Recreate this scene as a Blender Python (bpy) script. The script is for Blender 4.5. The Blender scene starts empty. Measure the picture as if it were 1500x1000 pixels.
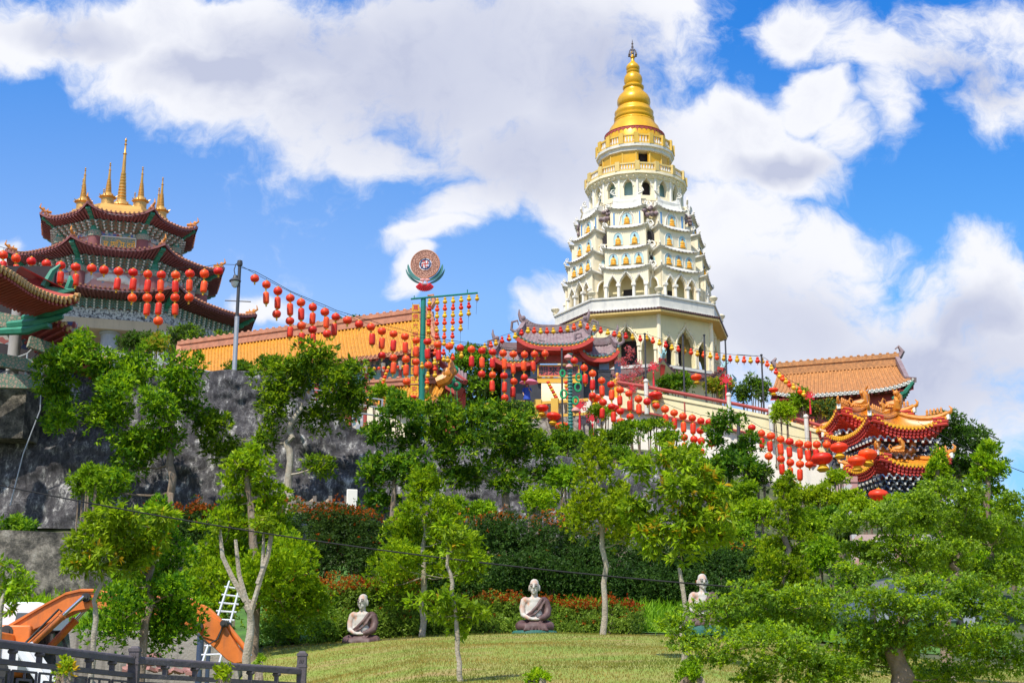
import bpy, math, random
import numpy as np
from math import sin, cos, tan, pi, radians, sqrt, atan2
from mathutils import Vector, Matrix, noise as mnoise
S = bpy.context.scene
COL = S.collection
# ---------------------------------------------------------------- camera
FPX, PITCH = 2100.0, radians(15)          # focal length in pixels of a 1500 px wide picture
cd = bpy.data.cameras.new('camera'); cam = bpy.data.objects.new('camera', cd); COL.objects.link(cam)
cam.location = (0, 0, 0); cam.rotation_euler = (pi/2 + PITCH, 0, 0)
cd.sensor_width = 36; cd.lens = FPX/1500*36; cd.clip_end = 3000; cd.clip_start = 0.2
S.camera = cam
# ---------------------------------------------------------------- sun and sky
SUN_AZ, SUN_EL = radians(28), radians(56)   # the sun stands behind the viewer, to the left
sd = Vector((-sin(SUN_AZ)*cos(SUN_EL), -cos(SUN_AZ)*cos(SUN_EL), sin(SUN_EL)))
sl = bpy.data.lights.new('sun', 'SUN'); sl.energy = 4.0; sl.angle = radians(0.6); sl.color = (1.0, .94, .82)
so = bpy.data.objects.new('sun', sl); COL.objects.link(so); so.rotation_euler = sd.to_track_quat('Z', 'Y').to_euler(); so.location = sd*200
S.view_settings.view_transform = 'Standard'; S.view_settings.look = 'None'
S.view_settings.exposure = 0.5; S.view_settings.gamma = 1

def E(py): v = (500-py)/FPX; return (sin(PITCH)+v*cos(PITCH))/(cos(PITCH)-v*sin(PITCH))
def at(px, py, Y):
    """the point at distance Y (metres, world y) that the picture shows at px, py"""
    v = (500-py)/FPX; k = Y/(cos(PITCH)-v*sin(PITCH))
    return Vector(((px-750)/FPX*k, Y, (sin(PITCH)+v*cos(PITCH))*k))
def zof(py, Y): return E(py)*Y

w = bpy.data.worlds.new('World'); S.world = w; w.use_nodes = True
nt = w.node_tree; N = nt.nodes; L = nt.links; N.clear()
def nd(t, **k):
    n = N.new(t)
    for a, b in k.items(): setattr(n, a, b)
    return n
def mth(op, a, b=None, c=None, clamp=False):
    n = nd('ShaderNodeMath', operation=op); n.use_clamp = clamp
    for i, q in enumerate((a, b, c)):
        if q is None: continue
        if isinstance(q, (int, float)): n.inputs[i].default_value = q
        else: L.new(q, n.inputs[i])
    return n.outputs[0]
def mixc(f, a, b):
    n = nd('ShaderNodeMix', data_type='RGBA')
    for i, q in ((0, f), (6, a), (7, b)):
        if isinstance(q, (int, float)): n.inputs[i].default_value = q
        elif isinstance(q, tuple): n.inputs[i].default_value = (*q, 1)
        else: L.new(q, n.inputs[i])
    return n.outputs[2]
def skyramp(v):
    r = nd('ShaderNodeValToRGB'); L.new(v, r.inputs[0]); e = r.color_ramp.elements; e.new(.5); e.new(.5)
    for q, (p, c) in zip(e, [(0,(1.5,1.1,1.1)),(.16,(1.65,1.3,1.3)),(.30,(1.75,1.56,1.58)),(.52,(.55,1.22,1.75))]): q.position = p; q.color = (*c, 1)
    return r.outputs[0]
def build_world():
    sky = nd('ShaderNodeTexSky', sky_type='NISHITA'); sky.sun_disc = False
    sky.sun_elevation = SUN_EL; sky.sun_rotation = pi + SUN_AZ; sky.air_density = 1.0; sky.dust_density = .3; sky.ozone_density = 2.5; sky.altitude = 300
    tc = nd('ShaderNodeTexCoord'); sp = nd('ShaderNodeSeparateXYZ'); L.new(tc.outputs['Generated'], sp.inputs[0])
    # direction of the sky as slopes: u = x/|y|, v = z/|y|
    ay = mth('MAXIMUM', mth('ABSOLUTE', sp.outputs[1]), .12)
    u = mth('DIVIDE', sp.outputs[0], ay); v = mth('DIVIDE', sp.outputs[2], ay)
    cb = nd('ShaderNodeCombineXYZ'); L.new(u, cb.inputs[0]); L.new(v, cb.inputs[1])
    L.new(mth('MULTIPLY', mth('LESS_THAN', sp.outputs[1], 0), 5.0), cb.inputs[2])
    def noise(src, sc, det, rough=.55, lac=2.1, dist=0):
        n = nd('ShaderNodeTexNoise'); L.new(src, n.inputs['Vector']); n.inputs['Scale'].default_value = sc
        n.inputs['Detail'].default_value = det; n.inputs['Roughness'].default_value = rough; n.inputs['Lacunarity'].default_value = lac
        n.inputs['Distortion'].default_value = dist; return n
    wn = noise(cb.outputs[0], 7, 4)
    vm = nd('ShaderNodeVectorMath', operation='SUBTRACT'); L.new(wn.outputs['Color'], vm.inputs[0]); vm.inputs[1].default_value = (.5, .5, .5)
    vs = nd('ShaderNodeVectorMath', operation='MULTIPLY_ADD'); L.new(vm.outputs[0], vs.inputs[0]); vs.inputs[1].default_value = (.09, .09, 0); L.new(cb.outputs[0], vs.inputs[2])
    P = vs.outputs[0]
    def blobs(lst):
        acc = None
        for (px, py, rx, ry, rot) in lst:
            c = at(px, py, 1.0)
            m = nd('ShaderNodeMapping', vector_type='TEXTURE'); L.new(P, m.inputs[0])
            m.inputs['Location'].default_value = (c.x, c.z, 0); m.inputs['Rotation'].default_value = (0, 0, radians(rot))
            m.inputs['Scale'].default_value = (rx/FPX*1.12, ry/FPX*1.2, 1e3)
            ln = nd('ShaderNodeVectorMath', operation='LENGTH'); L.new(m.outputs[0], ln.inputs[0])
            mr = nd('ShaderNodeMapRange', interpolation_type='SMOOTHSTEP'); L.new(ln.outputs['Value'], mr.inputs[0])
            mr.inputs[1].default_value = 1.9; mr.inputs[2].default_value = .25; mr.inputs[3].default_value = 0; mr.inputs[4].default_value = 1
            acc = mr.outputs[0] if acc is None else mth('MAXIMUM', acc, mr.outputs[0])
        return acc
    solid = blobs(CLOUDS); grey = blobs(GREY)
    n1 = noise(P, 7.5, 12, .64); n2 = noise(P, 5.5, 6, .5)
    far = mth('MULTIPLY', noise(cb.outputs[0], 1.6, 4).outputs['Fac'], mth('GREATER_THAN', mth('ADD', mth('ABSOLUTE', u), mth('MULTIPLY', mth('LESS_THAN', sp.outputs[1], 0), 2)), .75))
    base = mth('MAXIMUM', solid, far)
    dens = mth('ADD', base, mth('MULTIPLY', mth('SUBTRACT', n1.outputs['Fac'], .5), 2.9))
    mr = nd('ShaderNodeMapRange', interpolation_type='SMOOTHSTEP'); L.new(dens, mr.inputs[0]); mr.inputs[1].default_value = .27; mr.inputs[2].default_value = .92
    alpha = mr.outputs[0]
    # cloud tone: white tops and edges, lavender grey thick bases
    thick = nd('ShaderNodeMapRange', interpolation_type='SMOOTHSTEP'); L.new(mth('ADD', dens, mth('MULTIPLY', mth('SUBTRACT', n2.outputs['Fac'], .5), 1.6)), thick.inputs[0])
    thick.inputs[1].default_value = .95; thick.inputs[2].default_value = 1.75; thick.inputs[3].default_value = 0; thick.inputs[4].default_value = 1
    g = mth('ADD', mth('MULTIPLY', grey, .85), mth('MULTIPLY', thick.outputs[0], .38), clamp=True)
    g = mth('MULTIPLY', g, mth('ADD', .45, mth('MULTIPLY', n2.outputs['Fac'], 1.1)), clamp=True)
    cc = mixc(g, (6.7, 6.8, 7.2), (3.95, 4.25, 5.45))
    hs = nd('ShaderNodeHueSaturation'); L.new(sky.outputs[0], hs.inputs['Color']); hs.inputs['Saturation'].default_value = 1.12; hs.inputs['Value'].default_value = 1.0
    tint = nd('ShaderNodeMix', data_type='RGBA', blend_type='MULTIPLY'); tint.inputs[0].default_value = 1; L.new(hs.outputs[0], tint.inputs[6]); L.new(skyramp(v), tint.inputs[7])
    az = nd('ShaderNodeMapRange'); L.new(u, az.inputs[0]); az.inputs[1].default_value = -.2; az.inputs[2].default_value = .25
    t2 = nd('ShaderNodeMix', data_type='RGBA', blend_type='MULTIPLY'); t2.inputs[0].default_value = 1; L.new(tint.outputs[2], t2.inputs[6]); L.new(mixc(az.outputs[0], (1, 1, 1), (.50, .84, .96)), t2.inputs[7])
    col = mixc(alpha, t2.outputs[2], cc)
    bg = nd('ShaderNodeBackground'); L.new(col, bg.inputs[0]); bg.inputs[1].default_value = .1
    out = nd('ShaderNodeOutputWorld'); L.new(bg.outputs[0], out.inputs[0])
# clouds: picture x, y of the centre, half width, half height, tilt
CLOUDS = [(90,55,190,55,5),(330,30,200,60,0),(330,120,130,50,-12),(470,150,130,75,-20),(640,110,260,130,0),(560,215,110,40,-8),
 (760,200,190,90,-8),(690,300,75,38,25),(860,60,170,110,0),(930,20,90,60,0),(1040,200,110,55,0),(1110,175,80,40,-10),(1180,225,80,42,0),(1210,140,40,50,-50),(1250,190,40,40,0),
 (1010,300,60,60,0),(1190,30,80,40,0),(1290,70,130,45,-25),(1400,60,140,70,0),(1440,130,90,70,-20),(1300,150,40,70,0),
 (1130,380,110,65,0),(1180,440,140,100,0),(1110,520,120,110,0),(1320,520,200,120,0),(1440,420,85,75,0),(1480,520,120,140,0),(1260,400,30,30,0),(1400,620,160,80,0),(820,455,70,35,30),(590,410,45,24,50),
 (5,360,26,26,0),(10,80,80,40,0),(380,440,40,18,0),(640,350,60,22,10),(1060,330,90,70,0),(1050,480,90,90,0),(1200,350,60,40,0),(1380,470,130,90,0),(1340,600,220,110,0),(1120,620,120,60,0),(250,90,160,60,0),(430,90,160,90,0),(880,250,140,90,0),(1420,30,120,50,0),(800,130,190,130,0),(700,60,160,80,0),(1180,560,140,90,0),(1420,540,120,110,0),(950,200,70,60,0)]
GREY = [(640,100,210,110,0),(780,220,150,70,0),(480,60,130,50,0),(100,50,80,22,0),(330,90,90,30,0),(1160,235,60,18,0),(1150,480,110,70,0),(1330,560,160,80,0),(1430,480,60,40,0),(860,120,90,80,0),(1400,110,70,30,-20)]
build_world()
# ---------------------------------------------------------------- materials
MATS = {}
def mat(name, col, rough=.7, var=.12, vscale=3.0, metal=0, bump=0, bscale=20, stain=None, stain_amt=.5, coat=0, trans=0, sstretch=(1,1,.18), spec=.5, island=0, col2=None, objvar=0):
    """procedural surface: base colour with noise variation, optional streaky stains, per-island variation and bump"""
    if name in MATS: return MATS[name]
    m = bpy.data.materials.new(name); m.use_nodes = True; t = m.node_tree; n = t.nodes; l = t.links
    b = n['Principled BSDF']; out = n['Material Output']
    tc = n.new('ShaderNodeTexCoord'); no = n.new('ShaderNodeTexNoise'); l.new(tc.outputs['Object'], no.inputs['Vector'])
    no.inputs['Scale'].default_value = vscale; no.inputs['Detail'].default_value = 6; no.inputs['Roughness'].default_value = .6
    def mix(f, a, c, mode='MIX'):
        q = n.new('ShaderNodeMix'); q.data_type = 'RGBA'; q.blend_type = mode
        for i, z in ((0, f), (6, a), (7, c)):
            if isinstance(z, (int, float)): q.inputs[i].default_value = z
            elif isinstance(z, tuple): q.inputs[i].default_value = (*z, 1)
            else: l.new(z, q.inputs[i])
        return q.outputs[2]
    cr = n.new('ShaderNodeMapRange'); l.new(no.outputs['Fac'], cr.inputs[0]); cr.inputs[1].default_value = .3; cr.inputs[2].default_value = .7
    hi = tuple(min(1, c*(1+var)) for c in col) if col2 is None else col2; lo = tuple(c*(1-var) for c in col)
    c = mix(cr.outputs[0], lo, hi)
    if island:
        g = n.new('ShaderNodeNewGeometry'); mr = n.new('ShaderNodeMapRange'); l.new(g.outputs['Random Per Island'], mr.inputs[0])
        mr.inputs[3].default_value = 1-island; mr.inputs[4].default_value = 1+island
        hs = n.new('ShaderNodeHueSaturation'); l.new(c, hs.inputs['Color']); l.new(mr.outputs[0], hs.inputs['Value'])
        mh = n.new('ShaderNodeMapRange'); l.new(g.outputs['Random Per Island'], mh.inputs[0]); mh.inputs[3].default_value = .5+island*.03; mh.inputs[4].default_value = .5-island*.05
        l.new(mh.outputs[0], hs.inputs['Hue']); c = hs.outputs[0]
    if objvar:
        oi = n.new('ShaderNodeObjectInfo'); mr = n.new('ShaderNodeMapRange'); l.new(oi.outputs['Random'], mr.inputs[0]); mr.inputs[3].default_value = 1-objvar*.7; mr.inputs[4].default_value = 1+objvar*1.5
        hs = n.new('ShaderNodeHueSaturation'); l.new(c, hs.inputs['Color']); l.new(mr.outputs[0], hs.inputs['Value']); m2 = n.new('ShaderNodeMapRange'); l.new(oi.outputs['Random'], m2.inputs[0]); m2.inputs[3].default_value = .496; m2.inputs[4].default_value = .512; l.new(m2.outputs[0], hs.inputs['Hue']); c = hs.outputs[0]
    if stain:
        mp = n.new('ShaderNodeMapping'); l.new(tc.outputs['Object'], mp.inputs[0]); mp.inputs['Scale'].default_value = sstretch
        n2 = n.new('ShaderNodeTexNoise'); l.new(mp.outputs[0], n2.inputs['Vector']); n2.inputs['Scale'].default_value = 2.6; n2.inputs['Detail'].default_value = 8; n2.inputs['Roughness'].default_value = .68
        r2 = n.new('ShaderNodeMapRange'); l.new(n2.outputs['Fac'], r2.inputs[0]); r2.inputs[1].default_value = .5; r2.inputs[2].default_value = .72; r2.inputs[4].default_value = stain_amt
        c = mix(r2.outputs[0], c, stain)
    if isinstance(c, tuple): b.inputs['Base Color'].default_value = (*c, 1)
    else: l.new(c, b.inputs['Base Color'])
    b.inputs['Roughness'].default_value = rough; b.inputs['Metallic'].default_value = metal; b.inputs['Coat Weight'].default_value = coat; b.inputs['Specular IOR Level'].default_value = spec
    if bump:
        nb = n.new('ShaderNodeTexNoise'); l.new(tc.outputs['Object'], nb.inputs['Vector']); nb.inputs['Scale'].default_value = bscale; nb.inputs['Detail'].default_value = 5
        bp = n.new('ShaderNodeBump'); l.new(nb.outputs['Fac'], bp.inputs['Height']); bp.inputs['Strength'].default_value = bump; bp.inputs['Distance'].default_value = .05; l.new(bp.outputs[0], b.inputs['Normal'])
    if trans:
        tr = n.new('ShaderNodeBsdfTranslucent'); mx = n.new('ShaderNodeMixShader'); mx.inputs[0].default_value = trans
        tt = mix(1.0, c, (1.0, 1.0, .55), 'MULTIPLY') if not isinstance(c, tuple) else None
        if tt is not None and island: l.new(tt, tr.inputs[0])
        else: l.new(c, tr.inputs[0])
        l.new(b.outputs[0], mx.inputs[1]); l.new(tr.outputs[0], mx.inputs[2]); l.new(mx.outputs[0], out.inputs[0])
    MATS[name] = m; return m
def ramp_mat(name, scale, stops, rough=.8, kind='noise', bump=.4, detail=10, nrough=.7, stretch=(1,1,1), constant=False, bdist=.1, randomness=1, cracks=0):
    """procedural surface whose colour runs through a ramp over noise or voronoi cells"""
    if name in MATS: return MATS[name]
    m = bpy.data.materials.new(name); m.use_nodes = True; t = m.node_tree; n = t.nodes; l = t.links; b = n['Principled BSDF']
    tc = n.new('ShaderNodeTexCoord'); mp = n.new('ShaderNodeMapping'); l.new(tc.outputs['Object'], mp.inputs[0]); mp.inputs['Scale'].default_value = stretch
    if kind == 'noise':
        x = n.new('ShaderNodeTexNoise'); x.inputs['Detail'].default_value = detail; x.inputs['Roughness'].default_value = nrough; f = x.outputs['Fac']
    else:
        x = n.new('ShaderNodeTexVoronoi'); x.inputs['Randomness'].default_value = randomness
        if kind == 'edge': x.feature = 'DISTANCE_TO_EDGE'; f = x.outputs['Distance']
        else:
            sx = n.new('ShaderNodeSeparateColor'); l.new(x.outputs['Color'], sx.inputs[0]); f = sx.outputs[0]
    x.inputs['Scale'].default_value = scale; l.new(mp.outputs[0], x.inputs['Vector'])
    r = n.new('ShaderNodeValToRGB'); l.new(f, r.inputs[0]); el = r.color_ramp.elements
    if constant: r.color_ramp.interpolation = 'CONSTANT'
    while len(el) < len(stops): el.new(.5)
    for e, (p, c) in zip(el, stops): e.position = p; e.color = (*c, 1)
    cout = r.outputs[0]
    if cracks:      # rubble joints, broken up by noise
        wn = n.new('ShaderNodeTexNoise'); wn.inputs['Scale'].default_value = 1.1; wn.inputs['Detail'].default_value = 4; l.new(tc.outputs['Object'], wn.inputs['Vector'])
        ad = n.new('ShaderNodeVectorMath'); ad.operation = 'MULTIPLY_ADD'; l.new(wn.outputs['Color'], ad.inputs[0]); ad.inputs[1].default_value = (.9,.9,.9); l.new(tc.outputs['Object'], ad.inputs[2])
        vo = n.new('ShaderNodeTexVoronoi'); vo.feature = 'DISTANCE_TO_EDGE'; vo.inputs['Scale'].default_value = cracks; l.new(ad.outputs[0], vo.inputs['Vector'])
        m1 = n.new('ShaderNodeMapRange'); l.new(vo.outputs['Distance'], m1.inputs[0]); m1.inputs[1].default_value = .055; m1.inputs[2].default_value = .01
        m2 = n.new('ShaderNodeMapRange'); l.new(wn.outputs['Fac'], m2.inputs[0]); m2.inputs[1].default_value = .47; m2.inputs[2].default_value = .68
        mu = n.new('ShaderNodeMath'); mu.operation = 'MULTIPLY'; l.new(m1.outputs[0], mu.inputs[0]); l.new(m2.outputs[0], mu.inputs[1])
        mx = n.new('ShaderNodeMix'); mx.data_type = 'RGBA'; l.new(mu.outputs[0], mx.inputs[0]); l.new(cout, mx.inputs[6]); mx.inputs[7].default_value = (.26,.25,.25,1); cout = mx.outputs[2]
    l.new(cout, b.inputs['Base Color']); b.inputs['Roughness'].default_value = rough
    if bump:
        bp = n.new('ShaderNodeBump'); l.new(f, bp.inputs['Height']); bp.inputs['Strength'].default_value = bump; bp.inputs['Distance'].default_value = bdist; l.new(bp.outputs[0], b.inputs['Normal'])
    MATS[name] = m; return m
M = {}
M['cream'] = mat('cream_plaster', (.74,.66,.40), .85, .06, 1.5, stain=(.60,.52,.34), stain_amt=.45, bump=.1)
M['ivory'] = mat('ivory_plaster', (.84,.74,.53), .85, .05, 1.5, stain=(.52,.48,.40), stain_amt=.45, bump=.1)
M['white'] = mat('white_plaster', (.78,.74,.66), .8, .04, 2, stain=(.50,.49,.48), stain_amt=.5, bump=.1)
M['softyellow'] = mat('soft_yellow_plaster', (.72,.52,.20), .8, .06, 2)
M['stonedk'] = mat('dark_weathered_trim', (.13,.11,.12), .8, .3, 5)
M['palegrey'] = mat('grey_white_plaster', (.66,.64,.58), .8, .08, 2, stain=(.34,.34,.36), stain_amt=.6, bump=.15)
M['yellow'] = mat('yellow_plaster', (.66,.42,.06), .6, .1, 1.2, stain=(.50,.32,.06), stain_amt=.4)
M['yellow2'] = mat('warm_yellow_trim', (.75,.42,.05), .7, .1, 2)
M['gold'] = mat('gold_paint', (.72,.38,.012), .34, .14, 1.0, metal=.25, stain=(.45,.27,.04), stain_amt=.6, sstretch=(1,1,.3))
M['goldm'] = mat('gold_metal', (.58,.32,.08), .4, .12, 1.0, metal=.45, stain=(.5,.28,.08), stain_amt=.4)
M['goldfig'] = mat('gilded_figure', (.82,.42,.04), .5, .15, 4)
M['red'] = mat('red_paint', (.55,.05,.035), .6, .15, 2, bump=.1)
M['redtrim'] = mat('dull_red_trim', (.38,.06,.05), .7, .15, 2)
M['maroon'] = mat('maroon_paint', (.21,.065,.065), .65, .12, 2)
M['darktile'] = mat('dark_glazed_tile', (.10,.05,.05), .45, .3, 6)
M['niche'] = mat('pale_blue_niche', (.38,.60,.66), .8, .08, 3)
M['blue'] = mat('blue_paint', (.08,.25,.55), .7, .15, 4)
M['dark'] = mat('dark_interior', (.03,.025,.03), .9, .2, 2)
M['green'] = mat('green_paint', (.03,.22,.14), .55, .2, 3)
M['teal'] = mat('teal_bracket', (.13,.26,.24), .75, .3, 5)
M['stone'] = mat('grey_stone', (.36,.37,.40), .85, .12, 1.2, stain=(.2,.2,.22), stain_amt=.5, bump=.2)
M['concrete'] = mat('weathered_concrete', (.32,.29,.25), .9, .12, .8, stain=(.07,.06,.05), stain_amt=.95, sstretch=(1.4,1.4,.12), bump=.3)
M['beam'] = mat('tan_concrete_beam', (.52,.40,.28), .85, .08, .6, stain=(.35,.27,.2), stain_amt=.4)
M['orange_tile'] = mat('orange_glazed_tile', (.43,.19,.06), .55, .38, 5, stain=(.22,.10,.04), stain_amt=.7, sstretch=(1,1,1), bump=.2)
M['amber_tile'] = mat('amber_glazed_tile', (.56,.25,.025), .45, .3, 5, stain=(.30,.15,.03), stain_amt=.6, sstretch=(1,1,1), bump=.2)
M['terra'] = mat('terracotta_ridge', (.45,.19,.11), .65, .25, 3, stain=(.34,.16,.1), stain_amt=.5, bump=.2)
M['ornament'] = mat('orange_glazed_ornament', (.60,.22,.02), .4, .25, 6, coat=.3)
M['metalgrey'] = mat('galvanised_steel', (.40,.41,.43), .5, .1, 4, metal=.5)
M['blackmetal'] = mat('dark_painted_steel', (.045,.045,.05), .5, .2, 4)
M['polegreen'] = mat('green_enamel', (.01,.19,.15), .4, .1, 3)
M['wire'] = mat('black_cable', (.03,.03,.032), .9, .1, 4, spec=.1)
M['lred'] = mat('red_lantern_silk', (.86,.04,.014), .42, .12, 3, trans=.25, objvar=.16)
M['lyel'] = mat('yellow_lantern_silk', (.80,.46,.02), .45, .1, 3, trans=.2, objvar=.12)
M['knot'] = mat('crimson_satin_cord', (.62,.015,.03), .5, .12, 6)
M['bark'] = mat('grey_brown_bark', (.20,.145,.10), .9, .3, 8, stain=(.42,.38,.32), stain_amt=.6, sstretch=(1,1,.5), bump=.5, bscale=30)
M['barkpale'] = mat('pale_lichened_bark', (.34,.29,.22), .9, .3, 9, stain=(.50,.52,.46), stain_amt=.7, sstretch=(1,1,.6), bump=.5, bscale=30)
M['orange'] = mat('orange_machine_paint', (.66,.17,.025), .5, .2, 1.5, stain=(.26,.10,.05), stain_amt=.8, bump=.05)
M['chrome'] = mat('bright_steel', (.7,.7,.72), .2, .05, 4, metal=1)
M['rubber'] = mat('black_rubber', (.03,.03,.03), .7, .2, 6)
M['whitepaint'] = mat('white_vehicle_paint', (.78,.79,.80), .35, .03, 2, coat=.3)
M['glass'] = mat('dark_window_glass', (.06,.08,.10), .12, .1, 2, spec=.8)
M['railstone'] = mat('grey_purple_railing_stone', (.085,.072,.082), .8, .15, 4, stain=(.15,.14,.15), stain_amt=.5, bump=.25)
M['alu'] = mat('aluminium', (.72,.73,.75), .4, .06, 4, metal=.4)
M['robe'] = mat('brown_robe_paint', (.085,.042,.042), .6, .25, 5, stain=(.24,.16,.14), stain_amt=.6)
M['statue_white'] = mat('flaking_white_paint', (.47,.45,.42), .8, .15, 6, stain=(.50,.17,.06), stain_amt=.9, sstretch=(2.2,2.2,1.5))
M['statue_base'] = mat('teal_painted_base', (.015,.11,.09), .7, .25, 4, bump=.3)
M['plum'] = mat('faded_plum_roof_tile', (.22,.15,.16), .7, .2, 4, stain=(.36,.34,.32), stain_amt=.6, sstretch=(1,1,1))
M['blackstone'] = mat('black_granite', (.035,.037,.045), .45, .2, 4)
M['bluegrey'] = mat('blue_grey_pillar_paint', (.16,.23,.33), .6, .12, 3)
M['water'] = mat('aqua_pale_paint', (.35,.6,.62), .7, .1, 3)
M['rock'] = ramp_mat('black_weathered_retaining_rock', 1.9, [(.38,(.03,.028,.033)),(.49,(.085,.08,.088)),(.55,(.15,.145,.15)),(.585,(.40,.39,.38)),(.65,(.74,.72,.70))], .92, detail=14, nrough=.78, bump=.9, bdist=.30, stretch=(1.3,1,.6), cracks=3.4)
M['rocklight'] = ramp_mat('stained_cut_slope', 1.3, [(.38,(.03,.028,.025)),(.48,(.13,.115,.095)),(.56,(.32,.28,.23)),(.68,(.50,.46,.40))], .92, detail=14, nrough=.78, bump=.9, bdist=.3)
M['rubble'] = ramp_mat('pale_rubble_stone', 2.4, [(.0,(.10,.09,.08)),(.06,(.30,.27,.24)),(.5,(.42,.39,.35))], .9, kind='edge', bump=.7)
M['grass'] = ramp_mat('mown_lawn_grass', 1.1, [(.34,(.34,.24,.09)),(.44,(.27,.25,.06)),(.54,(.21,.26,.035)),(.68,(.15,.24,.025))], .95, detail=12, nrough=.72, bump=.6, bdist=.06, stretch=(.5,1,1))
M['wildgrass'] = ramp_mat('rough_bank_grass', 1.5, [(.35,(.04,.09,.015)),(.55,(.07,.17,.02)),(.7,(.12,.22,.04))], .95, detail=10, bump=.6)
M['earth'] = ramp_mat('planted_slope_earth', .8, [(.35,(.03,.045,.015)),(.5,(.06,.08,.025)),(.7,(.14,.11,.07))], .95, detail=10, bump=.5)
M['paving'] = ramp_mat('stone_paving', 1.5, [(.0,(.2,.19,.18)),(.04,(.35,.33,.31)),(.6,(.42,.40,.37))], .85, kind='edge', bump=.2, randomness=.2)
M['frieze'] = ramp_mat('painted_frieze_panels', 4.2, [(0,(.30,.32,.36)),(.2,(.10,.22,.22)),(.36,(.45,.43,.38)),(.52,(.34,.10,.09)),(.66,(.12,.16,.36)),(.8,(.52,.50,.46)),(.93,(.45,.30,.10))], .75, kind='cell', constant=True, bump=.2)
M['frieze2'] = ramp_mat('painted_scroll_frieze', 7, [(0,(.06,.16,.13)),(.05,(.12,.25,.19)),(.14,(.30,.26,.18)),(.3,(.42,.30,.24))], .75, kind='edge', bump=.2)
M['pinkpanel'] = ramp_mat('painted_pink_panels', 1.6, [(0,(.46,.24,.22)),(.5,(.52,.36,.33)),(.75,(.50,.48,.48)),(.9,(.20,.28,.40))], .75, kind='cell', constant=True, bump=0)
M['mural'] = ramp_mat('black_white_mural', 5, [(.4,(.04,.04,.05)),(.48,(.3,.3,.32)),(.55,(.55,.54,.53))], .8, detail=6, bump=0)
M['wheelpat'] = ramp_mat('copper_mesh_disc', 9, [(0,(.10,.03,.02)),(.08,(.28,.11,.07)),(.2,(.48,.24,.17))], .6, kind='edge', bump=.3)
M['bark_twig'] = M['bark']
def leafmat(name, col, col2, isl=.35, trans=.3, rough=.5): return mat(name, col, rough, .3, .9, island=isl, trans=trans+.18, col2=col2, spec=.18, objvar=.12)
M['lf_dark'] = leafmat('dark_green_foliage', (.055,.165,.018), (.13,.29,.022))
M['lf_mid'] = leafmat('mid_green_foliage', (.15,.31,.012), (.27,.45,.018))
M['lf_bright'] = leafmat('bright_green_foliage', (.23,.41,.010), (.36,.54,.016))
M['lf_lime'] = leafmat('lime_green_foliage', (.30,.46,.010), (.44,.58,.015))
M['lf_broad'] = leafmat('broad_glossy_foliage', (.19,.34,.014), (.34,.47,.025), rough=.4)
M['lf_grey'] = leafmat('grey_green_foliage', (.085,.16,.04), (.15,.24,.07))
M['lf_small'] = leafmat('small_leaf_foliage', (.16,.32,.03), (.32,.48,.07), rough=.4)
M['lf_hedge'] = leafmat('hedge_foliage', (.035,.09,.018), (.085,.17,.03))
M['lf_orange'] = leafmat('orange_new_leaves', (.42,.09,.012), (.58,.18,.015), isl=.4)
M['lf_yellow'] = leafmat('yellow_leaves', (.62,.38,.02), (.70,.50,.03))
M['lf_pink'] = leafmat('pink_blossom', (.70,.10,.17), (.80,.30,.36), isl=.35)
M['lf_yellowbush'] = leafmat('golden_bush_leaves', (.36,.30,.03), (.50,.42,.05))
M['lf_core'] = mat('inner_foliage_mass', (.016,.04,.010), .9, .4, 3)

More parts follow.
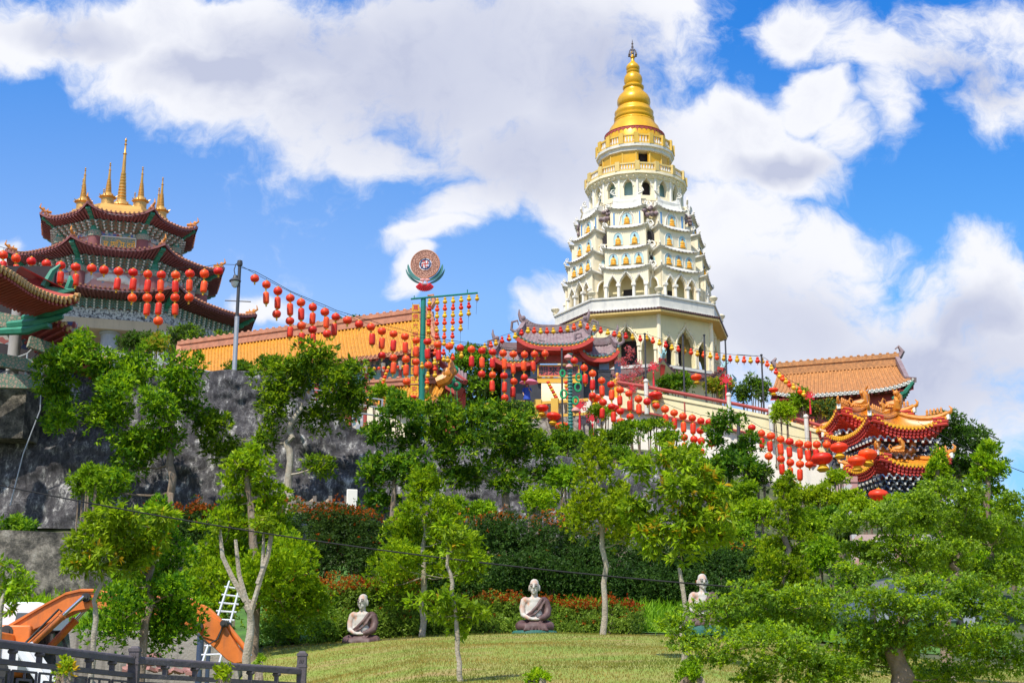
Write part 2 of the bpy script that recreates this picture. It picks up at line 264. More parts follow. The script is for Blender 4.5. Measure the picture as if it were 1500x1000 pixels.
# ---------------------------------------------------------------- mesh helpers
def link(o, parent=None):
    COL.objects.link(o)
    if parent is not None: o.parent = parent
    return o
def tag(o, label=None, cat=None, group=None, kind=None):
    if label: o['label'] = label
    if cat: o['category'] = cat
    if group: o['group'] = group
    if kind: o['kind'] = kind
    return o
def thing(name, label, cat, loc=(0,0,0), rz=0, group=None):
    o = bpy.data.objects.new(name, None); o.empty_display_size = .2; link(o); o.location = loc; o.rotation_euler = (0,0,rz)
    return tag(o, label, cat, group)
def copy_tree(o, parent=None):
    c = o.copy(); link(c, parent)
    for ch in o.children: copy_tree(ch, c)
    return c
class MB:
    def __init__(s, M4=None): s.v = []; s.f = []; s.m = []; s.M = M4
    def add(s, vs, fs, mi=0):
        k = len(s.v)
        s.v += [tuple(s.M @ Vector(p)) for p in vs] if s.M is not None else [tuple(p) for p in vs]
        s.f += [tuple(i+k for i in f) for f in fs]; s.m += [mi]*len(fs); return s
    def box(s, c, d, rz=0, mi=0, top=1.0):
        x, y, z = d[0]/2, d[1]/2, d[2]/2; ca, sa = cos(rz), sin(rz); P = []
        for k, (a, b, e) in enumerate([(-1,-1,-1),(1,-1,-1),(1,1,-1),(-1,1,-1),(-1,-1,1),(1,-1,1),(1,1,1),(-1,1,1)]):
            q = top if e > 0 else 1; X, Y = a*x*q, b*y*q
            P.append((c[0]+X*ca-Y*sa, c[1]+X*sa+Y*ca, c[2]+e*z))
        return s.add(P, [(0,3,2,1),(4,5,6,7),(0,1,5,4),(1,2,6,5),(2,3,7,6),(3,0,4,7)], mi)
    def hexa(s, P, mi=0): return s.add(P, [(0,3,2,1),(4,5,6,7),(0,1,5,4),(1,2,6,5),(2,3,7,6),(3,0,4,7)], mi)
    def beam(s, a, b, w, h, mi=0, up=Vector((0,0,1))):
        a, b = Vector(a), Vector(b); d = (b-a).normalized(); r = d.cross(up)
        r = r.normalized() if r.length > 1e-4 else Vector((1,0,0)); u = r.cross(d).normalized(); r = r*w/2; u = u*h/2
        return s.hexa([a-r-u, b-r-u, b+r-u, a+r-u, a-r+u, b-r+u, b+r+u, a+r+u], mi)
    def tube(s, pts, rad, n=6, mi=0, cap=True):
        pts = [Vector(p) for p in pts]; R = rad if isinstance(rad, (list, tuple)) else [rad]*len(pts)
        V = []; F = []; ref = None
        for i, p in enumerate(pts):
            d = (pts[min(i+1, len(pts)-1)]-pts[max(i-1, 0)])
            d = d.normalized() if d.length > 1e-6 else Vector((0,0,1))
            if ref is None: ref = d.orthogonal().normalized()
            ref = (ref - d*ref.dot(d)); ref = ref.normalized() if ref.length > 1e-5 else d.orthogonal().normalized()
            b = d.cross(ref)
            V += [p + (ref*cos(2*pi*k/n)+b*sin(2*pi*k/n))*R[i] for k in range(n)]
            if i: F += [((i-1)*n+k, (i-1)*n+(k+1)%n, i*n+(k+1)%n, i*n+k) for k in range(n)]
        if cap: F += [tuple(range(n-1, -1, -1)), tuple((len(pts)-1)*n+k for k in range(n))]
        return s.add(V, F, mi)
    def lathe(s, c, prof, n=16, mi=0, rot=0, sx=1, sy=1):
        V = []; F = []
        for i, (r, z) in enumerate(prof):
            V += [(c[0]+r*sx*sin(rot+2*pi*k/n), c[1]-r*sy*cos(rot+2*pi*k/n), c[2]+z) for k in range(n)]
            if i: F += [((i-1)*n+k, (i-1)*n+(k+1)%n, i*n+(k+1)%n, i*n+k) for k in range(n)]
        if prof[0][0] > 1e-4: F.append(tuple(range(n-1, -1, -1)))
        if prof[-1][0] > 1e-4: F.append(tuple((len(prof)-1)*n+k for k in range(n)))
        return s.add(V, F, mi)
    def ball(s, c, r, n=8, m=6, mi=0, rz=0):
        r = (r, r, r) if isinstance(r, (int, float)) else r
        V = []; F = []; ca, sa = cos(rz), sin(rz)
        for i in range(m+1):
            t = pi*i/m
            for k in range(n):
                X = r[0]*sin(t)*cos(2*pi*k/n); Y = r[1]*sin(t)*sin(2*pi*k/n)
                V.append((c[0]+X*ca-Y*sa, c[1]+X*sa+Y*ca, c[2]-r[2]*cos(t)))
            if i: F += [((i-1)*n+k, (i-1)*n+(k+1)%n, i*n+(k+1)%n, i*n+k) for k in range(n)]
        return s.add(V, F, mi)
    def grid(s, fn, nu, nv, mi=0, flip=False):
        V = [fn(i/nu, j/nv) for i in range(nu+1) for j in range(nv+1)]; F = []
        for i in range(nu):
            for j in range(nv):
                a = i*(nv+1)+j; q = (a, a+nv+1, a+nv+2, a+1); F.append(q[::-1] if flip else q)
        return s.add(V, F, mi)
    def slab(s, poly, z0, z1, mi=0):
        n = len(poly); V = [(x, y, z0) for x, y in poly]+[(x, y, z1) for x, y in poly]
        return s.add(V, [tuple(range(n-1, -1, -1)), tuple(range(n, 2*n))]+[(k, (k+1)%n, n+(k+1)%n, n+k) for k in range(n)], mi)
    def build(s, name, mats, parent=None, smooth=40, loc=None):
        me = bpy.data.meshes.new(name); me.from_pydata(s.v, [], s.f)
        if not isinstance(mats, (list, tuple)): mats = [mats]
        for q in mats: me.materials.append(M[q] if isinstance(q, str) else q)
        if len(mats) > 1: me.polygons.foreach_set('material_index', s.m)
        me.update()
        if smooth: me.shade_smooth(); me.set_sharp_from_angle(angle=radians(smooth))
        o = bpy.data.objects.new(name, me); link(o, parent)
        if loc is not None: o.location = loc
        return o
def each(name, mats, parent, items, fn, smooth=40):
    """one mesh per item: fn(mb, item) draws it"""
    out = []
    for it in items:
        mb = MB(); fn(mb, it); out.append(mb.build(name, mats, parent, smooth))
    return out
def sm(a, b, x):
    t = max(0, min(1, (x-a)/(b-a))); return t*t*(3-2*t)
def lerp(a, b, t): return a+(b-a)*t
def bez(P, n):
    """smooth polyline through control points (Catmull-Rom)"""
    P = [Vector(p) for p in P]; Q = [P[0]*2-P[1]]+P+[P[-1]*2-P[-2]]; out = []
    for i in range(1, len(Q)-2):
        for k in range(n):
            t = k/n; a, b, c, d = Q[i-1], Q[i], Q[i+1], Q[i+2]
            out.append(.5*((2*b)+(c-a)*t+(2*a-5*b+4*c-d)*t*t+(3*b-a-3*c+d)*t**3))
    out.append(P[-1]); return out
def text_mesh(body, size, name, material, parent, Mx, depth=.01, align='CENTER'):
    """flat lettering turned into a mesh; Mx places the text plane (x right, y up, z out)"""
    c = bpy.data.curves.new(name, 'FONT'); c.body = body; c.size = size; c.extrude = depth; c.align_x = align; c.align_y = 'CENTER'; c.resolution_u = 3; c.offset = size*.012
    t = bpy.data.objects.new(name+'_curve', c); link(t)
    dg = bpy.context.evaluated_depsgraph_get(); me = bpy.data.meshes.new_from_object(t.evaluated_get(dg))
    bpy.data.objects.remove(t); me.transform(Mx); me.materials.clear(); me.materials.append(M[material])
    o = bpy.data.objects.new(name, me); link(o, parent); return o
def frame(o, u, n):
    """matrix with x along u, y up, z along n, origin o"""
    u = Vector(u).normalized(); n = Vector(n).normalized(); v = n.cross(u)
    return Matrix(((u.x, v.x, n.x, o[0]), (u.y, v.y, n.y, o[1]), (u.z, v.z, n.z, o[2]), (0,0,0,1)))
# ================================================================ ground, walls
TT = [-.62,-.42,-.24,-.17,-.06,.03,.12,.2,.3,.45,.62]          # direction x/y
YY = [0,8,14,20,28,36,40,46,54,61,64,70,80,90,100,115,140,200,320]
def H(px_z): return px_z
ZT = {  # ground height per direction column
 -.62:[-1.7,-1.6,-.9,-.7,-.6,-.5,1.0,4.6,5.5,7.9,15.6,15.8,17,19,22,26,29,32,34],
 -.42:[-1.7,-1.6,-.9,-.7,-.6,-.4,1.2,4.8,6.0,8.0,15.6,15.8,17,19,22,26,29,32,34],
 -.24:[-1.7,-1.6,-.9,-.6,-.4,-.1,1.4,4.4,6.0,8.0,15.4,15.8,17,19,22,26,28,30,32],
 -.17:[-1.7,-1.6,-.75,.1,.6,1.7,2.2,3.6,5.8,7.8,13.8,15.2,16.5,18.5,21,24,27,29,30],
 -.06:[-1.7,-1.6,-.6,.45,1.3,2.05,2.5,3.6,5.6,7.6,11.5,13.4,15.4,17.2,20,23,26,28,28],
 .03:[-1.7,-1.6,-.6,.5,1.35,2.15,2.5,3.6,5.6,7.6,10.6,12.6,15.0,17.6,20.5,22,24,26,26],
 .12:[-1.7,-1.6,-.6,.5,1.35,2.1,2.5,3.6,5.6,7.4,9.0,11.6,14.4,17.4,20.5,21.5,23,24,24],
 .2:[-1.7,-1.6,-.7,.3,1.1,1.8,2.3,3.4,5.2,6.8,7.8,9.8,12.6,15,17.5,19,20,21,21],
 .3:[-1.7,-1.6,-.8,.1,.8,1.4,2.0,3.0,4.6,6.2,7.0,8.6,10.8,13,15,16.5,17.5,18,18],
 .45:[-1.7,-1.6,-.9,0,.5,1.0,1.6,2.6,4.0,5.4,6.2,7.6,9.6,11,12,13,14,14,14],
 .62:[-1.7,-1.6,-.9,0,.5,.9,1.4,2.4,3.8,5.0,6,7,8.6,9.6,10.5,11,11.5,12,12]}
def ground_z(x, y):
    if y <= .5: return -1.7
    t = max(TT[0], min(TT[-1], x/y)) if y > 4 else 0
    i = max(k for k in range(len(TT)-1) if TT[k] <= t or k == 0); f = (t-TT[i])/(TT[i+1]-TT[i])
    yy = max(0, min(YY[-1]-.01, y)); j = max(k for k in range(len(YY)-1) if YY[k] <= yy); g = (yy-YY[j])/(YY[j+1]-YY[j])
    a, b = ZT[TT[i]], ZT[TT[i+1]]
    return lerp(lerp(a[j], a[j+1], g), lerp(b[j], b[j+1], g), f)
def hnoise(x, y): return .5*(sin(x*.9+1.3*sin(y*.7))+sin(y*1.1+1.7*sin(x*.6)))
def patch(name, x0f, x1f, ys, nx, material, dz=0, rough=.03):
    mb = MB()
    V = []; F = []
    for j, y in enumerate(ys):
        for i in range(nx+1):
            x = lerp(x0f(y), x1f(y), i/nx); V.append((x, y, ground_z(x, y)+dz+rough*hnoise(x, y)))
            if j and i: a = j*(nx+1)+i; F.append((a-nx-2, a-nx-1, a, a-1))
    mb.add(V, F); return mb.build(name, material, smooth=80)
ys = [-60,-20,0,4]+[8+.8*k for k in range(46)]+[45+1.2*k for k in range(13)]+[61,61.9,64,66,68,70,74,78,82,86,90,95,100,105,110,120,130,140,160,190,230,300]
far = lambda y: max(60, abs(y)*.75)
g = patch('ground', lambda y: -far(y), lambda y: far(y), ys, 110, 'earth'); tag(g, kind='structure')
# a wide skirt of land out to the horizon
mb = MB(); mb.grid(lambda u, v: (lerp(-1500, 1500, u), lerp(-900, 1500, v), -2.2), 8, 8); tag(mb.build('distant_land', 'wildgrass'), kind='structure')
lawn = patch('lawn', lambda y: -.175*y-.3*max(0,(24-y))*0+(-1.2 if y < 30 else -1.0), lambda y: .42*y+6, [10+.65*k for k in range(42)], 80, 'grass', .03, .05); tag(lawn, kind='structure')
mb = MB(); mb.grid(lambda u, v: (lerp(-20, 30, u), lerp(-6, 9.6, v), -1.6+.006), 20, 8); tag(mb.build('road', 'paving'), kind='structure')
bank = patch('grass_bank', lambda y: -.19*y, lambda y: .34*y, [38.6+.5*k for k in range(32)], 60, 'wildgrass', .05, .06); tag(bank, kind='structure')
bank2 = patch('grass_bank', lambda y: -.40*y, lambda y: -.195*y, [33.4+.5*k for k in range(30)], 30, 'wildgrass', .06, .06); tag(bank2, kind='structure')

rnd = random.Random(5)
# short grass blades over the lawn and wild grass on the bank: nobody could count them
def blades(name, n, region, size, material, seed, spread=.25, dz=.05, rough=.06):
    rg = np.random.default_rng(seed); V = []; F = []
    k = 0
    for _ in range(n):
        x, y = region(rg); z = ground_z(x, y)+dz-.01+rough*hnoise(x, y); a = rg.uniform(0, 2*pi); h = size*rg.uniform(.5, 1.3); w = size*.14
        ox, oy = cos(a), sin(a); lx, ly = rg.normal(0, spread, 2)*h
        V += [(x-oy*w, y+ox*w, z), (x+oy*w, y-ox*w, z), (x+lx, y+ly, z+h)]; F.append((k, k+1, k+2)); k += 3
    mb = MB(); mb.v = V; mb.f = F; mb.m = [0]*len(F)
    return tag(mb.build(name, material, smooth=0), kind='stuff')
M['lf_lawn'] = mat('lawn_blades', (.15,.25,.022), .7, .3, .38, island=.35, trans=.4, col2=(.42,.31,.08), spec=.15)
def rlawn(rg):
    y = rg.uniform(15, 37.5); return rg.uniform(-.17*y, .36*y), y
o = blades('lawn_grass', 120000, rlawn, .05, 'lf_lawn', 3, .35, .03, .05); tag(o, 'short mown green and straw grass covering the lawn mound', 'grass')
def rbank(rg):
    y = rg.uniform(38.8, 50); return rg.uniform(-.1*y, .22*y), y
def rbank2(rg):
    y = rg.uniform(33.5, 47); return rg.uniform(-.36*y, -.2*y), y
o = blades('wild_grass', 11000, rbank, .38, 'lf_mid', 4, .5); tag(o, 'long green grass on the slope behind the seated statues', 'grass')
o = blades('wild_grass', 11000, rbank2, .34, 'lf_bright', 6, .5); tag(o, 'green grass on the bank above the streaked concrete wall', 'grass')

# ---- dark stone retaining wall, battered and lumpy
def wall_top(px): return 545+0*px if px < 380 else lerp(545, 640, sm(380, 560, px)) if px < 560 else lerp(640, 690, (px-560)/440)
def rock_wall():
    mb = MB(); nx, nz = 420, 90
    def fn(u, v):
        px = lerp(-260, 1040, u); Yb, Yt = 61.2, 62.6
        b = at(px, 790, Yb); t = at(px, wall_top(px), Yt); b.z = ground_z(b.x, b.y)-.4
        p = b.lerp(t, v); q = .34*mnoise.fractal(Vector((p.x*.45, 0, p.z*.6)), 1.0, 2.0, 6)-.16*abs(mnoise.noise(Vector((p.x*1.1, 4, p.z*1.5))))
        p.y += q-.25; p.z += .12*v*mnoise.noise(Vector((p.x*.8, 9, 0))); return p
    mb.grid(fn, nx, nz)
    mb.grid(lambda u, v: (lambda p: Vector((p.x, p.y+v*2.4, p.z+.02*v)))(fn(u, 1)), nx, 2)
    o = mb.build('retaining_wall', 'rock', smooth=180)
    tag(o, 'tall black weathered rock retaining wall with white stains behind the trees', 'wall')
    return fn
rock_fn = rock_wall()
# coping and pipe railing along its left part
t = thing('pipe_railing', 'grey three rail pipe railing along the top of the black rock wall', 'railing')
rail_pts = [(-60,520),(60,500),(110,505),(190,520),(260,535),(330,548),(400,560),(470,572),(560,585)]
P0 = [at(px, py+10, 63.2) for px, py in rail_pts]
for dz, nm in ((0,'rail'),(-.38,'rail'),(-.76,'rail')):
    mb = MB(); mb.tube([p+Vector((0,0,dz+.3)) for p in P0], .035, 6); mb.build(nm, 'metalgrey', t)
for k in range(18):
    f = k/17*(len(P0)-1); i = min(len(P0)-2, int(f)); p = P0[i].lerp(P0[i+1], f-i)
    mb = MB(); mb.tube([p+Vector((0,0,-1.1)), p+Vector((0,0,.34))], .045, 6); mb.build('post', 'metalgrey', t)
mb = MB()
mb.grid(lambda u, v: (lambda p: Vector((p.x, p.y-.25+v*1.8, p.z-.55)))(at(lerp(-260, 600, u), lerp(525, 640, sm(-50,600,lerp(-260,600,u)))-8, 63)), 40, 2)
mb.build('coping_slab', 'concrete', t)
# concrete structure on the far left: platform slab under the near hall
t = thing('concrete_platform', 'stained grey concrete platform jutting out under the red eaved hall', 'platform')
mb = MB(); a = at(-60, 560, 60.2); b = at(40, 560, 60.4); c = at(60, 552, 61.4)
for zt, zb, nm in ((560, 640, 'slab'),):
    za, zb_ = at(0, zt, 60.2).z, at(0, zb, 60.2).z
    mb.slab([(a.x-12, a.y), (b.x, b.y), (c.x, c.y), (c.x, 66), (a.x-12, 66)], zb_, za)
    mb.slab([(a.x-12, a.y-.12), (b.x+.1, b.y-.12), (c.x+.12, c.y), (c.x+.12, 66), (a.x-12, 66)], za+.003, za+.22)
mb.build('slab', 'rocklight', t)
mb = MB(); q = [at(px, py, Y)+Vector((0,0,0)) for px, py, Y in ((-40,548,60.1),(40,518,60.3),(64,495,61.2))]
mb.tube(q, .04); mb.tube([p-Vector((0,0,.45)) for p in q], .03)
for p in q: mb.tube([p, p-Vector((0,0,1.2))], .04)
mb.build('handrail', 'metalgrey', t)
mb = MB(); mb.tube([at(62,520,60), at(59,600,60), at(34,665,60), at(15,740,60)], .03)
o = mb.build('drain_pipe', 'metalgrey', t)
# ---- lower concrete retaining wall (behind the excavator) and mid wall
def conc_wall(name, label, pts, Y0s, thick=.4, mtl='concrete', capz=None):
    """pts: (px, py_top) with distances; wall reaches down to the ground"""
    mb = MB(); n = len(pts)
    T = [at(px, py, Y) for (px, py), Y in zip(pts, Y0s)]
    V = []
    for p in T:
        zb = ground_z(p.x, p.y)-1.2
        V += [(p.x, p.y, zb), (p.x, p.y, p.z), (p.x, p.y+thick, p.z), (p.x, p.y+thick, zb)]
    F = []
    for k in range(n-1):
        for j in range(4): F.append((k*4+j, k*4+(j+1)%4, k*4+4+(j+1)%4, k*4+4+j)[::-1])
    F += [(0,1,2,3), tuple(4*n-4+j for j in (3,2,1,0))]
    mb.add(V, F); o = mb.build(name, mtl, smooth=20)
    return tag(o, label, 'wall')
conc_wall('concrete_wall', 'low pale concrete wall with black streaks behind the orange excavator arm', [(-120,935),(60,924),(100,921),(140,920),(300,926),(352,945)], [33,33,33,33,33.5,33.5], .45)
conc_wall('concrete_wall', 'brown stained concrete wall on the far left above the white vehicle', [(-150,775),(10,776),(112,780),(128,800),(160,850),(175,885)], [44.5,44.5,44.5,44.5,45,45.5], .5, 'rocklight')
# ================================================================ pagoda
M['ochrepale'] = mat('pale_ochre_railing', (.66,.48,.16), .6, .12, 2, stain=(.4,.3,.15), stain_amt=.5)
PX, PY, PA, PZ0 = 9.66, 105.0, radians(-4), 19.5
pag = thing('pagoda', 'tall tapering cream pagoda with many tiers and a golden bell top', 'pagoda', (PX, PY, PZ0))
def zp(py, dr): return zof(py, PY-dr)-PZ0        # local height seen at py, dr metres in front of the axis
def arch_h(kind, s):
    s = min(1, abs(s))
    if kind == 'round': return sqrt(max(0, 1-s*s))
    return .66*sqrt(max(0, 1-s**2.2))*(1-.12*abs(sin(3*pi*s))) + .34*(1-s)**2.4
def pierced(mb, Fm, w, z0, z1, th, ops, mi=0):
    """wall panel of width w in frame Fm (x along, y up, z outward) pierced by openings (cx, width, sill, spring, rise, kind)"""
    old = mb.M; mb.M = Fm if old is None else old @ Fm
    def bx(xa, xb, ya, yb):
        if xb-xa > 1e-4 and yb-ya > 1e-4: mb.box(((xa+xb)/2, (ya+yb)/2, -th/2), (xb-xa, yb-ya, th), mi=mi)
    x = -w/2
    for cx, ow, sill, spring, rise, kind in sorted(ops):
        bx(x, cx-ow/2, z0, z1); bx(cx-ow/2, cx+ow/2, z0, sill); n = 12
        for k in range(n):
            sa, sb = -1+2*k/n, -1+2*(k+1)/n; xa, xb = cx+sa*ow/2, cx+sb*ow/2; ya, yb = spring+rise*arch_h(kind, sa), spring+rise*arch_h(kind, sb)
            mb.hexa([(xa,ya,-th),(xb,yb,-th),(xb,yb,0),(xa,ya,0),(xa,z1,-th),(xb,z1,-th),(xb,z1,0),(xa,z1,0)], mi)
        x = cx+ow/2
    bx(x, w/2, z0, z1); mb.M = old
def arch_trim(mb, Fm, cx, ow, spring, rise, kind, r=.05, k=1.22, foot=None, off=.05, crest=True):
    old = mb.M; mb.M = Fm if old is None else old @ Fm
    P = [(cx+s*ow/2*k, spring+rise*k*arch_h(kind, s), off) for s in [-1+2*i/16 for i in range(17)]]
    if foot is not None: P = [(cx-ow/2*k, foot, off)]+P+[(cx+ow/2*k, foot, off)]
    mb.tube(P, r, 5)
    if crest:
        for i in range(2, 15): s = -1+2*i/16; mb.ball((cx+s*ow/2*k*1.12, spring+rise*k*1.1*arch_h(kind, s)+.02, off), r*.9, 5, 4)
    mb.M = old
def oframe(ang, R_ap, z=0):
    """frame on the face whose outward direction is ang (0 = towards the viewer, + = right)"""
    n = Vector((sin(ang), -cos(ang), 0)); u = Vector((cos(ang), sin(ang), 0)); o = n*R_ap; o.z = z
    v = n.cross(u); 
    return Matrix(((u.x, 0, n.x, o.x), (u.y, 0, n.y, o.y), (0, 1, 0, o.z), (0,0,0,1)))
def octring(mb, prof, rot, n=8, mi=0): mb.lathe((0,0,0), prof, n, mi, rot)
AP = cos(pi/8)
def baluster_run(mbp, mbb, a, b, h, step=.28, r=.05, post=True, rail=.09):
    a, b = Vector(a), Vector(b); L_ = (b-a).length; n = max(1, int(L_/step)); up = Vector((0,0,1))
    mbp.beam(a+up*(h-rail/2), b+up*(h-rail/2), rail*1.4, rail); mbp.beam(a+up*rail*.5, b+up*rail*.5, rail*1.4, rail)
    for k in range(n):
        p = a.lerp(b, (k+.5)/n); mbb.lathe(p, [(r*.7, rail), (r*1.3, h*.35), (r*.55, h*.62), (r*.9, h-rail)], 6)
    if post:
        mbp.box(a+up*h*.56, (rail*2.6, rail*2.6, h*1.12), atan2(b.y-a.y, b.x-a.x))
corner0 = radians(12)+PA
faces = [corner0-pi/8+k*pi/4 for k in range(8)]       # outward angle of each face; index 0 is the front left one
def buddha_mesh():
    mb = MB(); mb.ball((0,0,.16), (.26,.16,.14), 10, 6); mb.ball((0,0,.40), (.15,.11,.22), 8, 6); mb.tube([(.13,0,.52),(.22,-.04,.33),(.06,-.13,.24)], [.05,.045,.04], 5); mb.tube([(-.13,0,.52),(-.22,-.04,.33),(-.06,-.13,.24)], [.05,.045,.04], 5)
    mb.ball((0,-.01,.72), (.09,.09,.11), 8, 6, 1); mb.ball((0,0,.84), .045, 6, 4, 1); mb.lathe((0,0,0), [(.24,-.06),(.3,-.02),(.24,.04)], 10); return mb
bud0 = None
def buddha(parent, Mx, s):
    global bud0
    if bud0 is None: bud0 = buddha_mesh().build('buddha_figure', ['goldfig', 'stonedk'], parent)
    else: o = bud0.copy(); link(o, parent); o.matrix_local = Mx @ Matrix.Scale(s, 4); return o
    bud0.matrix_local = Mx @ Matrix.Scale(s, 4); return bud0
def fM(ang, R_ap, x, z, push=0):
    F_ = oframe(ang, R_ap+push, z); p = F_ @ Vector((x, 0, 0))
    return Matrix.Translation(p) @ Matrix.Rotation(ang, 4, 'Z')

z_g = 0; RB = 6.15                                  # base body corner radius
z_sill = zp(534, 5.7); z_corn = zp(462, 5.7); z_tile = 28.86-PZ0; z_par = zp(432, 6.2)
half = RB*sin(pi/8)
# base wall: eight panels with three ogee openings each
mb = MB(); tr = MB(); inner = MB(); sills = MB()
for k, a in enumerate(faces):
    Fm = oframe(a, RB*AP)
    zs = z_sill; big = (0, 1.5, zs, zs+1.5, 1.35, 'ogee'); s1 = (-1.52, .86, zs, zs+1.15, .95, 'ogee'); s2 = (1.52, .86, zs, zs+1.15, .95, 'ogee')
    pierced(mb, Fm, 2*half, z_g, z_corn, .35, [s1, big, s2])
    for c_ in (s1, big, s2):
        arch_trim(tr, Fm, c_[0], c_[1], c_[3], c_[4], 'ogee', .055, 1.2)
        old = tr.M; tr.M = Fm
        for sx in (-1, 1):
            xx = c_[0]+sx*(c_[1]/2+.12)
            tr.box((xx, (zs+c_[3])/2, .06), (.16, c_[3]-zs, .12)); tr.box((xx, c_[3]-.05, .09), (.24, .16, .18)); tr.box((xx, zs+.08, .08), (.22, .14, .16))
        tr.M = old
    old = sills.M; sills.M = Fm; sills.box((0, zs-.16, .10), (2*half*.95, .22, .2)); sills.box((0, zs-.36, .05), (2*half*.9, .18, .1)); sills.M = None
    # corner pilasters
    n = Vector((sin(a+pi/8), -cos(a+pi/8), 0))
    tr.tube([(n.x*RB, n.y*RB, z_g), (n.x*RB, n.y*RB, z_corn)], .16, 8)
mb.build('base_wall', 'cream', pag); tr.build('arch_mouldings', 'ivory', pag); sills.build('window_sill_band', 'palegrey', pag)
inner.lathe((0,0,0), [(4.6, z_g), (4.6, z_corn)], 8, 0, corner0)
# inner room wall with dark doorways
inner.build('inner_wall', 'yellow2' if False else 'cream', pag)
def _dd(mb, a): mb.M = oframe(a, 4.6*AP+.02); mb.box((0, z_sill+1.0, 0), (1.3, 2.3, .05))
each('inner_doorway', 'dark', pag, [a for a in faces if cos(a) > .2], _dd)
mb = MB(); octring(mb, [(4.5, z_corn-.02), (RB-.05, z_corn-.02), (RB-.05, z_corn+.05), (4.5, z_corn+.05)], corner0); mb.build('ceiling', 'cream', pag)
mb = MB(); octring(mb, [(4.5, z_sill-.12), (RB-.3, z_sill-.12)], corner0); mb.build('gallery_floor', 'stone', pag)
# cornice, tiled edge, parapet
mb = MB(); octring(mb, [(RB-.3, z_corn-.05), (RB+.12, z_corn), (RB+.12, z_corn+.25), (RB+.35, z_corn+.45), (RB+.35, z_tile-.32), (RB-.3, z_tile-.32)], corner0); mb.build('cornice', 'ivory', pag)
mb = MB(); octring(mb, [(RB, z_tile-.34), (RB+.72, z_tile-.30), (RB+.74, z_tile-.16), (RB, z_tile-.14)], corner0); mb.build('eave_soffit', 'softyellow', pag)
def tile_edge(mb, R, z, rot, n=8, step=.21, rr=.075, liftf=None, mi=0, out=.12):
    for k in range(n):
        a, b = rot+2*pi*k/n, rot+2*pi*(k+1)/n; A = Vector((R*sin(a), -R*cos(a), z)); B = Vector((R*sin(b), -R*cos(b), z)); m = int((B-A).length/step)
        nn = Vector((sin((a+b)/2), -cos((a+b)/2), 0))
        for j in range(m+1):
            t_ = j/m; p = A.lerp(B, t_); p.z += liftf(2*t_-1) if liftf else 0
            mb.tube([p-nn*.35+Vector((0,0,.12)), p+nn*out], rr, 6, mi)
mb = MB(); tile_edge(mb, RB+.68, z_tile-.06, corner0); octring(mb, [(RB+.2, z_tile-.13), (RB+.76, z_tile-.13), (RB+.76, z_tile-.05), (RB+.2, z_tile+.1)], corner0); mb.build('tiled_edge', 'darktile', pag)
mb = MB(); octring(mb, [(RB-.6, z_tile+.02), (RB+.46, z_tile+.02), (RB+.46, z_tile+.15), (RB+.34, z_tile+.18), (RB+.34, z_par-.14), (RB+.44, z_par-.12), (RB+.44, z_par), (RB+.16, z_par), (RB+.16, z_tile+.3), (2, z_tile+.3)], corner0); mb.build('parapet', 'palegrey', pag)
def _urn(mb, k):
    a = corner0+k*pi/4; mb.lathe(((RB+.3)*sin(a), -(RB+.3)*cos(a), z_par), [(.16,0),(.2,.1),(.12,.16),(.3,.34),(.34,.46),(.26,.5),(.2,.56),(0,.6)], 10)
each('corner_urn', 'ivory', pag, range(8), _urn)
# lower flared roof around the base
zl = zp(549, 6.6)
def liftl(s): return 1.05*abs(s)**2.6
def flared(mb, R0, z0, R1, z1, rot, lift, n=8, m=14, mi=0, cext=.25, under=None, umi=0, th=.16):
    """flared skirt roof: inner ring R0,z0 to eave R1,z1 with corners lifted"""
    for k in range(n):
        a, b = rot+2*pi*k/n, rot+2*pi*(k+1)/n
        def pt(R, z, s, lf):
            A = Vector((sin(a), -cos(a), 0)); B = Vector((sin(b), -cos(b), 0)); RR = R*(1+cext*lf*abs(s)**3/R)
            p = A.lerp(B, (s+1)/2)*RR; p.z = z+lf*lift(s); return p
        def top(u, v): s = 2*u-1; q = v**.8; p = pt(lerp(R0, R1, q), lerp(z0, z1, 1-(1-v)**1.7), s, v**2); return p
        mb.grid(top, m, 4, mi)
        mb.grid(lambda u, v: pt(R1, z1, 2*u-1, 1)-Vector((0,0,th*v)), m, 1, mi)
        if under is not None: under.grid(lambda u, v: pt(lerp(R1, R0*.98, v), lerp(z1-th, z1-th-.05, v), 2*u-1, (1-v)**2), m, 3, umi, True)
mb = MB(); un = MB(); flared(mb, RB-.05, zl+.9, RB+.85, zl, corner0, liftl, under=un); tile_edge(mb, RB+.85, zl+.03, corner0, liftf=liftl, step=.23)
mb.build('lower_flared_roof', 'darktile', pag); un.build('lower_roof_soffit', 'cream', pag)
for k in range(8):
    mb = MB(); mt = MB(); a = corner0+k*pi/4; n = Vector((sin(a), -cos(a), 0)); p = n*(RB+1.05); p.z = zl+.95
    mb.M = Matrix.Translation(p) @ Matrix.Rotation(a, 4, 'Z'); mb.add([(-.24,0,.1),(.24,0,.1),(.05,.55,-1.5),(-.05,.55,-1.5),(-.24,.5,.25),(.24,.5,.25)], [(0,1,2,3),(0,3,4),(1,5,2),(4,3,2,5),(0,4,5,1)])
    mt.M = mb.M; mt.tube([(0,.5,.1),(0,.05,.25),(0,-.2,.65),(0,.05,.95)], [.16,.14,.1,.03], 6); mt.ball((0,-.12,.5), (.1,.22,.12), 6, 5); mt.tube([(-.1,.1,.3),(-.3,.2,.7)], [.06,.02], 5); mt.tube([(.1,.1,.3),(.3,.2,.7)], [.06,.02], 5)
    cb_ = mb.build('corner_bracket', 'red', pag); mt.build('fish_ornament', 'water', cb_)
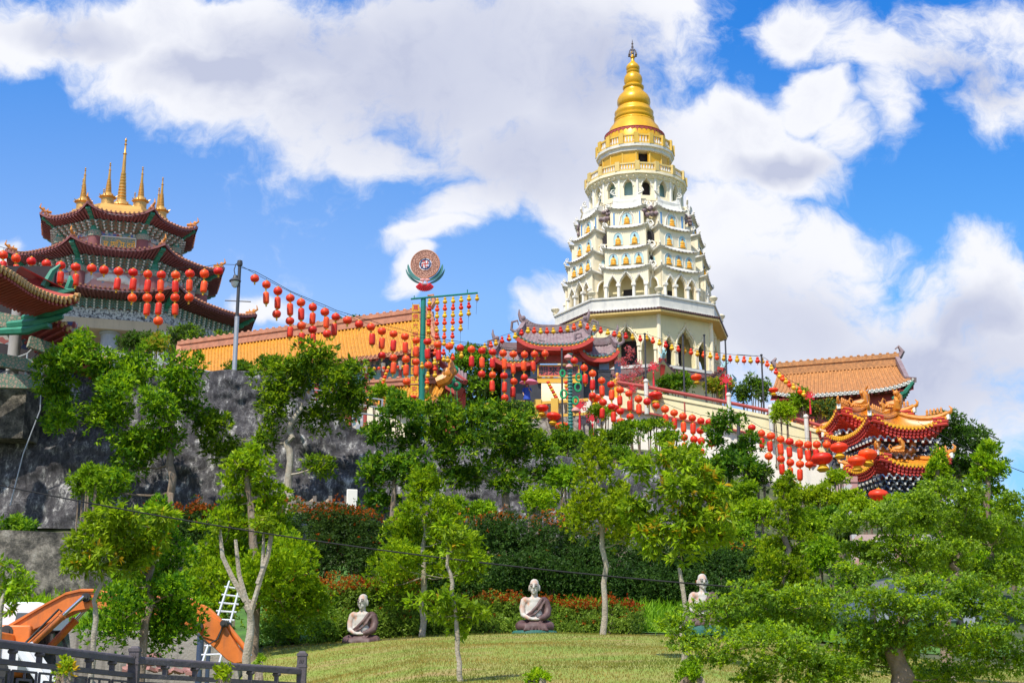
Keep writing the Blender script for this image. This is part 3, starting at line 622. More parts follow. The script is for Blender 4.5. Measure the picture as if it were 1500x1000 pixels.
# ---------- bays
def flare3(mb, w, d, zb, out, lift, th=.07, m=10, rise=.35):
    """small flared roof round three sides of a bay, in the bay frame (x along, y up, z outward)"""
    def edge(s):    # s in 0..3: left side, front, right side
        if s <= 1: x, z, q = -w/2, lerp(-d, 0, s), abs(s)**3*.5; nx, nz = -1, 0; c = s**4
        elif s <= 2: t_ = s-1; x, z = lerp(-w/2, w/2, t_), 0; q = abs(2*t_-1)**3; nx, nz = 0, 1; c = abs(2*t_-1)**4
        else: t_ = s-2; x, z, q = w/2, lerp(0, -d, t_), (1-t_)**3*.5; nx, nz = 1, 0; c = (1-t_)**4
        return x, z, q, nx, nz, c
    for seg in range(3):
        def f(u, v):
            s = seg+min(.9999, max(.0001, u)) if seg != 0 else u; 
            if seg == 1: x, z = lerp(-w/2, w/2, u), 0; e = abs(2*u-1); nx, nz = (2*u-1)*e**4, 1; lf = e**3
            elif seg == 0: x, z = -w/2, lerp(-d, 0, u); e = u; nx, nz = -1, e**5; lf = e**4
            else: x, z = w/2, lerp(0, -d, u); e = 1-u; nx, nz = 1, e**5; lf = e**4
            o_ = out*v; return (x+nx*o_, zb+rise*(1-v)**1.6+lift*lf*v*v, z+nz*o_)
        mb.grid(f, m, 3)
        mb.grid(lambda u, v: (lambda p: (p[0], p[1]-th*v, p[2]))(f(u, 1)), m, 1)
        mb.grid(lambda u, v: (lambda p: (p[0], p[1]-th, p[2]))(f(u, 1-v)) if v < 1 else (lambda p: (p[0], zb-th, p[2]))(f(u, 0)), m, 1)
def curl(mb, p, dx, dz, s):
    """curly plaster dragon ornament; p in the current frame, leaning outward along (dx, dz)"""
    x, y, z = p
    mb.tube([(x-dx*.25*s, y-.05*s, z-dz*.25*s), (x+dx*.12*s, y+.02*s, z+dz*.12*s), (x+dx*.42*s, y+.28*s, z+dz*.42*s), (x+dx*.28*s, y+.62*s, z+dz*.28*s), (x+dx*.02*s, y+.72*s, z+dz*.02*s)], [.13*s,.14*s,.10*s,.08*s,.03*s], 6)
    mb.ball((x+dx*.1*s, y+.3*s, z+dz*.1*s), .13*s, 6, 5); mb.tube([(x, y+.3*s, z), (x-dx*.15*s, y+.55*s, z-dz*.15*s), (x+dx*.05*s, y+.8*s, z)], [.06*s,.05*s,.015*s], 5)
zfl = z_tile+.3
levels = [zfl]; bays_w = [3.3, 3.16, 2.9, 2.5]; bays_r = [5.35, 5.15, 4.85, 4.45]
rz = [zp(393, 5.3), zp(364, 5.1), zp(333, 4.8), zp(305, 4.4)]
zdrum0 = zp(299, 3.9)
core = MB(); octring(core, [(4.55, zfl), (4.5, rz[0]), (4.3, rz[1]), (4.1, rz[2]), (3.95, zdrum0)], corner0)
core.build('tower_core', 'cream', pag)
for k, a in enumerate(faces):      # in each recessed corner: doorway, little balcony and relief
    ca = a+pi/8; Rc = 4.5
    if cos(ca) < -.4: continue
    for j, (zb, sc) in enumerate(((rz[0]+.35, 1), (rz[1]+.3, .9), (zfl+.1, 1.1))):
        rel = MB(oframe(ca, 4.35, 0)); rel.box((0, zb+.6*sc, .0), (.62*sc, 1.2*sc, .2), mi=1); rel.ball((0, zb+1.2*sc, 0), (.31*sc, .3*sc, .1), 10, 6, 1)
        rel.box((0, zb-.02, .18), (1.1, .1, .5)); 
        for q in (-.42, -.14, .14, .42): rel.box((q, zb+.2, .38), (.06, .34, .06))
        rel.box((0, zb+.39, .38), (1.0, .07, .08)); rel.build('corner_balcony', ['ivory', 'dark', 'plum'], pag)
    rel = MB(oframe(ca, 4.35, 0))
    for q in range(9): rel.ball((rnd.uniform(-.5,.5), rz[3]-rnd.uniform(-.1,.6), .1), rnd.uniform(.14,.24), 6, 5)
    rel.build('painted_relief', 'plum', pag)
for k, a in enumerate(faces):
    vis = cos(a) > -.35
    wl = MB(); rf = MB(); co = MB(); ni = MB(); orn = MB(); dk = MB()
    # arcade level
    w, r = bays_w[0], bays_r[0]; z0, z1 = zfl, rz[0]-.05; Fm = oframe(a, r)
    hh = z1-z0; sp_ = z0+hh*.60
    ops = [(-.98, .66, z0+.02, sp_, hh*.24, 'ogee'), (0, .92, z0+.02, sp_+.02, hh*.31, 'ogee'), (.98, .66, z0+.02, sp_, hh*.24, 'ogee')]
    pierced(wl, Fm, w, z0, z1, .22, ops)
    near = cos(a) > -.5
    if near:
        def _tr(m, o_): arch_trim(m, Fm, o_[0], o_[1], o_[3], o_[4], 'ogee', .05, 1.22)
        each('arch_moulding', 'white', pag, ops, _tr)
        def _cl(m, x): m.M = Fm; m.tube([(x, z0, .06), (x, sp_-.02, .06)], [.13, .11], 8); m.box((x, sp_+.02, .06), (.32, .18, .3)); m.box((x, z0+.08, .06), (.32, .16, .3))
        each('arcade_column', 'white', pag, (-1.48, -.56, .56, 1.48), _cl)
    for sgn in (-1, 1):
        Fs = Fm @ Matrix.Translation((sgn*w/2, 0, -1.15)) @ Matrix.Rotation(sgn*pi/2, 4, 'Y'); so_ = [(0, 1.25, z0+.02, z0+hh*.55, hh*.28, 'round')]
        pierced(wl, Fs, 2.1, z0, z1, .22, so_)
        if near: m_ = MB(); arch_trim(m_, Fs, 0, 1.25, z0+hh*.55, hh*.28, 'round', .06, 1.15, crest=False); m_.build('arch_moulding', 'white', pag)
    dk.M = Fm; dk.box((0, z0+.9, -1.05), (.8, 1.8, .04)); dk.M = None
    # upper tiers
    for j in range(3):
        w, r = bays_w[j+1], bays_r[j+1]; z0, z1 = rz[j]+.12, rz[j+1]; Fm = oframe(a, r); hh = z1-z0
        wl.M = Fm; wl.box((0, (z0+z1)/2, -1.05), (w, hh, 2.1)); wl.M = None
        cnt = [3, 2, 1][j]
        nis = []
        for q in range(cnt):
            x = (q-(cnt-1)/2)*(w/(cnt+.35)); s_ = .92 if cnt > 1 else 1.0; nis.append((x, .78*s_, z0+hh*.20, hh*.52))
        for x, ww, zb, hz in nis:
            ni = MB(Fm); co = MB(); pts = [(x-ww/2, zb)]+[(x+ww/2*sin(t_), zb+hz*.6+hz*.55*cos(t_)) for t_ in [(-pi/2)+pi*i/10 for i in range(11)]]+[(x+ww/2, zb)]
            n_ = len(pts); ni.add([(p[0], p[1], .015) for p in pts], [tuple(range(n_))[::-1]])
            co.M = Fm; co.tube([(p[0], p[1], .03) for p in pts]+[(pts[0][0], pts[0][1], .03)], .028, 5); co.M = None
            if j == 2: co.M = Fm; co.tube([(x-.62, zb-.05, .03), (x-.5, zb+hz*.8, .03), (x, zb+hz*1.75, .03), (x+.5, zb+hz*.8, .03), (x+.62, zb-.05, .03)], .06, 5); co.M = None
            if near: n__ = ni.build('niche', 'niche', pag); co.build('niche_rim', 'white', n__)
        if j == 2 and near:
            for sx in (-1, 1): dk2 = MB(Fm); dk2.box((sx*(w/2-.28), z0+hh*.5, .02), (.1, hh*.62, .05)); dk2.build('blue_window', 'blue', pag, 0)
        for sgn in (-1, 1):
            ni = MB(); ni.M = Fm @ Matrix.Translation((sgn*(w/2+.012), 0, -1.0)) @ Matrix.Rotation(sgn*pi/2, 4, 'Y')
            pts = [(-.3, z0+hh*.22)]+[(.3*sin(t_), z0+hh*.55+.3*cos(t_)) for t_ in [(-pi/2)+pi*i/10 for i in range(11)]]+[(.3, z0+hh*.22)]
            ni.add([(p[0], p[1], .0) for p in pts], [tuple(range(len(pts)))[::-1]])
            if near: ni.build('side_niche', 'niche', pag)
        if vis and cos(a) > .1:
            for x, ww, zb, hz in nis: buddha(pag, fM(a, r, x, zb+.04, .06), .84)
    for j in range(4):
        w, r = bays_w[j]+.02, bays_r[j]; rf.M = oframe(a, r); flare3(rf, w, 2.0, rz[j]+.02, .20, .24, rise=.22)
        rf.M = None; orn = rf; orn.M = oframe(a, r)
        if near:
            for sgn in (-1, 1):
                cu = MB(oframe(a, r)); curl(cu, (sgn*(w/2+.12), rz[j]+.22, .12), sgn*.7, .7, .42 if j < 3 else .36); cu.build('corner_curl', 'white', pag)
                cu = MB(oframe(a, r)); curl(cu, (sgn*(w/2+.16), rz[j]+.2, -.75), sgn, 0, .75); cu.tube([(sgn*(w/2+.16), rz[j]+.2, -.75), (sgn*(w/2+.1), rz[j]-.4, -1.2)], .08, 5); curl(cu, (sgn*(w/2+.10), rz[j]-.4, -1.2), sgn, .3, .8); cu.build('dragon_relief', 'white', pag)
        n_ = int(w/.16)
        for q in range(n_+1): x = -w/2+w*q/n_; e = abs(2*q/n_-1); orn.ball((x, rz[j]-.06+.24*e**3, .21), .05, 5, 4, 1 if q % 2 else 0)
        rf.M = None
    # crowning gable parapet
    w, r = 2.2, 4.25; zt = rz[3]+.25; rf.M = oframe(a, r)
    rf.grid(lambda u, v: (lerp(-w/2, w/2, u)*(1-.1*v), zt+v*(.62+.55*abs(2*u-1)**3), .12-.3*v), 12, 2); rf.box((0, zt+.25, -.55), (w*.94, .5, 1.1)); rf.M = None
    if near:
        for sgn in (-1, 1): cu = MB(oframe(a, r)); curl(cu, (sgn*w*.45, zt+1.05, -.15), sgn, .2, .6); cu.build('corner_curl', 'white', pag)
    if cos(a) > -.5:
        wl.build('bay_wall', 'ivory', pag); dk.build('bay_doorway', 'dark', pag); rf.build('bay_roofs', ['palegrey', 'stonedk'], pag)
    else:
        wl.build('bay_wall', 'ivory', pag); rf.build('bay_roofs', ['palegrey', 'stonedk'], pag)
# ---------- white drum with lancet windows, two balustrades, yellow drum
def rpx(hw, py, Y=PY): return hw/FPX*Y/(cos(PITCH)-(500-py)/FPX*sin(PITCH))
n16 = 16; r16 = corner0+pi/16
R1 = rpx(67, 270); zd1 = zp(253, R1)
mb = MB(); segs = [r16+pi/16+k*2*pi/n16-pi/8 for k in range(n16)]
wseg = 2*R1*sin(pi/n16); tr = MB(); nb = MB()
for a in segs:
    Fm = oframe(a, R1*cos(pi/n16)); zb = zp(287, R1)
    pierced(mb, Fm, wseg, zdrum0-.6, zd1, .3, [(0, .68, zb+.1, zb+.85, .62, 'ogee')]); arch_trim(tr, Fm, 0, .68, zb+.85, .62, 'ogee', .04, 1.18, crest=False)
    tr.tube([(sin(a+pi/16)*R1, -cos(a+pi/16)*R1, zdrum0), (sin(a+pi/16)*R1, -cos(a+pi/16)*R1, zd1)], .1, 6)
mb.build('upper_drum_wall', 'ivory', pag); tr.build('upper_window_mouldings', 'white', pag)
nb.lathe((0,0,0), [(R1-.7, zdrum0-.5), (R1-.7, zd1)], n16, 0, r16); nb.build('upper_inner_wall', 'niche', pag)
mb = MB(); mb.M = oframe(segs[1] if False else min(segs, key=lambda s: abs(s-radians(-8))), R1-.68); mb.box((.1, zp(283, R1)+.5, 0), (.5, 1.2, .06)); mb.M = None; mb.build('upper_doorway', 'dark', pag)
# ring platform under the drum with red and white balustrade
zr0 = zp(308, R1+.5); zr1 = zp(292, R1+.5)
mb = MB(); octring(mb, [(3.4, zr0-.5), (R1+.35, zr0-.15), (R1+.5, zr0), (R1+.5, zr0+.12), (3, zr0+.12)], r16, n16)
mb.build('ring_platform', 'cream', pag)
def ring_balustrade(R, z, h, n, rot, mpost, mbal, name, par, solid=None):
    pst = MB(); bal = MB()
    for k in range(n):
        a, b = rot+2*pi*k/n, rot+2*pi*(k+1)/n; A = Vector((R*sin(a), -R*cos(a), z)); B = Vector((R*sin(b), -R*cos(b), z))
        baluster_run(pst, bal, A, B, h, .19, .07, rail=.13)
    pst.build(name+'_posts_and_rails', mpost, par); bal.build(name+'_balusters', mbal, par)
ring_balustrade(R1+.38, zr0+.12, zr1-zr0, n16, r16, 'ivory', 'white', 'ring_balustrade', pag)
R2 = rpx(72, 248); zc1 = zp(253, R2)
mb = MB(); octring(mb, [(R1-.1, zc1-.35), (R1+.12, zc1-.3), (R2-.05, zc1-.05), (R2+.12, zc1), (R2+.12, zc1+.2), (2.5, zc1+.22)], r16, n16)
for k in range(n16*3): a = 2*pi*k/(n16*3); mb.ball(((R2-.1)*sin(a), -(R2-.1)*cos(a), zc1-.16), .09, 6, 4)
mb.build('white_cornice', 'ivory', pag)
ring_balustrade(R2-.03, zc1+.22, zp(237, R2)-zc1-.22, n16, r16, 'ochrepale', 'white', 'lower_gold_balustrade', pag)
R3 = rpx(51, 225); zy1 = zp(213, R3+.4)
mb = MB(); tr = MB(); wsg = 2*R3*sin(pi/n16)
fa = min(segs, key=lambda s: abs(s-radians(-8)))
for a in segs:
    ops = [(0, .75, zp(238, R3)+.05, zp(238, R3)+.75, .45, 'round')] if abs(((a-fa+pi) % (pi/2))-0) < .01 or a == fa else []
    pierced(mb, oframe(a, R3*cos(pi/n16)), wsg, zc1+.2, zy1, .25, ops)
    tr.tube([(sin(a+pi/16)*R3, -cos(a+pi/16)*R3, zc1+.2), (sin(a+pi/16)*R3, -cos(a+pi/16)*R3, zy1)], .06, 6)
mb.build('yellow_drum_wall', 'gold', pag); tr.build('yellow_drum_ribs', 'yellow', pag)
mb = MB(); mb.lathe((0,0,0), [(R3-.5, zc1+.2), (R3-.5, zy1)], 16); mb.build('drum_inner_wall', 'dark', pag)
R4 = rpx(56, 207)
mb = MB(); octring(mb, [(R3, zy1-.3), (R3+.15, zy1-.25), (R4-.1, zy1), (R4+.05, zy1+.06), (R4+.05, zy1+.28), (2, zy1+.3)], r16, n16); mb.build('upper_cornice', 'palegrey', pag)
ring_balustrade(R4-.1, zy1+.28, zp(195, R4)-zy1-.28, n16, r16, 'yellow', 'white', 'upper_gold_balustrade', pag)
# bell and spire (silhouette read on the axis plane)
def zc(py): return zp(py, 0)
def pr(lst): return [(rpx(hw, py), zc(py)) for hw, py in lst]
Rr = rpx(43, 195)
mb = MB(); mb.lathe((0,0,0), [(Rr+.02, zy1+.2), (Rr+.02, zp(188, Rr)), (Rr-.1, zp(184, Rr))]+pr([(36,190),(31,184),(29,180)]), 32); mb.build('bell_base', 'gold', pag)
mb = MB()
for k in range(40):
    a = 2*pi*k/40; d = .42 if k % 4 == 0 else .22; mb.M = Matrix.Translation((sin(a)*(Rr+.03), -cos(a)*(Rr+.03), zp(186, Rr))) @ Matrix.Rotation(a, 4, 'Z')
    mb.add([(-.17,0,.1),(.17,0,.1),(.17,0,-.04),(.05,0,-.1),(0,0,-d),(-.05,0,-.1),(-.17,0,-.04),(-.17,.06,.14),(.17,.06,.14)], [(0,7,8,1),(0,1,2,3,4,5,6)])
mb.M = None; mb.lathe((0,0,0), [(Rr-.02, zp(186,Rr)+.06), (Rr+.07, zp(186,Rr)+.12), (Rr-.06, zp(186, Rr)+.2)], 40); mb.build('red_lotus_trim', 'redtrim', pag)
prof = pr([(30,181),(28,178),(29.5,176),(29.5,174),(27,172.5),(27.5,170),(28.5,168),(28.5,166),(26,164),(25,161),(24.5,160),(21.5,158),(23.6,155),(24.4,151.5),(24,147),(21.5,142),(17.5,138),(14.8,135),(14,132),(15.5,130.5),(15.5,128),(13.2,126.5),(11.5,125),(13,122),(13.6,118),(12.8,113.5),(10.4,110),(8.6,108.5),(9.6,107),(9.8,105),(8.4,104),(10,101.5),(9.8,98.5),(7.5,95),(4.5,92.2),(2.6,90),(2.2,86),(3.6,85),(3.4,83.5),(2.0,82.5),(1.8,79),(2.8,78),(2.6,76.5)])
mb = MB(); mb.lathe((0,0,0), prof, 40); mb.build('golden_bell_spire', 'gold', pag, smooth=50)
mb = MB(); mb.lathe((0,0,0), pr([(1.8,77),(1.4,70),(2.0,69.5),(1.2,68),(1.2,65),(1.7,64.5),(.9,63),(.5,60),(0,57.5)]), 10); 
for k in range(6):
    a = k*pi/3; zz = zc(80); r_ = .30; mb.tube([(0,0,zz+.25), (r_*.6*sin(a), -r_*.6*cos(a), zz+.42), (r_*sin(a), -r_*cos(a), zz+.2)], .035, 5); mb.lathe((r_*sin(a), -r_*cos(a), zz-.12), [(.11,0),(.09,.14),(.03,.28)], 6)
mb.build('finial', 'stonedk', pag)
# ================================================================ octagonal pavilion on the left
VX, VY, VA, VZ = -37.65, 130.0, radians(13.5), 27.0
pav = thing('octagonal_pavilion', 'three tiered octagonal pavilion with golden platform and spires behind the lantern strings', 'pavilion', (VX, VY, VZ))
vc = VA+radians(-20)        # angle of the front left corner
def zv(py, dr): return zof(py, VY-dr)-VZ
vf = [vc+pi/8+k*pi/4 for k in range(8)]
def tier(R, z, Rw, zw_top, lab, name, rise=.4):
    """one eave: red fascia, tile ends, rafters, brackets with green corner beams"""
    lift = lambda s: .75*abs(s)**3
    roof = MB(); un = MB()
    flared(roof, Rw+.2, z+rise, R, z, vc, lift, under=None, th=.22, cext=.3)
    r_ = roof.build(name, 'terra' if False else 'maroon', pav)
    te = MB(); tile_edge(te, R, z+.02, vc, liftf=lift, step=.40, rr=.10, out=.16); te.build('tile_end_row', 'terra', r_)
    so_ = MB()
    for k in range(8):
        a, b = vc+k*pi/4, vc+(k+1)*pi/4; A = Vector((sin(a), -cos(a), 0)); B = Vector((sin(b), -cos(b), 0)); n_ = int(R*.765/.34)
        so_.grid(lambda u, v: (lambda p: Vector((p.x, p.y, lerp(z-.24+lift(2*u-1), z-.5, v))))(A.lerp(B, u)*lerp(R*1.0, R*.80, v)), 12, 1, 0, True)
        for q in range(n_+1):
            u = q/n_; o_ = A.lerp(B, u); so_.beam((o_*R*.995)+Vector((0,0,z-.30+lift(2*u-1))), (o_*R*.82)+Vector((0,0,z-.54)), .13, .13, 0)
    so_.build('rafters', 'maroon', r_)
    # bracket band: rows of small stepped arms
    br = MB(); bp = MB()
    for k in range(8):
        a, b = vc+k*pi/4, vc+(k+1)*pi/4; A = Vector((sin(a), -cos(a), 0)); B = Vector((sin(b), -cos(b), 0)); nn = Vector((sin((a+b)/2), -cos((a+b)/2), 0)); uu = (B-A).normalized()
        if nn.y > .75: continue
        for row in range(4):
            Rr_ = lerp(Rw+.1, R*.86, row/3); zz = lerp(z-1.22, z-.55, row/3); n_ = max(4, int(Rr_*.765/.62)); L2 = Rr_*.765/n_
            for q in range(n_):
                c = A.lerp(B, (q+.5)/n_)*Rr_; c.z = zz
                for sg in (-1, 1):     # V shaped arms
                    br.beam(c-Vector((0,0,.12)), c+uu*sg*L2*.48+Vector((0,0,.15)), .10, .08, 0, nn); 
                br.beam(c-Vector((0,0,.16))-nn*.3, c-Vector((0,0,.16))+nn*.22, .14, .14, 1); br.box(c+Vector((0,0,.17)), (.16,.16,.07), (a+b)/2, 2)
        bp.add([A*(Rw+.02)+Vector((0,0,z-1.35)), B*(Rw+.02)+Vector((0,0,z-1.35)), B*R*.86+Vector((0,0,z-.50)), A*R*.86+Vector((0,0,z-.50))], [(0,1,2,3)])
    br.build('bracket_tiers', ['teal', 'palegrey', 'maroon'], r_, smooth=0); bp.build('bracket_backing', 'dark' if False else 'bark', r_)
    def cb(mb, k):
        a = vc+k*pi/4; d = Vector((sin(a), -cos(a), 0)); 
        for j in range(5): q = lerp(R*1.0, Rw+.1, j/4.0); mb.beam(d*q+Vector((0,0,z+.45-.30*j-.2)), d*(q-1.0)+Vector((0,0,z+.35-.30*j-.45)), .42-.04*j, .24)
    each('corner_beam', 'green', r_, [k for k in range(8) if -cos(vc+k*pi/4) < .75], cb)
    def orn_(mb, k):
        a = vc+k*pi/4; d = Vector((sin(a), -cos(a), 0)); p = d*(R+.1); p.z = z+.85
        mb.M = Matrix.Translation(p) @ Matrix.Rotation(a, 4, 'Z'); mb.tube([(0,.9,.05),(0,.2,.1),(0,-.2,.35),(0,-.1,.75)], [.14,.14,.1,.03], 6); mb.ball((0,.15,.28), (.09,.15,.14), 6, 5); mb.tube([(0,.5,.1),(0,.6,.4)], [.08,.03], 5)
    each('ridge_end_ornament', 'ornament', r_, [k for k in range(8) if -cos(vc+k*pi/4) < .5], orn_)
    return r_
zt1 = 45.2-VZ; zt2 = 41.0-VZ; zt3 = 36.3-VZ
# walls between the roofs
def vwall(R, z0, z1, mtl, name): mb = MB(); octring(mb, [(R, z0), (R, z1)], vc); return mb.build(name, mtl, pav)
Rw1, Rw2, Rw3 = 5.5, 8.3, 11.6
vwall(Rw1, zt2+.6, zt1+.6, 'pinkpanel', 'top_storey_wall'); vwall(Rw2, zt3+.6, zt2+.4, 'pinkpanel', 'middle_storey_wall'); vwall(Rw3, zt3-2.2, zt3+.4, 'frieze', 'lower_frieze_wall')
tier(7.5, zt1, Rw1, zt1-2.1, '', 'top_roof'); tier(10.35, zt2, Rw2, zt2-2.0, '', 'middle_roof', .45); tier(13.7, zt3, Rw3, zt3-2.0, '', 'lower_roof', .45)
for R, zz, hh, mt_ in ((Rw1, zt1-1.75, .38, 'frieze'), (Rw2, zt2-1.8, .42, 'frieze'), (Rw3, zt3-2.3, .9, 'mural')):
    mb = MB(); octring(mb, [(R, zz), (R+.12, zz), (R+.12, zz+hh), (R, zz+hh)], vc); mb.build('painted_beam', mt_, pav)
def vcol(R, z0, z1, r, mtl='maroon'):
    for k in range(8):
        a = vc+k*pi/4
        if -cos(a) > .6: continue
        mb = MB(); mb.lathe((R*sin(a), -R*cos(a), 0), [(r, z0), (r, z1-.75)], 16); c = mb.build('pillar', mtl, pav)
        mb = MB(); mb.lathe((R*sin(a), -R*cos(a), 0), [(r+.05, z1-.75), (r+.07, z1-.25), (r+.02, z1-.2)], 16); mb.build('capital', 'frieze2', c)
        mb = MB(); mb.lathe((R*sin(a), -R*cos(a), 0), [(r*.8, z1-.2), (r*.6, z1+.9)], 8); mb.build('neck', 'green', c)
vcol(Rw1+.1, zt2+.3, zt1-1.2, .55); vcol(Rw2+.15, zt3+.3, zt2-1.25, .62)
# inscription panel on the front face
fa_ = vf[0]; Fm = oframe(fa_, Rw1*AP+.12)
mb = MB(); mb.M = Fm; mb.box((0, zt1-2.5, 0), (3.1, 1.35, .12)); mb.build('inscription_panel', 'frieze2', pav)
mb = MB(); mb.M = Fm
for y, x, w_, h_ in ((zt1-1.82, 0, 3.2, .08), (zt1-3.18, 0, 3.2, .08), (zt1-2.5, -1.56, .08, 1.4), (zt1-2.5, 1.56, .08, 1.4)): mb.box((x, y, .06), (w_, h_, .12))
mb.build('panel_frame', 'palegrey', pav)
text_mesh('ॐ म णि प द्मे हूं', .70, 'gold_inscription', 'goldfig', pav, Fm @ Matrix.Translation((0, zt1-2.55, .09)) @ Matrix.Scale(1.1, 4, (0,1,0)), .02)
# square emblem panels on the second storey
def emb(mb, a): mb.M = oframe(a, Rw2*AP+.06); mb.box((0, zt2-2.55, 0), (4.2, 1.4, .1)); mb.tube([(-1.6, zt2-2.6, .1), (-.6, zt2-2.35, .12), (.8, zt2-2.4, .12), (1.6, zt2-2.8, .1)], [.1,.35,.4,.15], 8, 1)
each('mural_panel', ['pinkpanel', 'palegrey'], pav, [vf[0], vf[1], vf[7]], emb)
# beam ring and open ground storey with grey pillars
zb0 = zt3-2.3
mb = MB(); octring(mb, [(9.2, zb0-.9), (Rw3+.3, zb0-.9), (Rw3+.3, zb0-.02), (9.2, zb0-.02)], vc); mb.build('ring_beam', 'beam', pav)
mb = MB(); octring(mb, [(0.0, zb0-.25), (9.3, zb0-.25)], vc); mb.build('ceiling', 'stone', pav)
mb = MB(); octring(mb, [(5.5, 0), (5.5, zb0-.3)], vc); mb.build('core_wall', 'stone', pav)
mb = MB()
for k in range(8):
    a = vc+k*pi/4; mb.beam((3*sin(a), -3*cos(a), zb0-.6), (11.5*sin(a), -11.5*cos(a), zb0-.75), .5, .6)
mb.build('ceiling_beams', 'beam', pav)
for k in range(8):
    a = vc+k*pi/4
    mb = MB(); mb.lathe((11.2*sin(a), -11.2*cos(a), 0), [(.75, -3), (.75, zb0-1.2), (.9, zb0-1.1), (.9, zb0-.9)], 20); mb.build('stone_pillar', 'stone', pav)
for k in (0, 1, 2, 7):
    a = vc+k*pi/4+.38; mb = MB(); mb.lathe((9.8*sin(a), -9.8*cos(a), 0), [(.75, -3), (.75, zb0-1.2), (.9, zb0-1.1), (.9, zb0-.9)], 20); mb.build('stone_pillar', 'stone', pav)
# golden platform and nine spires
zg = zt1+1.15
mb = MB(); octring(mb, [(5.4, zg-.9), (5.1, zg+.1), (4.9, zg+.15), (4.7, zg+.55), (4.4, zg+.6), (0, zg+1.02)], vc); mb.build('golden_platform', 'goldm', pav)
def spire(x, y, z, h, r, name='spire'):
    mb = MB(); P = [(r*1.05, 0), (r*1.0, r*.3), (r, r*1.25), (r*1.15, r*1.35), (r*1.35, r*1.45), (r*1.3, r*1.62), (r*.98, r*1.7), (r*.8, r*2.0), (r*.5, r*2.3)]
    z1, r1 = r*2.35, r*.42; nR = 9; zr = lerp(z1, h, .45)
    for k in range(nR):
        q = k/nR; rr = lerp(r1, r1*.52, q); za = lerp(z1, zr, q); zb_ = lerp(z1, zr, (k+.55)/nR); P += [(rr*1.25, za), (rr*1.25, zb_), (rr*.85, zb_+.02)]
    P += [(r1*.55, zr), (r1*.38, lerp(zr, h, .5)), (r1*.6, lerp(zr, h, .52)), (r1*.3, lerp(zr, h, .56)), (r1*.22, lerp(zr, h, .78)), (r1*.45, lerp(zr, h, .8)), (r1*.15, lerp(zr, h, .84)), (r1*.35, lerp(zr, h, .92)), (0, h)]
    mb.lathe((x, y, z), P, 16)
    for k in range(8): a = k*pi/4; mb.tube([(x+r*1.3*sin(a), y-r*1.3*cos(a), z+r*1.55), (x+r*1.6*sin(a), y-r*1.6*cos(a), z+r*1.75)], [.07, .02], 5)
    return mb.build(name, 'goldm', pav, smooth=35)
spire(0, 0, zg+.6, 55.4-VZ-zg-.6, .85, 'central_spire')
for k in range(8):
    a = vc+radians(4)+k*pi/4; spire(3.9*sin(a), -3.9*cos(a), zg+.5, 4.4, .58, 'small_spire')
mb = MB(); octring(mb, [(14, -6), (14, -.2), (0, -.1)], vc); mb.build('pavilion_base', 'concrete', pav)

# ================================================================ straight tiled roofs
def tiled_slope(mb, A, B, C, D, ncol, sag=.25, r=.08, nrow=22, mi=0, eave_lift=0.0, thick=.12):
    """A->B along the eave, D->C along the ridge; corrugated rows of barrel tiles run up the slope"""
    A, B, C, D = map(Vector, (A, B, C, D)); nrm = (B-A).cross(D-A).normalized()
    if nrm.z < 0: nrm = -nrm
    def base(u, v):
        p = A.lerp(B, u).lerp(D.lerp(C, u), v); p.z -= sag*4*v*(1-v)*.5; p.z += eave_lift*(abs(2*u-1)**4)*(1-v)**2; return p
    prof = [(0, 0), (.2, 0), (.32, .75), (.5, 1), (.68, .75), (.8, 0)]
    V = []; F = []
    us = [(c+q)/ncol for c in range(ncol) for q, _ in prof]+[1.0]; hs = [h for c in range(ncol) for _, h in prof]+[0]
    m = len(us)
    for j in range(nrow+1):
        for u, h in zip(us, hs):
            bump = .035*((j % 2)) if h > 0 else 0
            V.append(base(u, j/nrow)+nrm*(h*r+bump))
    for j in range(nrow):
        for i in range(m-1): a = j*m+i; F.append((a, a+1, a+m+1, a+m))
    mb.add(V, F, mi)
    return base
def verge(mb, pts, w=.28, h=.3, mi=0):
    for a, b in zip(pts, pts[1:]): mb.beam(a, b, w, h, mi)
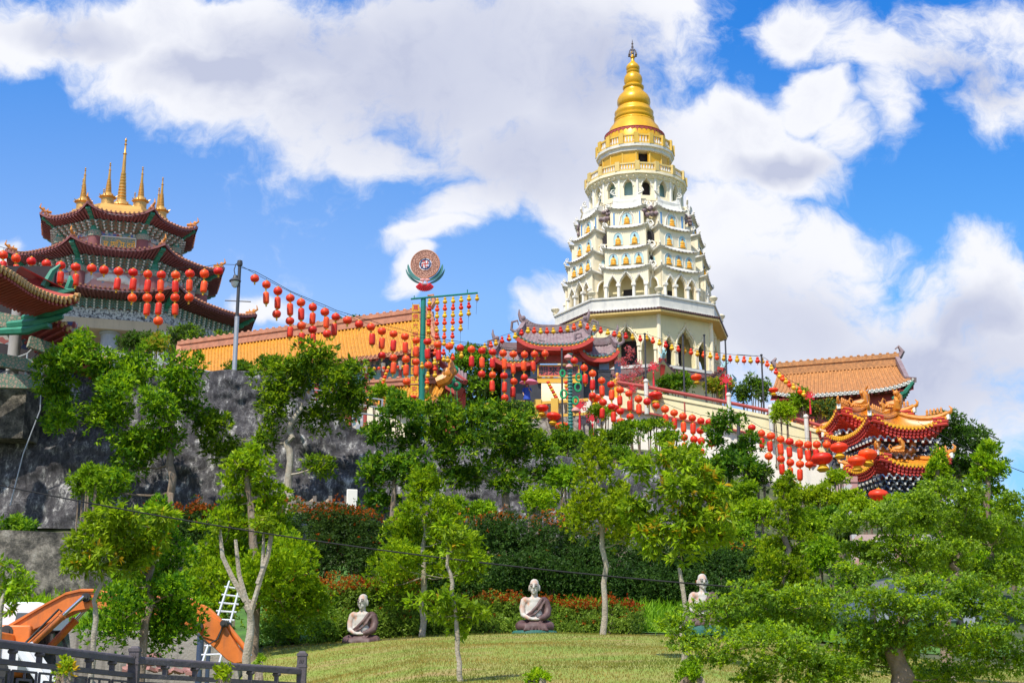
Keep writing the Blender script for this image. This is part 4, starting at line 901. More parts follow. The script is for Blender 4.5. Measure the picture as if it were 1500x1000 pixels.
def hall_roof(par, A, B, D, C, ncol, back, tile, ridge, trim, soff, lift=.3, over=.9, rid_h=.5, names=('roof_slope','ridge','eave_trim','rafters')):
    """front slope A,B (eave) D,C (ridge) plus the mirrored back slope; back = horizontal vector from ridge to rear eave"""
    A, B, D, C = map(Vector, (A, B, D, C)); dz = Vector((0,0,1))
    mb = MB(); base = tiled_slope(mb, A, B, C, D, ncol, eave_lift=lift); A2 = D+back; B2 = C+back; A2.z = A.z; B2.z = B.z
    tiled_slope(mb, B2, A2, D, C, max(4, ncol//3), eave_lift=lift); rs = mb.build(names[0], tile, par, smooth=50)
    mb = MB()
    for q, (hh, ww) in enumerate(((.0, .42), (.42, .30), (.80, .44))): mb.beam(D+dz*(hh*rid_h+.1), C+dz*(hh*rid_h+.1), ww, rid_h*.42)
    n_ = int((C-D).length/.5)
    for k in range(n_): p = D.lerp(C, (k+.5)/n_)+dz*(rid_h+.18); mb.ball(p, (.13,.13,.1), 6, 4)
    rg = mb.build(names[1], ridge, rs)
    mb = MB(); m = 14
    for P_, Q_ in ((A, B),):
        n_ = int((Q_-P_).length/.30)
        for k in range(n_+1):
            p = base(k/n_, 0); d = (A-D); d.z = 0; d.normalize(); mb.tube([p-d*.1+dz*.02, p+d*.10-dz*.02], .085, 6)
            if k < n_: q = base((k+.5)/n_, 0); mb.ball(q+d*.06-dz*.09, (.09,.05,.10), 6, 4)
        P_l = [base(k/24, 0)-dz*.14 for k in range(25)]
        for a, b in zip(P_l, P_l[1:]): mb.beam(a, b, .1, .14)
    mb.build(names[2], trim, rs)
    mb = MB(); d = (D-A); hz = Vector((d.x, d.y, 0)).normalized()
    n_ = int((B-A).length/.45)
    for k in range(n_+1):
        p = base(k/n_, 0)-dz*.26; mb.beam(p+hz*.05, p+hz*1.5+dz*.35, .13, .14)
    mb.add([A-dz*.2, B-dz*.2, B-dz*.2+d*.5, A-dz*.2+d*.5], [(0,1,2,3)])
    mb.build(names[3], soff, rs)
    return rs, base
# ---- orange roofed hall in the centre left
hall = thing('temple_hall', 'long hall with orange tiled roof and pink ridge behind the green emblem pole', 'hall')
C_ = at(628, 470, 88); D_ = at(262, 512, 96.5); B_ = at(640, 512, 83.4); A_ = at(258, 553, 91.0); A_.z = B_.z = (A_.z+B_.z)/2; C_.z = D_.z = (C_.z+D_.z)/2
bk = Vector((.35, 5.2, 0))
rs, _ = hall_roof(hall, A_, B_, D_, C_, 74, bk, 'amber_tile', 'terra', 'terra', 'redtrim', .25, rid_h=.6)
mb = MB(); verge(mb, [A_+Vector((.1,0,.2)), D_.lerp(A_, .5)-Vector((0,0,.1)), D_+Vector((0,0,.3))], .35, .4); mb.build('verge_ridge', 'terra', rs)
mb = MB(); verge(mb, [B_+Vector((.1,0,.15)), C_.lerp(B_, .5)-Vector((0,0,.1)), C_+Vector((0,0,.3))], .35, .45)
E2 = C_+bk; E2.z = B_.z-.1; verge(mb, [C_+Vector((.1,0,.3)), C_.lerp(E2, .5)-Vector((0,0,.15)), E2], .4, .5); 
mb.tube([C_+Vector((.1,-.1,.7)), C_+Vector((.35,-.1,1.1)), C_+Vector((.2,-.1,1.5)), C_+Vector((-.1,-.1,1.5))], [.25,.2,.14,.05], 6)
for q in range(8): p = B_.lerp(C_, q/8); mb.ball(p+Vector((.15,-.1,.35)), (.13,.16,.2), 6, 4)
mb.build('verge_ridge', 'terra', rs)
mb = MB(); wl_ = Vector((0,1.2,0)); zw = 15.5
mb.add([A_+wl_+Vector((.6,0,.2)), B_+wl_+Vector((-.6,0,.2)), Vector((B_.x-.6, B_.y+1.2, zw)), Vector((A_.x+.6, A_.y+1.2, zw)),
        Vector((B_.x-.6+bk.x, B_.y+9, zw)), Vector((B_.x-.6+bk.x, B_.y+9, B_.z)), Vector((C_.x-.6, C_.y, C_.z))], [(0,3,2,1), (1,2,4,5,6)])
mb.build('hall_wall', 'frieze', hall)
dirn = (B_-A_).normalized()
mb = MB(); a0 = A_+wl_-Vector((0,.1,1.15)); b0 = B_+wl_-Vector((.6,.1,1.15)); mb.beam(a0, b0, .12, .5); mb.build('dark_beam', 'teal', hall)
n_ = 16
for k in range(n_):
    p = A_.lerp(B_, (k+.4)/n_)+Vector((0,1.0,0)); 
    mb = MB(); mb.box((p.x, p.y, B_.z-2.75), (1.25, .1, 1.2), mi=0); mb.box((p.x, p.y-.06, B_.z-2.75), (1.05, .06, 1.0), mi=1); mb.box((p.x, p.y-.1, B_.z-2.75), (.06, .04, 1.0)); mb.build('window', ['redtrim', 'glass'], hall)
    mb = MB(); q = A_.lerp(B_, (k+.9)/n_)+Vector((0,.9,0)); mb.tube([(q.x, q.y, zw), (q.x, q.y, B_.z-.5)], .16, 8); mb.build('pillar', 'redtrim', hall)
    mb = MB(); mb.tube([(q.x, q.y-.1, B_.z-.35), (q.x, q.y-.6, B_.z-.5), (q.x, q.y-.4, B_.z-.9)], [.12,.16,.06], 6); mb.build('eave_bracket', 'palegrey', hall)
mb = MB(); mb.box(((A_.x+B_.x)/2+4, B_.y-.2, B_.z-3.75), (B_.x-A_.x-6, 2.2, .22)); mb.build('terrace_slab', 'ivory', hall)
# low side roof in front of the hall
low = thing('low_tiled_roof', 'small orange tiled roof with pink ridge at the foot of the emblem pole', 'roof')
A2 = at(535, 594, 80.5); B2 = at(640, 588, 79); D2 = at(540, 569, 82); C2 = at(652, 562, 80.6)
hall_roof(low, A2, B2, D2, C2, 22, Vector((0,1.4,0)), 'amber_tile', 'terra', 'terra', 'redtrim', .1, rid_h=.35)
mb = MB(); p = at(652, 560, 80.4); mb.tube([p+Vector((-.5,0,0)), p+Vector((0,0,.2)), p+Vector((.4,0,.7)), p+Vector((.3,0,1.2)), p+Vector((.1,0,1.5))], [.35,.4,.3,.16,.05], 8); mb.ball(p+Vector((.1,-.2,.5)), (.3,.2,.35), 8, 6); mb.build('swept_ridge_end', 'ornament', low)
mb = MB(); q = (A2+B2)/2; mb.box((q.x, q.y+1.3, q.z-1.5), (3.9, 1.6, 2.8)); mb.build('low_wall', 'ivory', low)
# descending brown verge to the right of the hall
sr = thing('side_roof', 'narrow sloping brown tiled roof to the right of the emblem pole', 'roof')
mb = MB(); a, b = at(630, 517, 86), at(682, 560, 84); c, d = at(662, 552, 83), at(618, 530, 85.5)
tiled_slope(mb, c, b, b+Vector((0,3,1.2)), a+Vector((0,2,.6)), 10); mb.build('roof_slope', 'plum', sr)
mb = MB(); verge(mb, [a, (a+b)/2-Vector((0,0,.12)), b], .3, .3); verge(mb, [a-Vector((.4,0,.6)), (a+b)/2-Vector((.4,0,.75)), b-Vector((.3,0,.6))], .5, .5); mb.build('verge', 'redtrim', sr)
mb = MB(); mb.add([d-Vector((0,-.5,4)), b-Vector((0,-.5,4)), b+Vector((0,.5,-.4)), a+Vector((0,.5,-.5)), a+Vector((0,.5,-5))], [(0,1,2,3,4)]); mb.build('gable_wall', 'redtrim', sr)

# ---- right hall
rh = thing('temple_hall', 'right hand hall with weathered terracotta tiled roof behind the dragon gate', 'hall')
C_ = at(1318, 536, 100); D_ = at(1138, 548, 103); B_ = at(1338, 566, 95.2); A_ = at(1128, 583, 98.5)
C_.z = D_.z = (C_.z+D_.z)/2; A_.z = B_.z = (A_.z+B_.z)/2
rs, base_ = hall_roof(rh, A_, B_, D_, C_, 34, Vector((.5,5,0)), 'orange_tile', 'orange_tile', 'palegrey', 'redtrim', .55, rid_h=.75)
mb = MB(); verge(mb, [B_+Vector((.1,0,.5)), B_.lerp(C_, .35)+Vector((-.1,0,.0)), C_+Vector((-.15,0,.5))], .3, .35)
cR = at(1352, 600, 101)
mb.tube([C_+Vector((0,0,.6)), C_+Vector((.25,0,1.0)), C_+Vector((0,0,1.4)), C_+Vector((-.25,0,1.2))], [.22,.2,.12,.05], 6); m3 = MB(); m3.tube([D_+Vector((0,0,.6)), D_+Vector((-.25,0,1.0)), D_+Vector((0,0,1.3))], [.22,.2,.08], 6); m3.build('ridge_end_ornament', 'plum', rs)
mb.build('verge_ridge', 'plum', rs)
mb = MB(); tiled_slope(mb, B_+Vector((.1,.1,.3)), B_+Vector((.8,6.5,.0)), C_+Vector((.3,3.0,-1.0)), C_+Vector((.05,0,.0)), 9); mb.build('hip_slope', 'orange_tile', rs)
mb = MB(); p0 = B_+Vector((0,.1,.35)); mb.add([p0, p0+Vector((.9,6.4,-.3)), p0+Vector((-.6,6.0,-1.7)), p0+Vector((-1.6,1.3,-1.6))], [(0,1,2,3)]); mb.build('hip_soffit', 'redtrim', rs)
mb = MB(); p = B_; mb.tube([p+Vector((0,-.05,.35)), p+Vector((-.45,.3,-.25)), p+Vector((-1.3,.7,-.65))], [.12,.18,.1], 6); mb.tube([p+Vector((-.15,.1,.1)), p+Vector((-.5,.5,-.45)), p+Vector((-1.2,.9,-.95))], [.08,.16,.1], 6); mb.build('green_corner_beam', 'green', rs)
mb = MB(); mb.hexa([A_+Vector((.6,1.2,-5)), B_+Vector((-.9,1.2,-5)), B_+Vector((-.6,6.5,-5)), A_+Vector((.6,8,-5)), A_+Vector((.6,1.2,-.1)), B_+Vector((-.9,1.2,-.1)), B_+Vector((-.6,6.5,-.1)), A_+Vector((.6,8,-.1))]); mb.build('hall_wall', 'redtrim', rh)

# ================================================================ hall on the far left with painted beams
M['colgrey'] = mat('grey_plastered_column', (.40,.38,.37), .8, .1, 2, stain=(.25,.23,.22), stain_amt=.5)
M['tantile'] = mat('tan_glazed_tile_ends', (.55,.30,.10), .5, .25, 5, stain=(.3,.2,.12), stain_amt=.5)
lh = thing('painted_hall', 'near hall with curved red eaves and painted teal beams cropped by the left edge', 'hall')
tipA = at(111, 436, 58.0)
def eave_run(par, pts, inward, tile='tantile', raf='redtrim', board='green', n=40, up=1.6, rows=True, rlen=1.6):
    P_ = bez(pts, 12); mb = MB(); rf = MB(); tp = MB(); inw = Vector(inward).normalized(); L_ = sum((b-a).length for a, b in zip(P_, P_[1:]))
    m = int(L_/.27); 
    def pos(t):
        d = t*L_; 
        for a, b in zip(P_, P_[1:]):
            l = (b-a).length
            if d <= l: return a.lerp(b, d/l)
            d -= l
        return P_[-1].copy()
    for k in range(m+1):
        p = pos(k/m); mb.tube([p-inw*.14+Vector((0,0,.02)), p+inw*.10+Vector((0,0,.05))], .085, 6)
        if k < m: q = pos((k+.5)/m); mb.ball(q-inw*.07-Vector((0,0,.12)), (.08,.08,.13), 6, 4); 
        rf.tube([p+Vector((0,0,-.26)), p+inw*rlen+Vector((0,0,-.26-.12*rlen))], .075, 6)
    N_ = 40; tp.grid(lambda u, v: pos(u)+inw*(v*2.4)+Vector((0,0,.04+up*v)), N_, 3); tp.grid(lambda u, v: pos(u)+Vector((0,0,.04-.22*v)), N_, 1)
    tp.grid(lambda u, v: pos(u)+inw*(v*rlen*1.2)+Vector((0,0,-.17-.05*v)), N_, 1, 0, True)
    a = tp.build('roof_skirt', 'redtrim', par); mb.build('tile_end_row', tile, a); rf.build('rafters', raf, a)
    return pos
eave_run(lh, [at(-90,352,50), at(0,392,52.5), at(50,424,55.5), at(90,438,57.4), tipA+Vector((.05,0,.08))], (-.85,.5,0), up=1.2)
eave_run(lh, [tipA+Vector((.05,0,.08)), at(106,436,59.5), at(98,440,63)], (-1,-.1,0), up=1.2)
eave_run(lh, [at(60,454,59.5), at(88,470,60), at(120,500,60.6), at(160,532,61.5)], (-.75,.65,0), raf='redtrim', up=.5, rlen=2.6)
mb = MB(); mb.tube([tipA+Vector((-.2,.1,-.35)), tipA+Vector((-1.0,.3,-.6)), tipA+Vector((-2.4,.7,-.72))], [.16,.24,.16], 6); mb.tube([tipA+Vector((-.5,.1,-.8)), tipA+Vector((-1.6,.3,-1.0)), tipA+Vector((-3.0,.7,-1.0))], [.1,.2,.16], 6)
mb.tube([tipA+Vector((-1.1,.1,-1.15)), tipA+Vector((-2.0,.3,-1.35)), tipA+Vector((-3.4,.7,-1.3))], [.1,.18,.16], 6); mb.build('corner_beam', 'green', lh)
mb = MB(); mb.tube([tipA+Vector((-1.6,.5,.5)), tipA+Vector((-.5,.1,.3)), tipA+Vector((-.1,0,.35))], [.18,.14,.06], 6); mb.tube([tipA+Vector((-1.5,.4,.6)), tipA+Vector((-1.2,.4,1.3)), tipA+Vector((-.9,.4,1.6))], [.2,.14,.05], 6); mb.tube([tipA+Vector((-.45,.2,.4)), tipA+Vector((-.3,.1,.8)), tipA+Vector((-.35,.1,1.0))], [.16,.14,.05], 6); mb.build('ridge_ornaments', ['green'], lh)
mb = MB(); p = at(27, 445, 60.7); mb.lathe((p.x, 60.7, 0), [(.27, zof(556,60.5)), (.25, zof(430,60.7)), (.3, zof(424,60.7))], 16); mb.build('column', 'colgrey', lh)
mb = MB(); p = at(-80, 445, 56); mb.lathe((p.x, 56, 0), [(.36, zof(552,58)), (.33, zof(400,58))], 16); mb.build('column', 'ivory', lh)
def brd(mb, q):
    a, b, h, t_ = q; mb.beam(a, b, t_, h)
each('painted_beam', 'frieze2', lh, [(at(-80,452,58.6), at(45,478,59.2), .62, .3), (at(-80,512,58.8), at(90,545,61), .55, .3), (at(42,500,60), at(92,518,61), .5, .25), (at(-80,556,58.8), at(62,560,60), .6, .3)], brd)
each('eave_bracket', 'teal', lh, [(at(12,408,56), at(36,440,58), .22, .25), (at(30,436,56.6), at(66,446,58.8), .2, .22), (at(40,446,57.2), at(84,450,59), .16, .22), (at(46,458,58), at(90,462,60), .14, .2), (at(56,466,58.4), at(70,478,60), .25, .4), (at(-30,390,54), at(30,420,57.5), .3, .3)], brd)
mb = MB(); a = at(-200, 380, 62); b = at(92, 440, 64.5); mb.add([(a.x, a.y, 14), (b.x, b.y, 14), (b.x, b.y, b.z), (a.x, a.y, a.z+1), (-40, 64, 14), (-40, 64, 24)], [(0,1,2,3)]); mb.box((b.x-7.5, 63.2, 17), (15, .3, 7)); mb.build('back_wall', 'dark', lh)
mb = MB(); p = at(-20, 500, 61.5); q = at(88, 500, 62.8); mb.beam(Vector((p.x, 61.4, zof(480,61.4))), Vector((q.x, 62.6, zof(505,62.6))), .15, 1.1); mb.build('figure_frieze', 'frieze', lh)
mb = MB(); p = at(87, 520, 62); mb.box((p.x, 62, zof(520,62)), (1.3, .4, 3.0)); mb.build('blue_panel_wall', 'frieze', lh)
# ================================================================ gates
def hip_roof(par, c, wx, wy, rz, ze, rise, lift, tile='ornament', raf='red', over_ends=True, ridge_l=.45, sc=1.0, name='gate_roof'):
    """curved hip roof with strongly upturned corners; c = plan centre, rz = rotation, ze = eave height"""
    M_ = Matrix.Translation((c[0], c[1], ze)) @ Matrix.Rotation(rz, 4, 'Z'); hx, hy = wx/2, wy/2
    cor = [(-hx,-hy), (hx,-hy), (hx,hy), (-hx,hy)]
    top = MB(M_); te = MB(M_); rf = MB(M_); gr = MB(M_); hipm = MB(M_)
    L_ = (max(wx, wy)-min(wx, wy))*.5+min(wx, wy)*ridge_l*.5
    r0, r1 = ((-L_, 0), (L_, 0)) if wx >= wy else ((0, -L_), (0, L_))
    ridge_pt = lambda x, y: (max(-L_, min(L_, x)), 0) if wx >= wy else (0, max(-L_, min(L_, y)))
    def ept(k, u, ext=0):
        A, B = cor[k], cor[(k+1) % 4]; s = 2*u-1; x, y = lerp(A[0], B[0], u), lerp(A[1], B[1], u); q = 1+.07*abs(s)**4; return Vector((x*q, y*q, lift*abs(s)**2.6))
    nrm = [(0,-1), (1,0), (0,1), (-1,0)]
    for k in range(4):
        A, B = cor[k], cor[(k+1) % 4]; ln = sqrt((A[0]-B[0])**2+(A[1]-B[1])**2); n = Vector((*nrm[k], 0))
        def f(u, v, k=k):
            e = ept(k, u); R_ = ridge_pt(e.x, e.y); h = rise*v**1.35; return Vector((lerp(e.x, R_[0], v), lerp(e.y, R_[1], v), e.z*(1-v)**2+h))
        cols = int(ln/.24); V = []; F = []; m = cols*4+1
        for j in range(9):
            for i in range(m):
                p = f(i/(m-1), j/8); p.z += .07*(1-abs((i % 4)-2)/2); V.append(p)
        for j in range(8):
            for i in range(m-1): a = j*m+i; F.append((a, a+1, a+m+1, a+m))
        top.add(V, F)
        nt_ = int(ln/.22)
        for i in range(nt_+1):
            p = ept(k, i/nt_); te.tube([p-n*.12+Vector((0,0,.06)), p+n*.08+Vector((0,0,.04))], .075*sc, 6, 0)
            if i < nt_: q = ept(k, (i+.5)/nt_); te.ball(q+n*.05-Vector((0,0,.05)), (.075,.075,.09), 6, 4, 0)
            d = Vector((-p.x, -p.y, 0)).normalized(); inn = (-n*.8+d*.2)
            
            for row in range(3): rf.tube([p-Vector((0,0,.13+.165*row))+n*(.03-.05*row), p-Vector((0,0,.20+.18*row))+inn*.9], .085*sc, 6)
        rf.grid(lambda u, v: ept(k, u)+n*(-.05-.25*v)-Vector((0,0,.05+.50*v)), 20, 1)
        rf.grid(lambda u, v: ept(k, u)*lerp(.93, .55, v)-Vector((0,0,.52+.1*v+lift*.5*abs(2*u-1)**3*v)), 12, 2, 0, True)
    grs = []
    for k in range(4):      # hip ridges with upturned tips and small figures, green corner beams
        gr = MB(M_); grs.append(gr); e = ept(k, 0); R_ = ridge_pt(e.x, e.y); out = Vector((e.x, e.y, 0)).normalized()
        P_ = [Vector((lerp(e.x, R_[0], v), lerp(e.y, R_[1], v), e.z*(1-v)**2+rise*v**1.35+.10)) for v in [0,.12,.25,.4,.6,.8,1]]
        tip = [e+out*.12+Vector((0,0,.52)), e+out*.26+Vector((0,0,.36)), e+out*.2+Vector((0,0,.18))]
        hipm.tube(tip+P_, [.03,.07,.1]+[.13]*7, 6)
        for a, b in zip(P_, P_[1:]): hipm.beam(a+Vector((0,0,.08)), b+Vector((0,0,.05)), .10, .2)
        for q in range(5):
            p = P_[1].lerp(P_[3], q/4)+Vector((0,0,.2)); hipm.lathe(p, [(.09,0),(.06,.12),(.08,.2),(.03,.3),(.0,.33)], 6)
        gr.tube([e+out*.05-Vector((0,0,.12)), e-out*.35-Vector((0,0,.42)), e-out*.8-Vector((0,0,.66)), e-out*1.5-Vector((0,0,.78))], [.10,.15,.15,.12], 6); gr.box(e+out*.02-Vector((0,0,.08)), (.2,.2,.28), atan2(e.y, e.x), 1)
    # main ridge with dragons
    a, b = Vector((r0[0], r0[1], rise+.25)), Vector((r1[0], r1[1], rise+.25)); hipm.beam(a, b, .22, .4); d = (b-a).normalized()
    for q, sg in ((a, -1), (b, 1)):
        hipm.tube([q-d*sg*.3, q+d*sg*.12+Vector((0,0,.2)), q+d*sg*.2+Vector((0,0,.5)), q+Vector((0,0,.75)), q-d*sg*.2+Vector((0,0,.7))], [.22,.24,.18,.12,.04], 7); hipm.ball(q+d*sg*.05+Vector((0,0,.5)), (.16,.16,.28), 7, 5)
        for z_ in (.35, .6, .85): hipm.tube([q+d*sg*.2+Vector((0,0,z_)), q+d*sg*.5+Vector((0,0,z_+.15))], [.07,.02], 5)
    R_ = top.build(name, tile, par, smooth=50); te.build('tile_end_row', 'tile_yellow', R_); rf.build('rafters', raf, R_, smooth=50); [g_.build('corner_beam', ['green', 'white'], R_) for g_ in grs]; hipm.build('hip_ridges', tile, R_, smooth=50)
    return R_
M['tile_yellow'] = mat('yellow_glazed_tile_ends', (.80,.40,.02), .4, .15, 5, coat=.2)
M['bracketblue'] = ramp_mat('blue_grey_painted_bracket', 3, [(0,(.05,.09,.22)),(.4,(.10,.13,.17)),(.7,(.22,.24,.27)),(.9,(.06,.06,.08))], .7, kind='cell', constant=True, bump=0)
def bracket_block(par, c, wx, wy, rz, z0, z1, name='bracket_tiers', rows=4):
    mb = MB(Matrix.Translation((c[0], c[1], 0)) @ Matrix.Rotation(rz, 4, 'Z'))
    mb.box((0, 0, (z0+z1)/2), (wx*.62, wy*.62, z1-z0), mi=1)
    for r in range(rows):
        q = lerp(.64, .92, r/(rows-1)); z = lerp(z0+.1, z1-.15, r/(rows-1)); ax, ay = wx*q/2, wy*q/2
        for sx, sy, L_, ang in ((0,-1,ax,0), (1,0,ay,pi/2), (0,1,ax,0), (-1,0,ay,pi/2)):
            n_ = max(3, int(2*L_/.42))
            for k in range(n_):
                t_ = (k+.5)/n_*2-1; p = Vector((t_*ax if sy else sx*ax, sy*ay if sy else t_*ay, z)); w = 2*L_/n_
                o_ = Vector((sx, sy, 0)); u_ = Vector((1,0,0)) if sy else Vector((0,1,0))
                for sg in (-1, 1): mb.beam(p-Vector((0,0,.1)), p+u_*sg*w*.42+Vector((0,0,.1)), .07, .09, 0, o_)
                mb.box(p+o_*.08+Vector((0,0,-.1)), (.1,.1,.12), 0, 2); mb.box(p+u_*w*.42+Vector((0,0,.14)), (.11,.11,.06), 0, 2)
    mb.build(name, ['bracketblue', 'dark', 'palegrey'], par, smooth=0)
# ---- big dragon gate on the right
gate = thing('dragon_gate', 'ornate gate with stacked red eaves and orange dragon ridges on the right', 'gate')
def gp(px, py, Y): return at(px, py, Y)
def gate_roof(px, py, Y, wx, wy, rz, rise, lift, brh=1.2):
    """near corner of the eave at px, py, distance Y"""
    cz = zof(py, Y)-lift*1.05; p = at(px, py, Y); off = Vector((-wx/2*1.07, -wy/2*1.07, 0)); off.rotate(Matrix.Rotation(rz, 4, 'Z'))
    c = (p.x-off.x, p.y-off.y); r = hip_roof(gate, c, wx, wy, rz, cz, rise, lift)
    bracket_block(gate, c, wx, wy, rz, cz-.45-brh, cz-.45); return c, cz
rzg = radians(12)
c1, z1 = gate_roof(1274, 602, 76, 4.3, 5.6, rzg, .95, .75, 1.5)
c2, z2 = gate_roof(1229, 592, 79.5, 4.3, 5.8, rzg, 1.0, .8, 1.6)
c3, z3 = gate_roof(1285, 659, 75.2, 4.0, 4.0, rzg, .8, .7, 1.0)
c4, z4 = gate_roof(1186, 668, 83, 2.6, 4.0, rzg, .7, .6, 1.0)
def colm(mb, q): x, y, za, zb, w = q; mb.M = Matrix.Translation((x, y, 0)) @ Matrix.Rotation(rzg, 4, 'Z'); mb.box((0,0,(za+zb)/2), (w, w, zb-za)); mb.box((0,0,zb-.2), (w*1.25, w*1.25, .3))
cl = []
for c, z in ((c1, z1), (c2, z2), (c3, z3), (c4, z4)):
    for sx, sy in ((-1,-1), (1,-1), (1,1), (-1,1)):
        v_ = Vector((sx*1.15, sy*1.6, 0)); v_.rotate(Matrix.Rotation(rzg, 4, 'Z')); cl.append((c[0]+v_.x, c[1]+v_.y, 6.5, z-1.6, .5))
each('gate_pillar', 'stone', gate, cl, colm, 0)
mb = MB(Matrix.Translation((c1[0], c1[1], 0)) @ Matrix.Rotation(rzg, 4, 'Z'))
mb.box((-.2, -1.75, z1-2.3), (3.6, .3, .5)); mb.box((-.2, -1.75, z1-3.6), (3.2, .3, .35)); mb.build('carved_beams', 'pinkpanel', gate)
# little stepped cap left of the gate
mb = MB(); p = at(1236, 700, 74.5); mb.box((p.x, p.y, p.z-.1), (1.3, .6, .3)); mb.box((p.x+.1, p.y, p.z-1.1), (1.1, .5, 1.8)); mb.build('carved_parapet', 'pinkpanel', gate)
for c, z in ((c1, z1),):   # large golden dragon beasts on the ridge
    def beast(mb, q):
        x, y, zz, s = q; mb.M = Matrix.Translation((x, y, zz)) @ Matrix.Scale(s, 4)
        mb.tube([(-1.0,0,.05), (-.6,0,.35), (-.1,0,.35), (.3,0,.6), (.3,-.1,1.0), (.12,-.12,1.25)], [.08,.26,.38,.36,.30,.24], 8); mb.ball((.08,-.15,1.3), (.26,.24,.24), 8, 6); mb.ball((-.06,-.38,1.2), (.15,.22,.13), 7, 5); mb.tube([(.1,-.05,1.45), (.25,0,1.7)], [.06,.02], 5); mb.tube([(-.05,-.05,1.45), (-.2,0,1.72)], [.06,.02], 5); mb.tube([(-.9,0,.2), (-1.15,0,.5), (-1.0,0,.85), (-.8,0,.7)], [.12,.12,.08,.03], 6)
        for k in range(7): mb.tube([(-.6+.17*k, -.15, .2), (-.75+.17*k, -.32, .0)], [.12,.05], 5)
        for k in range(5): mb.tube([(.3-.1*k, 0, .4+.22*k), (.62-.1*k, 0, .62+.22*k)], [.09,.02], 5)
        for k in range(4): mb.tube([(-.7+.3*k, 0, .3), (-.8+.3*k, 0, .62)], [.1,.02], 5)
    each('dragon_ornament', 'ornament', gate, [(*at(1262, 596, 80)[:], .62), (*at(1312, 598, 78)[:], .66), (*at(1290, 605, 77.5)[:], .4), (*at(1318, 662, 76.5)[:], .5)], beast)

# ---- entrance pavilion in front of the pagoda
ent = thing('entrance_pavilion', 'small gateway with swept plum roofs, black pillars and red name board before the pagoda', 'gateway')
YE = 90.0
def swept_roof(px0, px1, py_eave_mid, py_ridge_mid, py_tip, Y, depth, name, endlift=.9):
    a, b = at(px0, py_eave_mid, Y), at(px1, py_eave_mid, Y); w = (b.x-a.x)/2; cx = (a.x+b.x)/2; ze = zof(py_eave_mid, Y); zr = zof(py_ridge_mid, Y+depth/2); lf = zof(py_tip, Y)-ze
    top = MB(); tr = MB(); red = MB(); sd = MB()
    el = lambda s: lf*abs(s)**3.2
    def f(u, v, sgn=1):
        s = 2*u-1; x = cx+s*lerp(w, w*.80, v); y = Y+sgn*0+lerp(0, depth/2, v); return Vector((x, y, lerp(ze+el(s), zr+endlift*.55*abs(s)**4, v)-.12*sin(pi*v)))
    cols = int(2*w/.24); m = cols*4+1; V = []; F = []
    for j in range(7):
        for i in range(m): p = f(i/(m-1), j/6); p.z += .055*(1-abs((i % 4)-2)/2); V.append(p)
    for j in range(6):
        for i in range(m-1): a_ = j*m+i; F.append((a_, a_+1, a_+m+1, a_+m))
    top.add(V, F); top.grid(lambda u, v: (lambda p: Vector((p.x, 2*(Y+depth/2)-p.y, p.z)))(f(u, v)), 14, 4, 0, True)
    for sg in (0, 1):
        P0_, P1_, P2_ = f(sg, 0), f(sg, .5), f(sg, 1); 
        for a_, b_ in ((P0_, P1_), (P1_, P2_)): tr.beam(a_+Vector((0,0,.12)), b_+Vector((0,0,.12)), .3, .3)
        top.add([P0_-Vector((0,0,.35)), P0_, P1_, P2_, Vector((P1_.x, 2*P2_.y-P1_.y, P1_.z)), Vector((P0_.x, 2*P2_.y-P0_.y, P0_.z)), Vector((P0_.x, 2*P2_.y-P0_.y, P0_.z-.35))], [tuple(range(7))])
    n_ = 24
    RP = [f(i/n_, 1)+Vector((0,0,.25)) for i in range(n_+1)]
    for a_, b_ in zip(RP, RP[1:]): tr.beam(a_, b_, .3, .5)
    for sg, q in ((-1, RP[0]), (1, RP[-1])):
        tr.tube([q-Vector((sg*.2,0,.1)), q+Vector((sg*.2,0,.15)), q+Vector((sg*.34,0,.55)), q+Vector((sg*.33,0,.85))], [.2,.16,.09,.03], 6); tr.ball(q+Vector((sg*.05,-.1,.22)), (.16,.14,.18), 7, 5)
        p = f(0 if sg < 0 else 1, 0); tr.tube([p+Vector((0,0,.1)), p+Vector((sg*.35,0,.35)), p+Vector((sg*.3,0,.85)), p+Vector((-sg*.05,0,.95)), p+Vector((-sg*.12,0,.65))], [.12,.1,.09,.07,.04], 6)
    EP = [f(i/28, 0) for i in range(29)]
    for a_, b_ in zip(EP, EP[1:]):
        red.beam(a_-Vector((0,0,.25)), b_-Vector((0,0,.25)), .12, .26, 0); red.beam(a_-Vector((0,-.04,.08)), b_-Vector((0,-.04,.08)), .1, .1, 1)
    nt_ = int(2*w/.24)
    for i in range(nt_+1): p = f(i/nt_, 0); sd.tube([p+Vector((0,-.1,.03)), p+Vector((0,.15,.08))], .085, 6)
    red.grid(lambda u, v: f(u, 0)+Vector((0, depth*v, -.36-.1*sin(pi*v)-el(2*u-1)*.5*sin(pi*v))), 16, 3, 0, True)
    R_ = top.build(name, 'plum', ent, smooth=50); tr.build('ridge_and_verges', 'plum', R_); red.build('eave_board', ['red', 'yellow2'], R_); sd.build('tile_end_row', 'teal', R_)
swept_roof(757, 869, 505, 487, 490, YE, 3.2, 'upper_roof')
swept_roof(850, 906, 522, 506, 508, YE+.6, 2.8, 'side_roof', .6)
swept_roof(722, 790, 529, 513, 518, YE+.6, 2.8, 'side_roof', .6)
def pil(mb, q):
    px, w, pyb, pyt, pym = q; x = at(px, 560, YE+1.3).x; y = YE+1.3; zb, zm, zt_ = zof(pyb, y), zof(pym, y), zof(pyt, y)
    mb.box((x, y, (zb+zm)/2), (w, w, zm-zb), 0, 0); mb.box((x, y, (zm+zt_)/2), (w*.8, w*.8, zt_-zm), 0, 1); mb.box((x, y, zm), (w*1.1, w*1.1, .14), 0, 0)
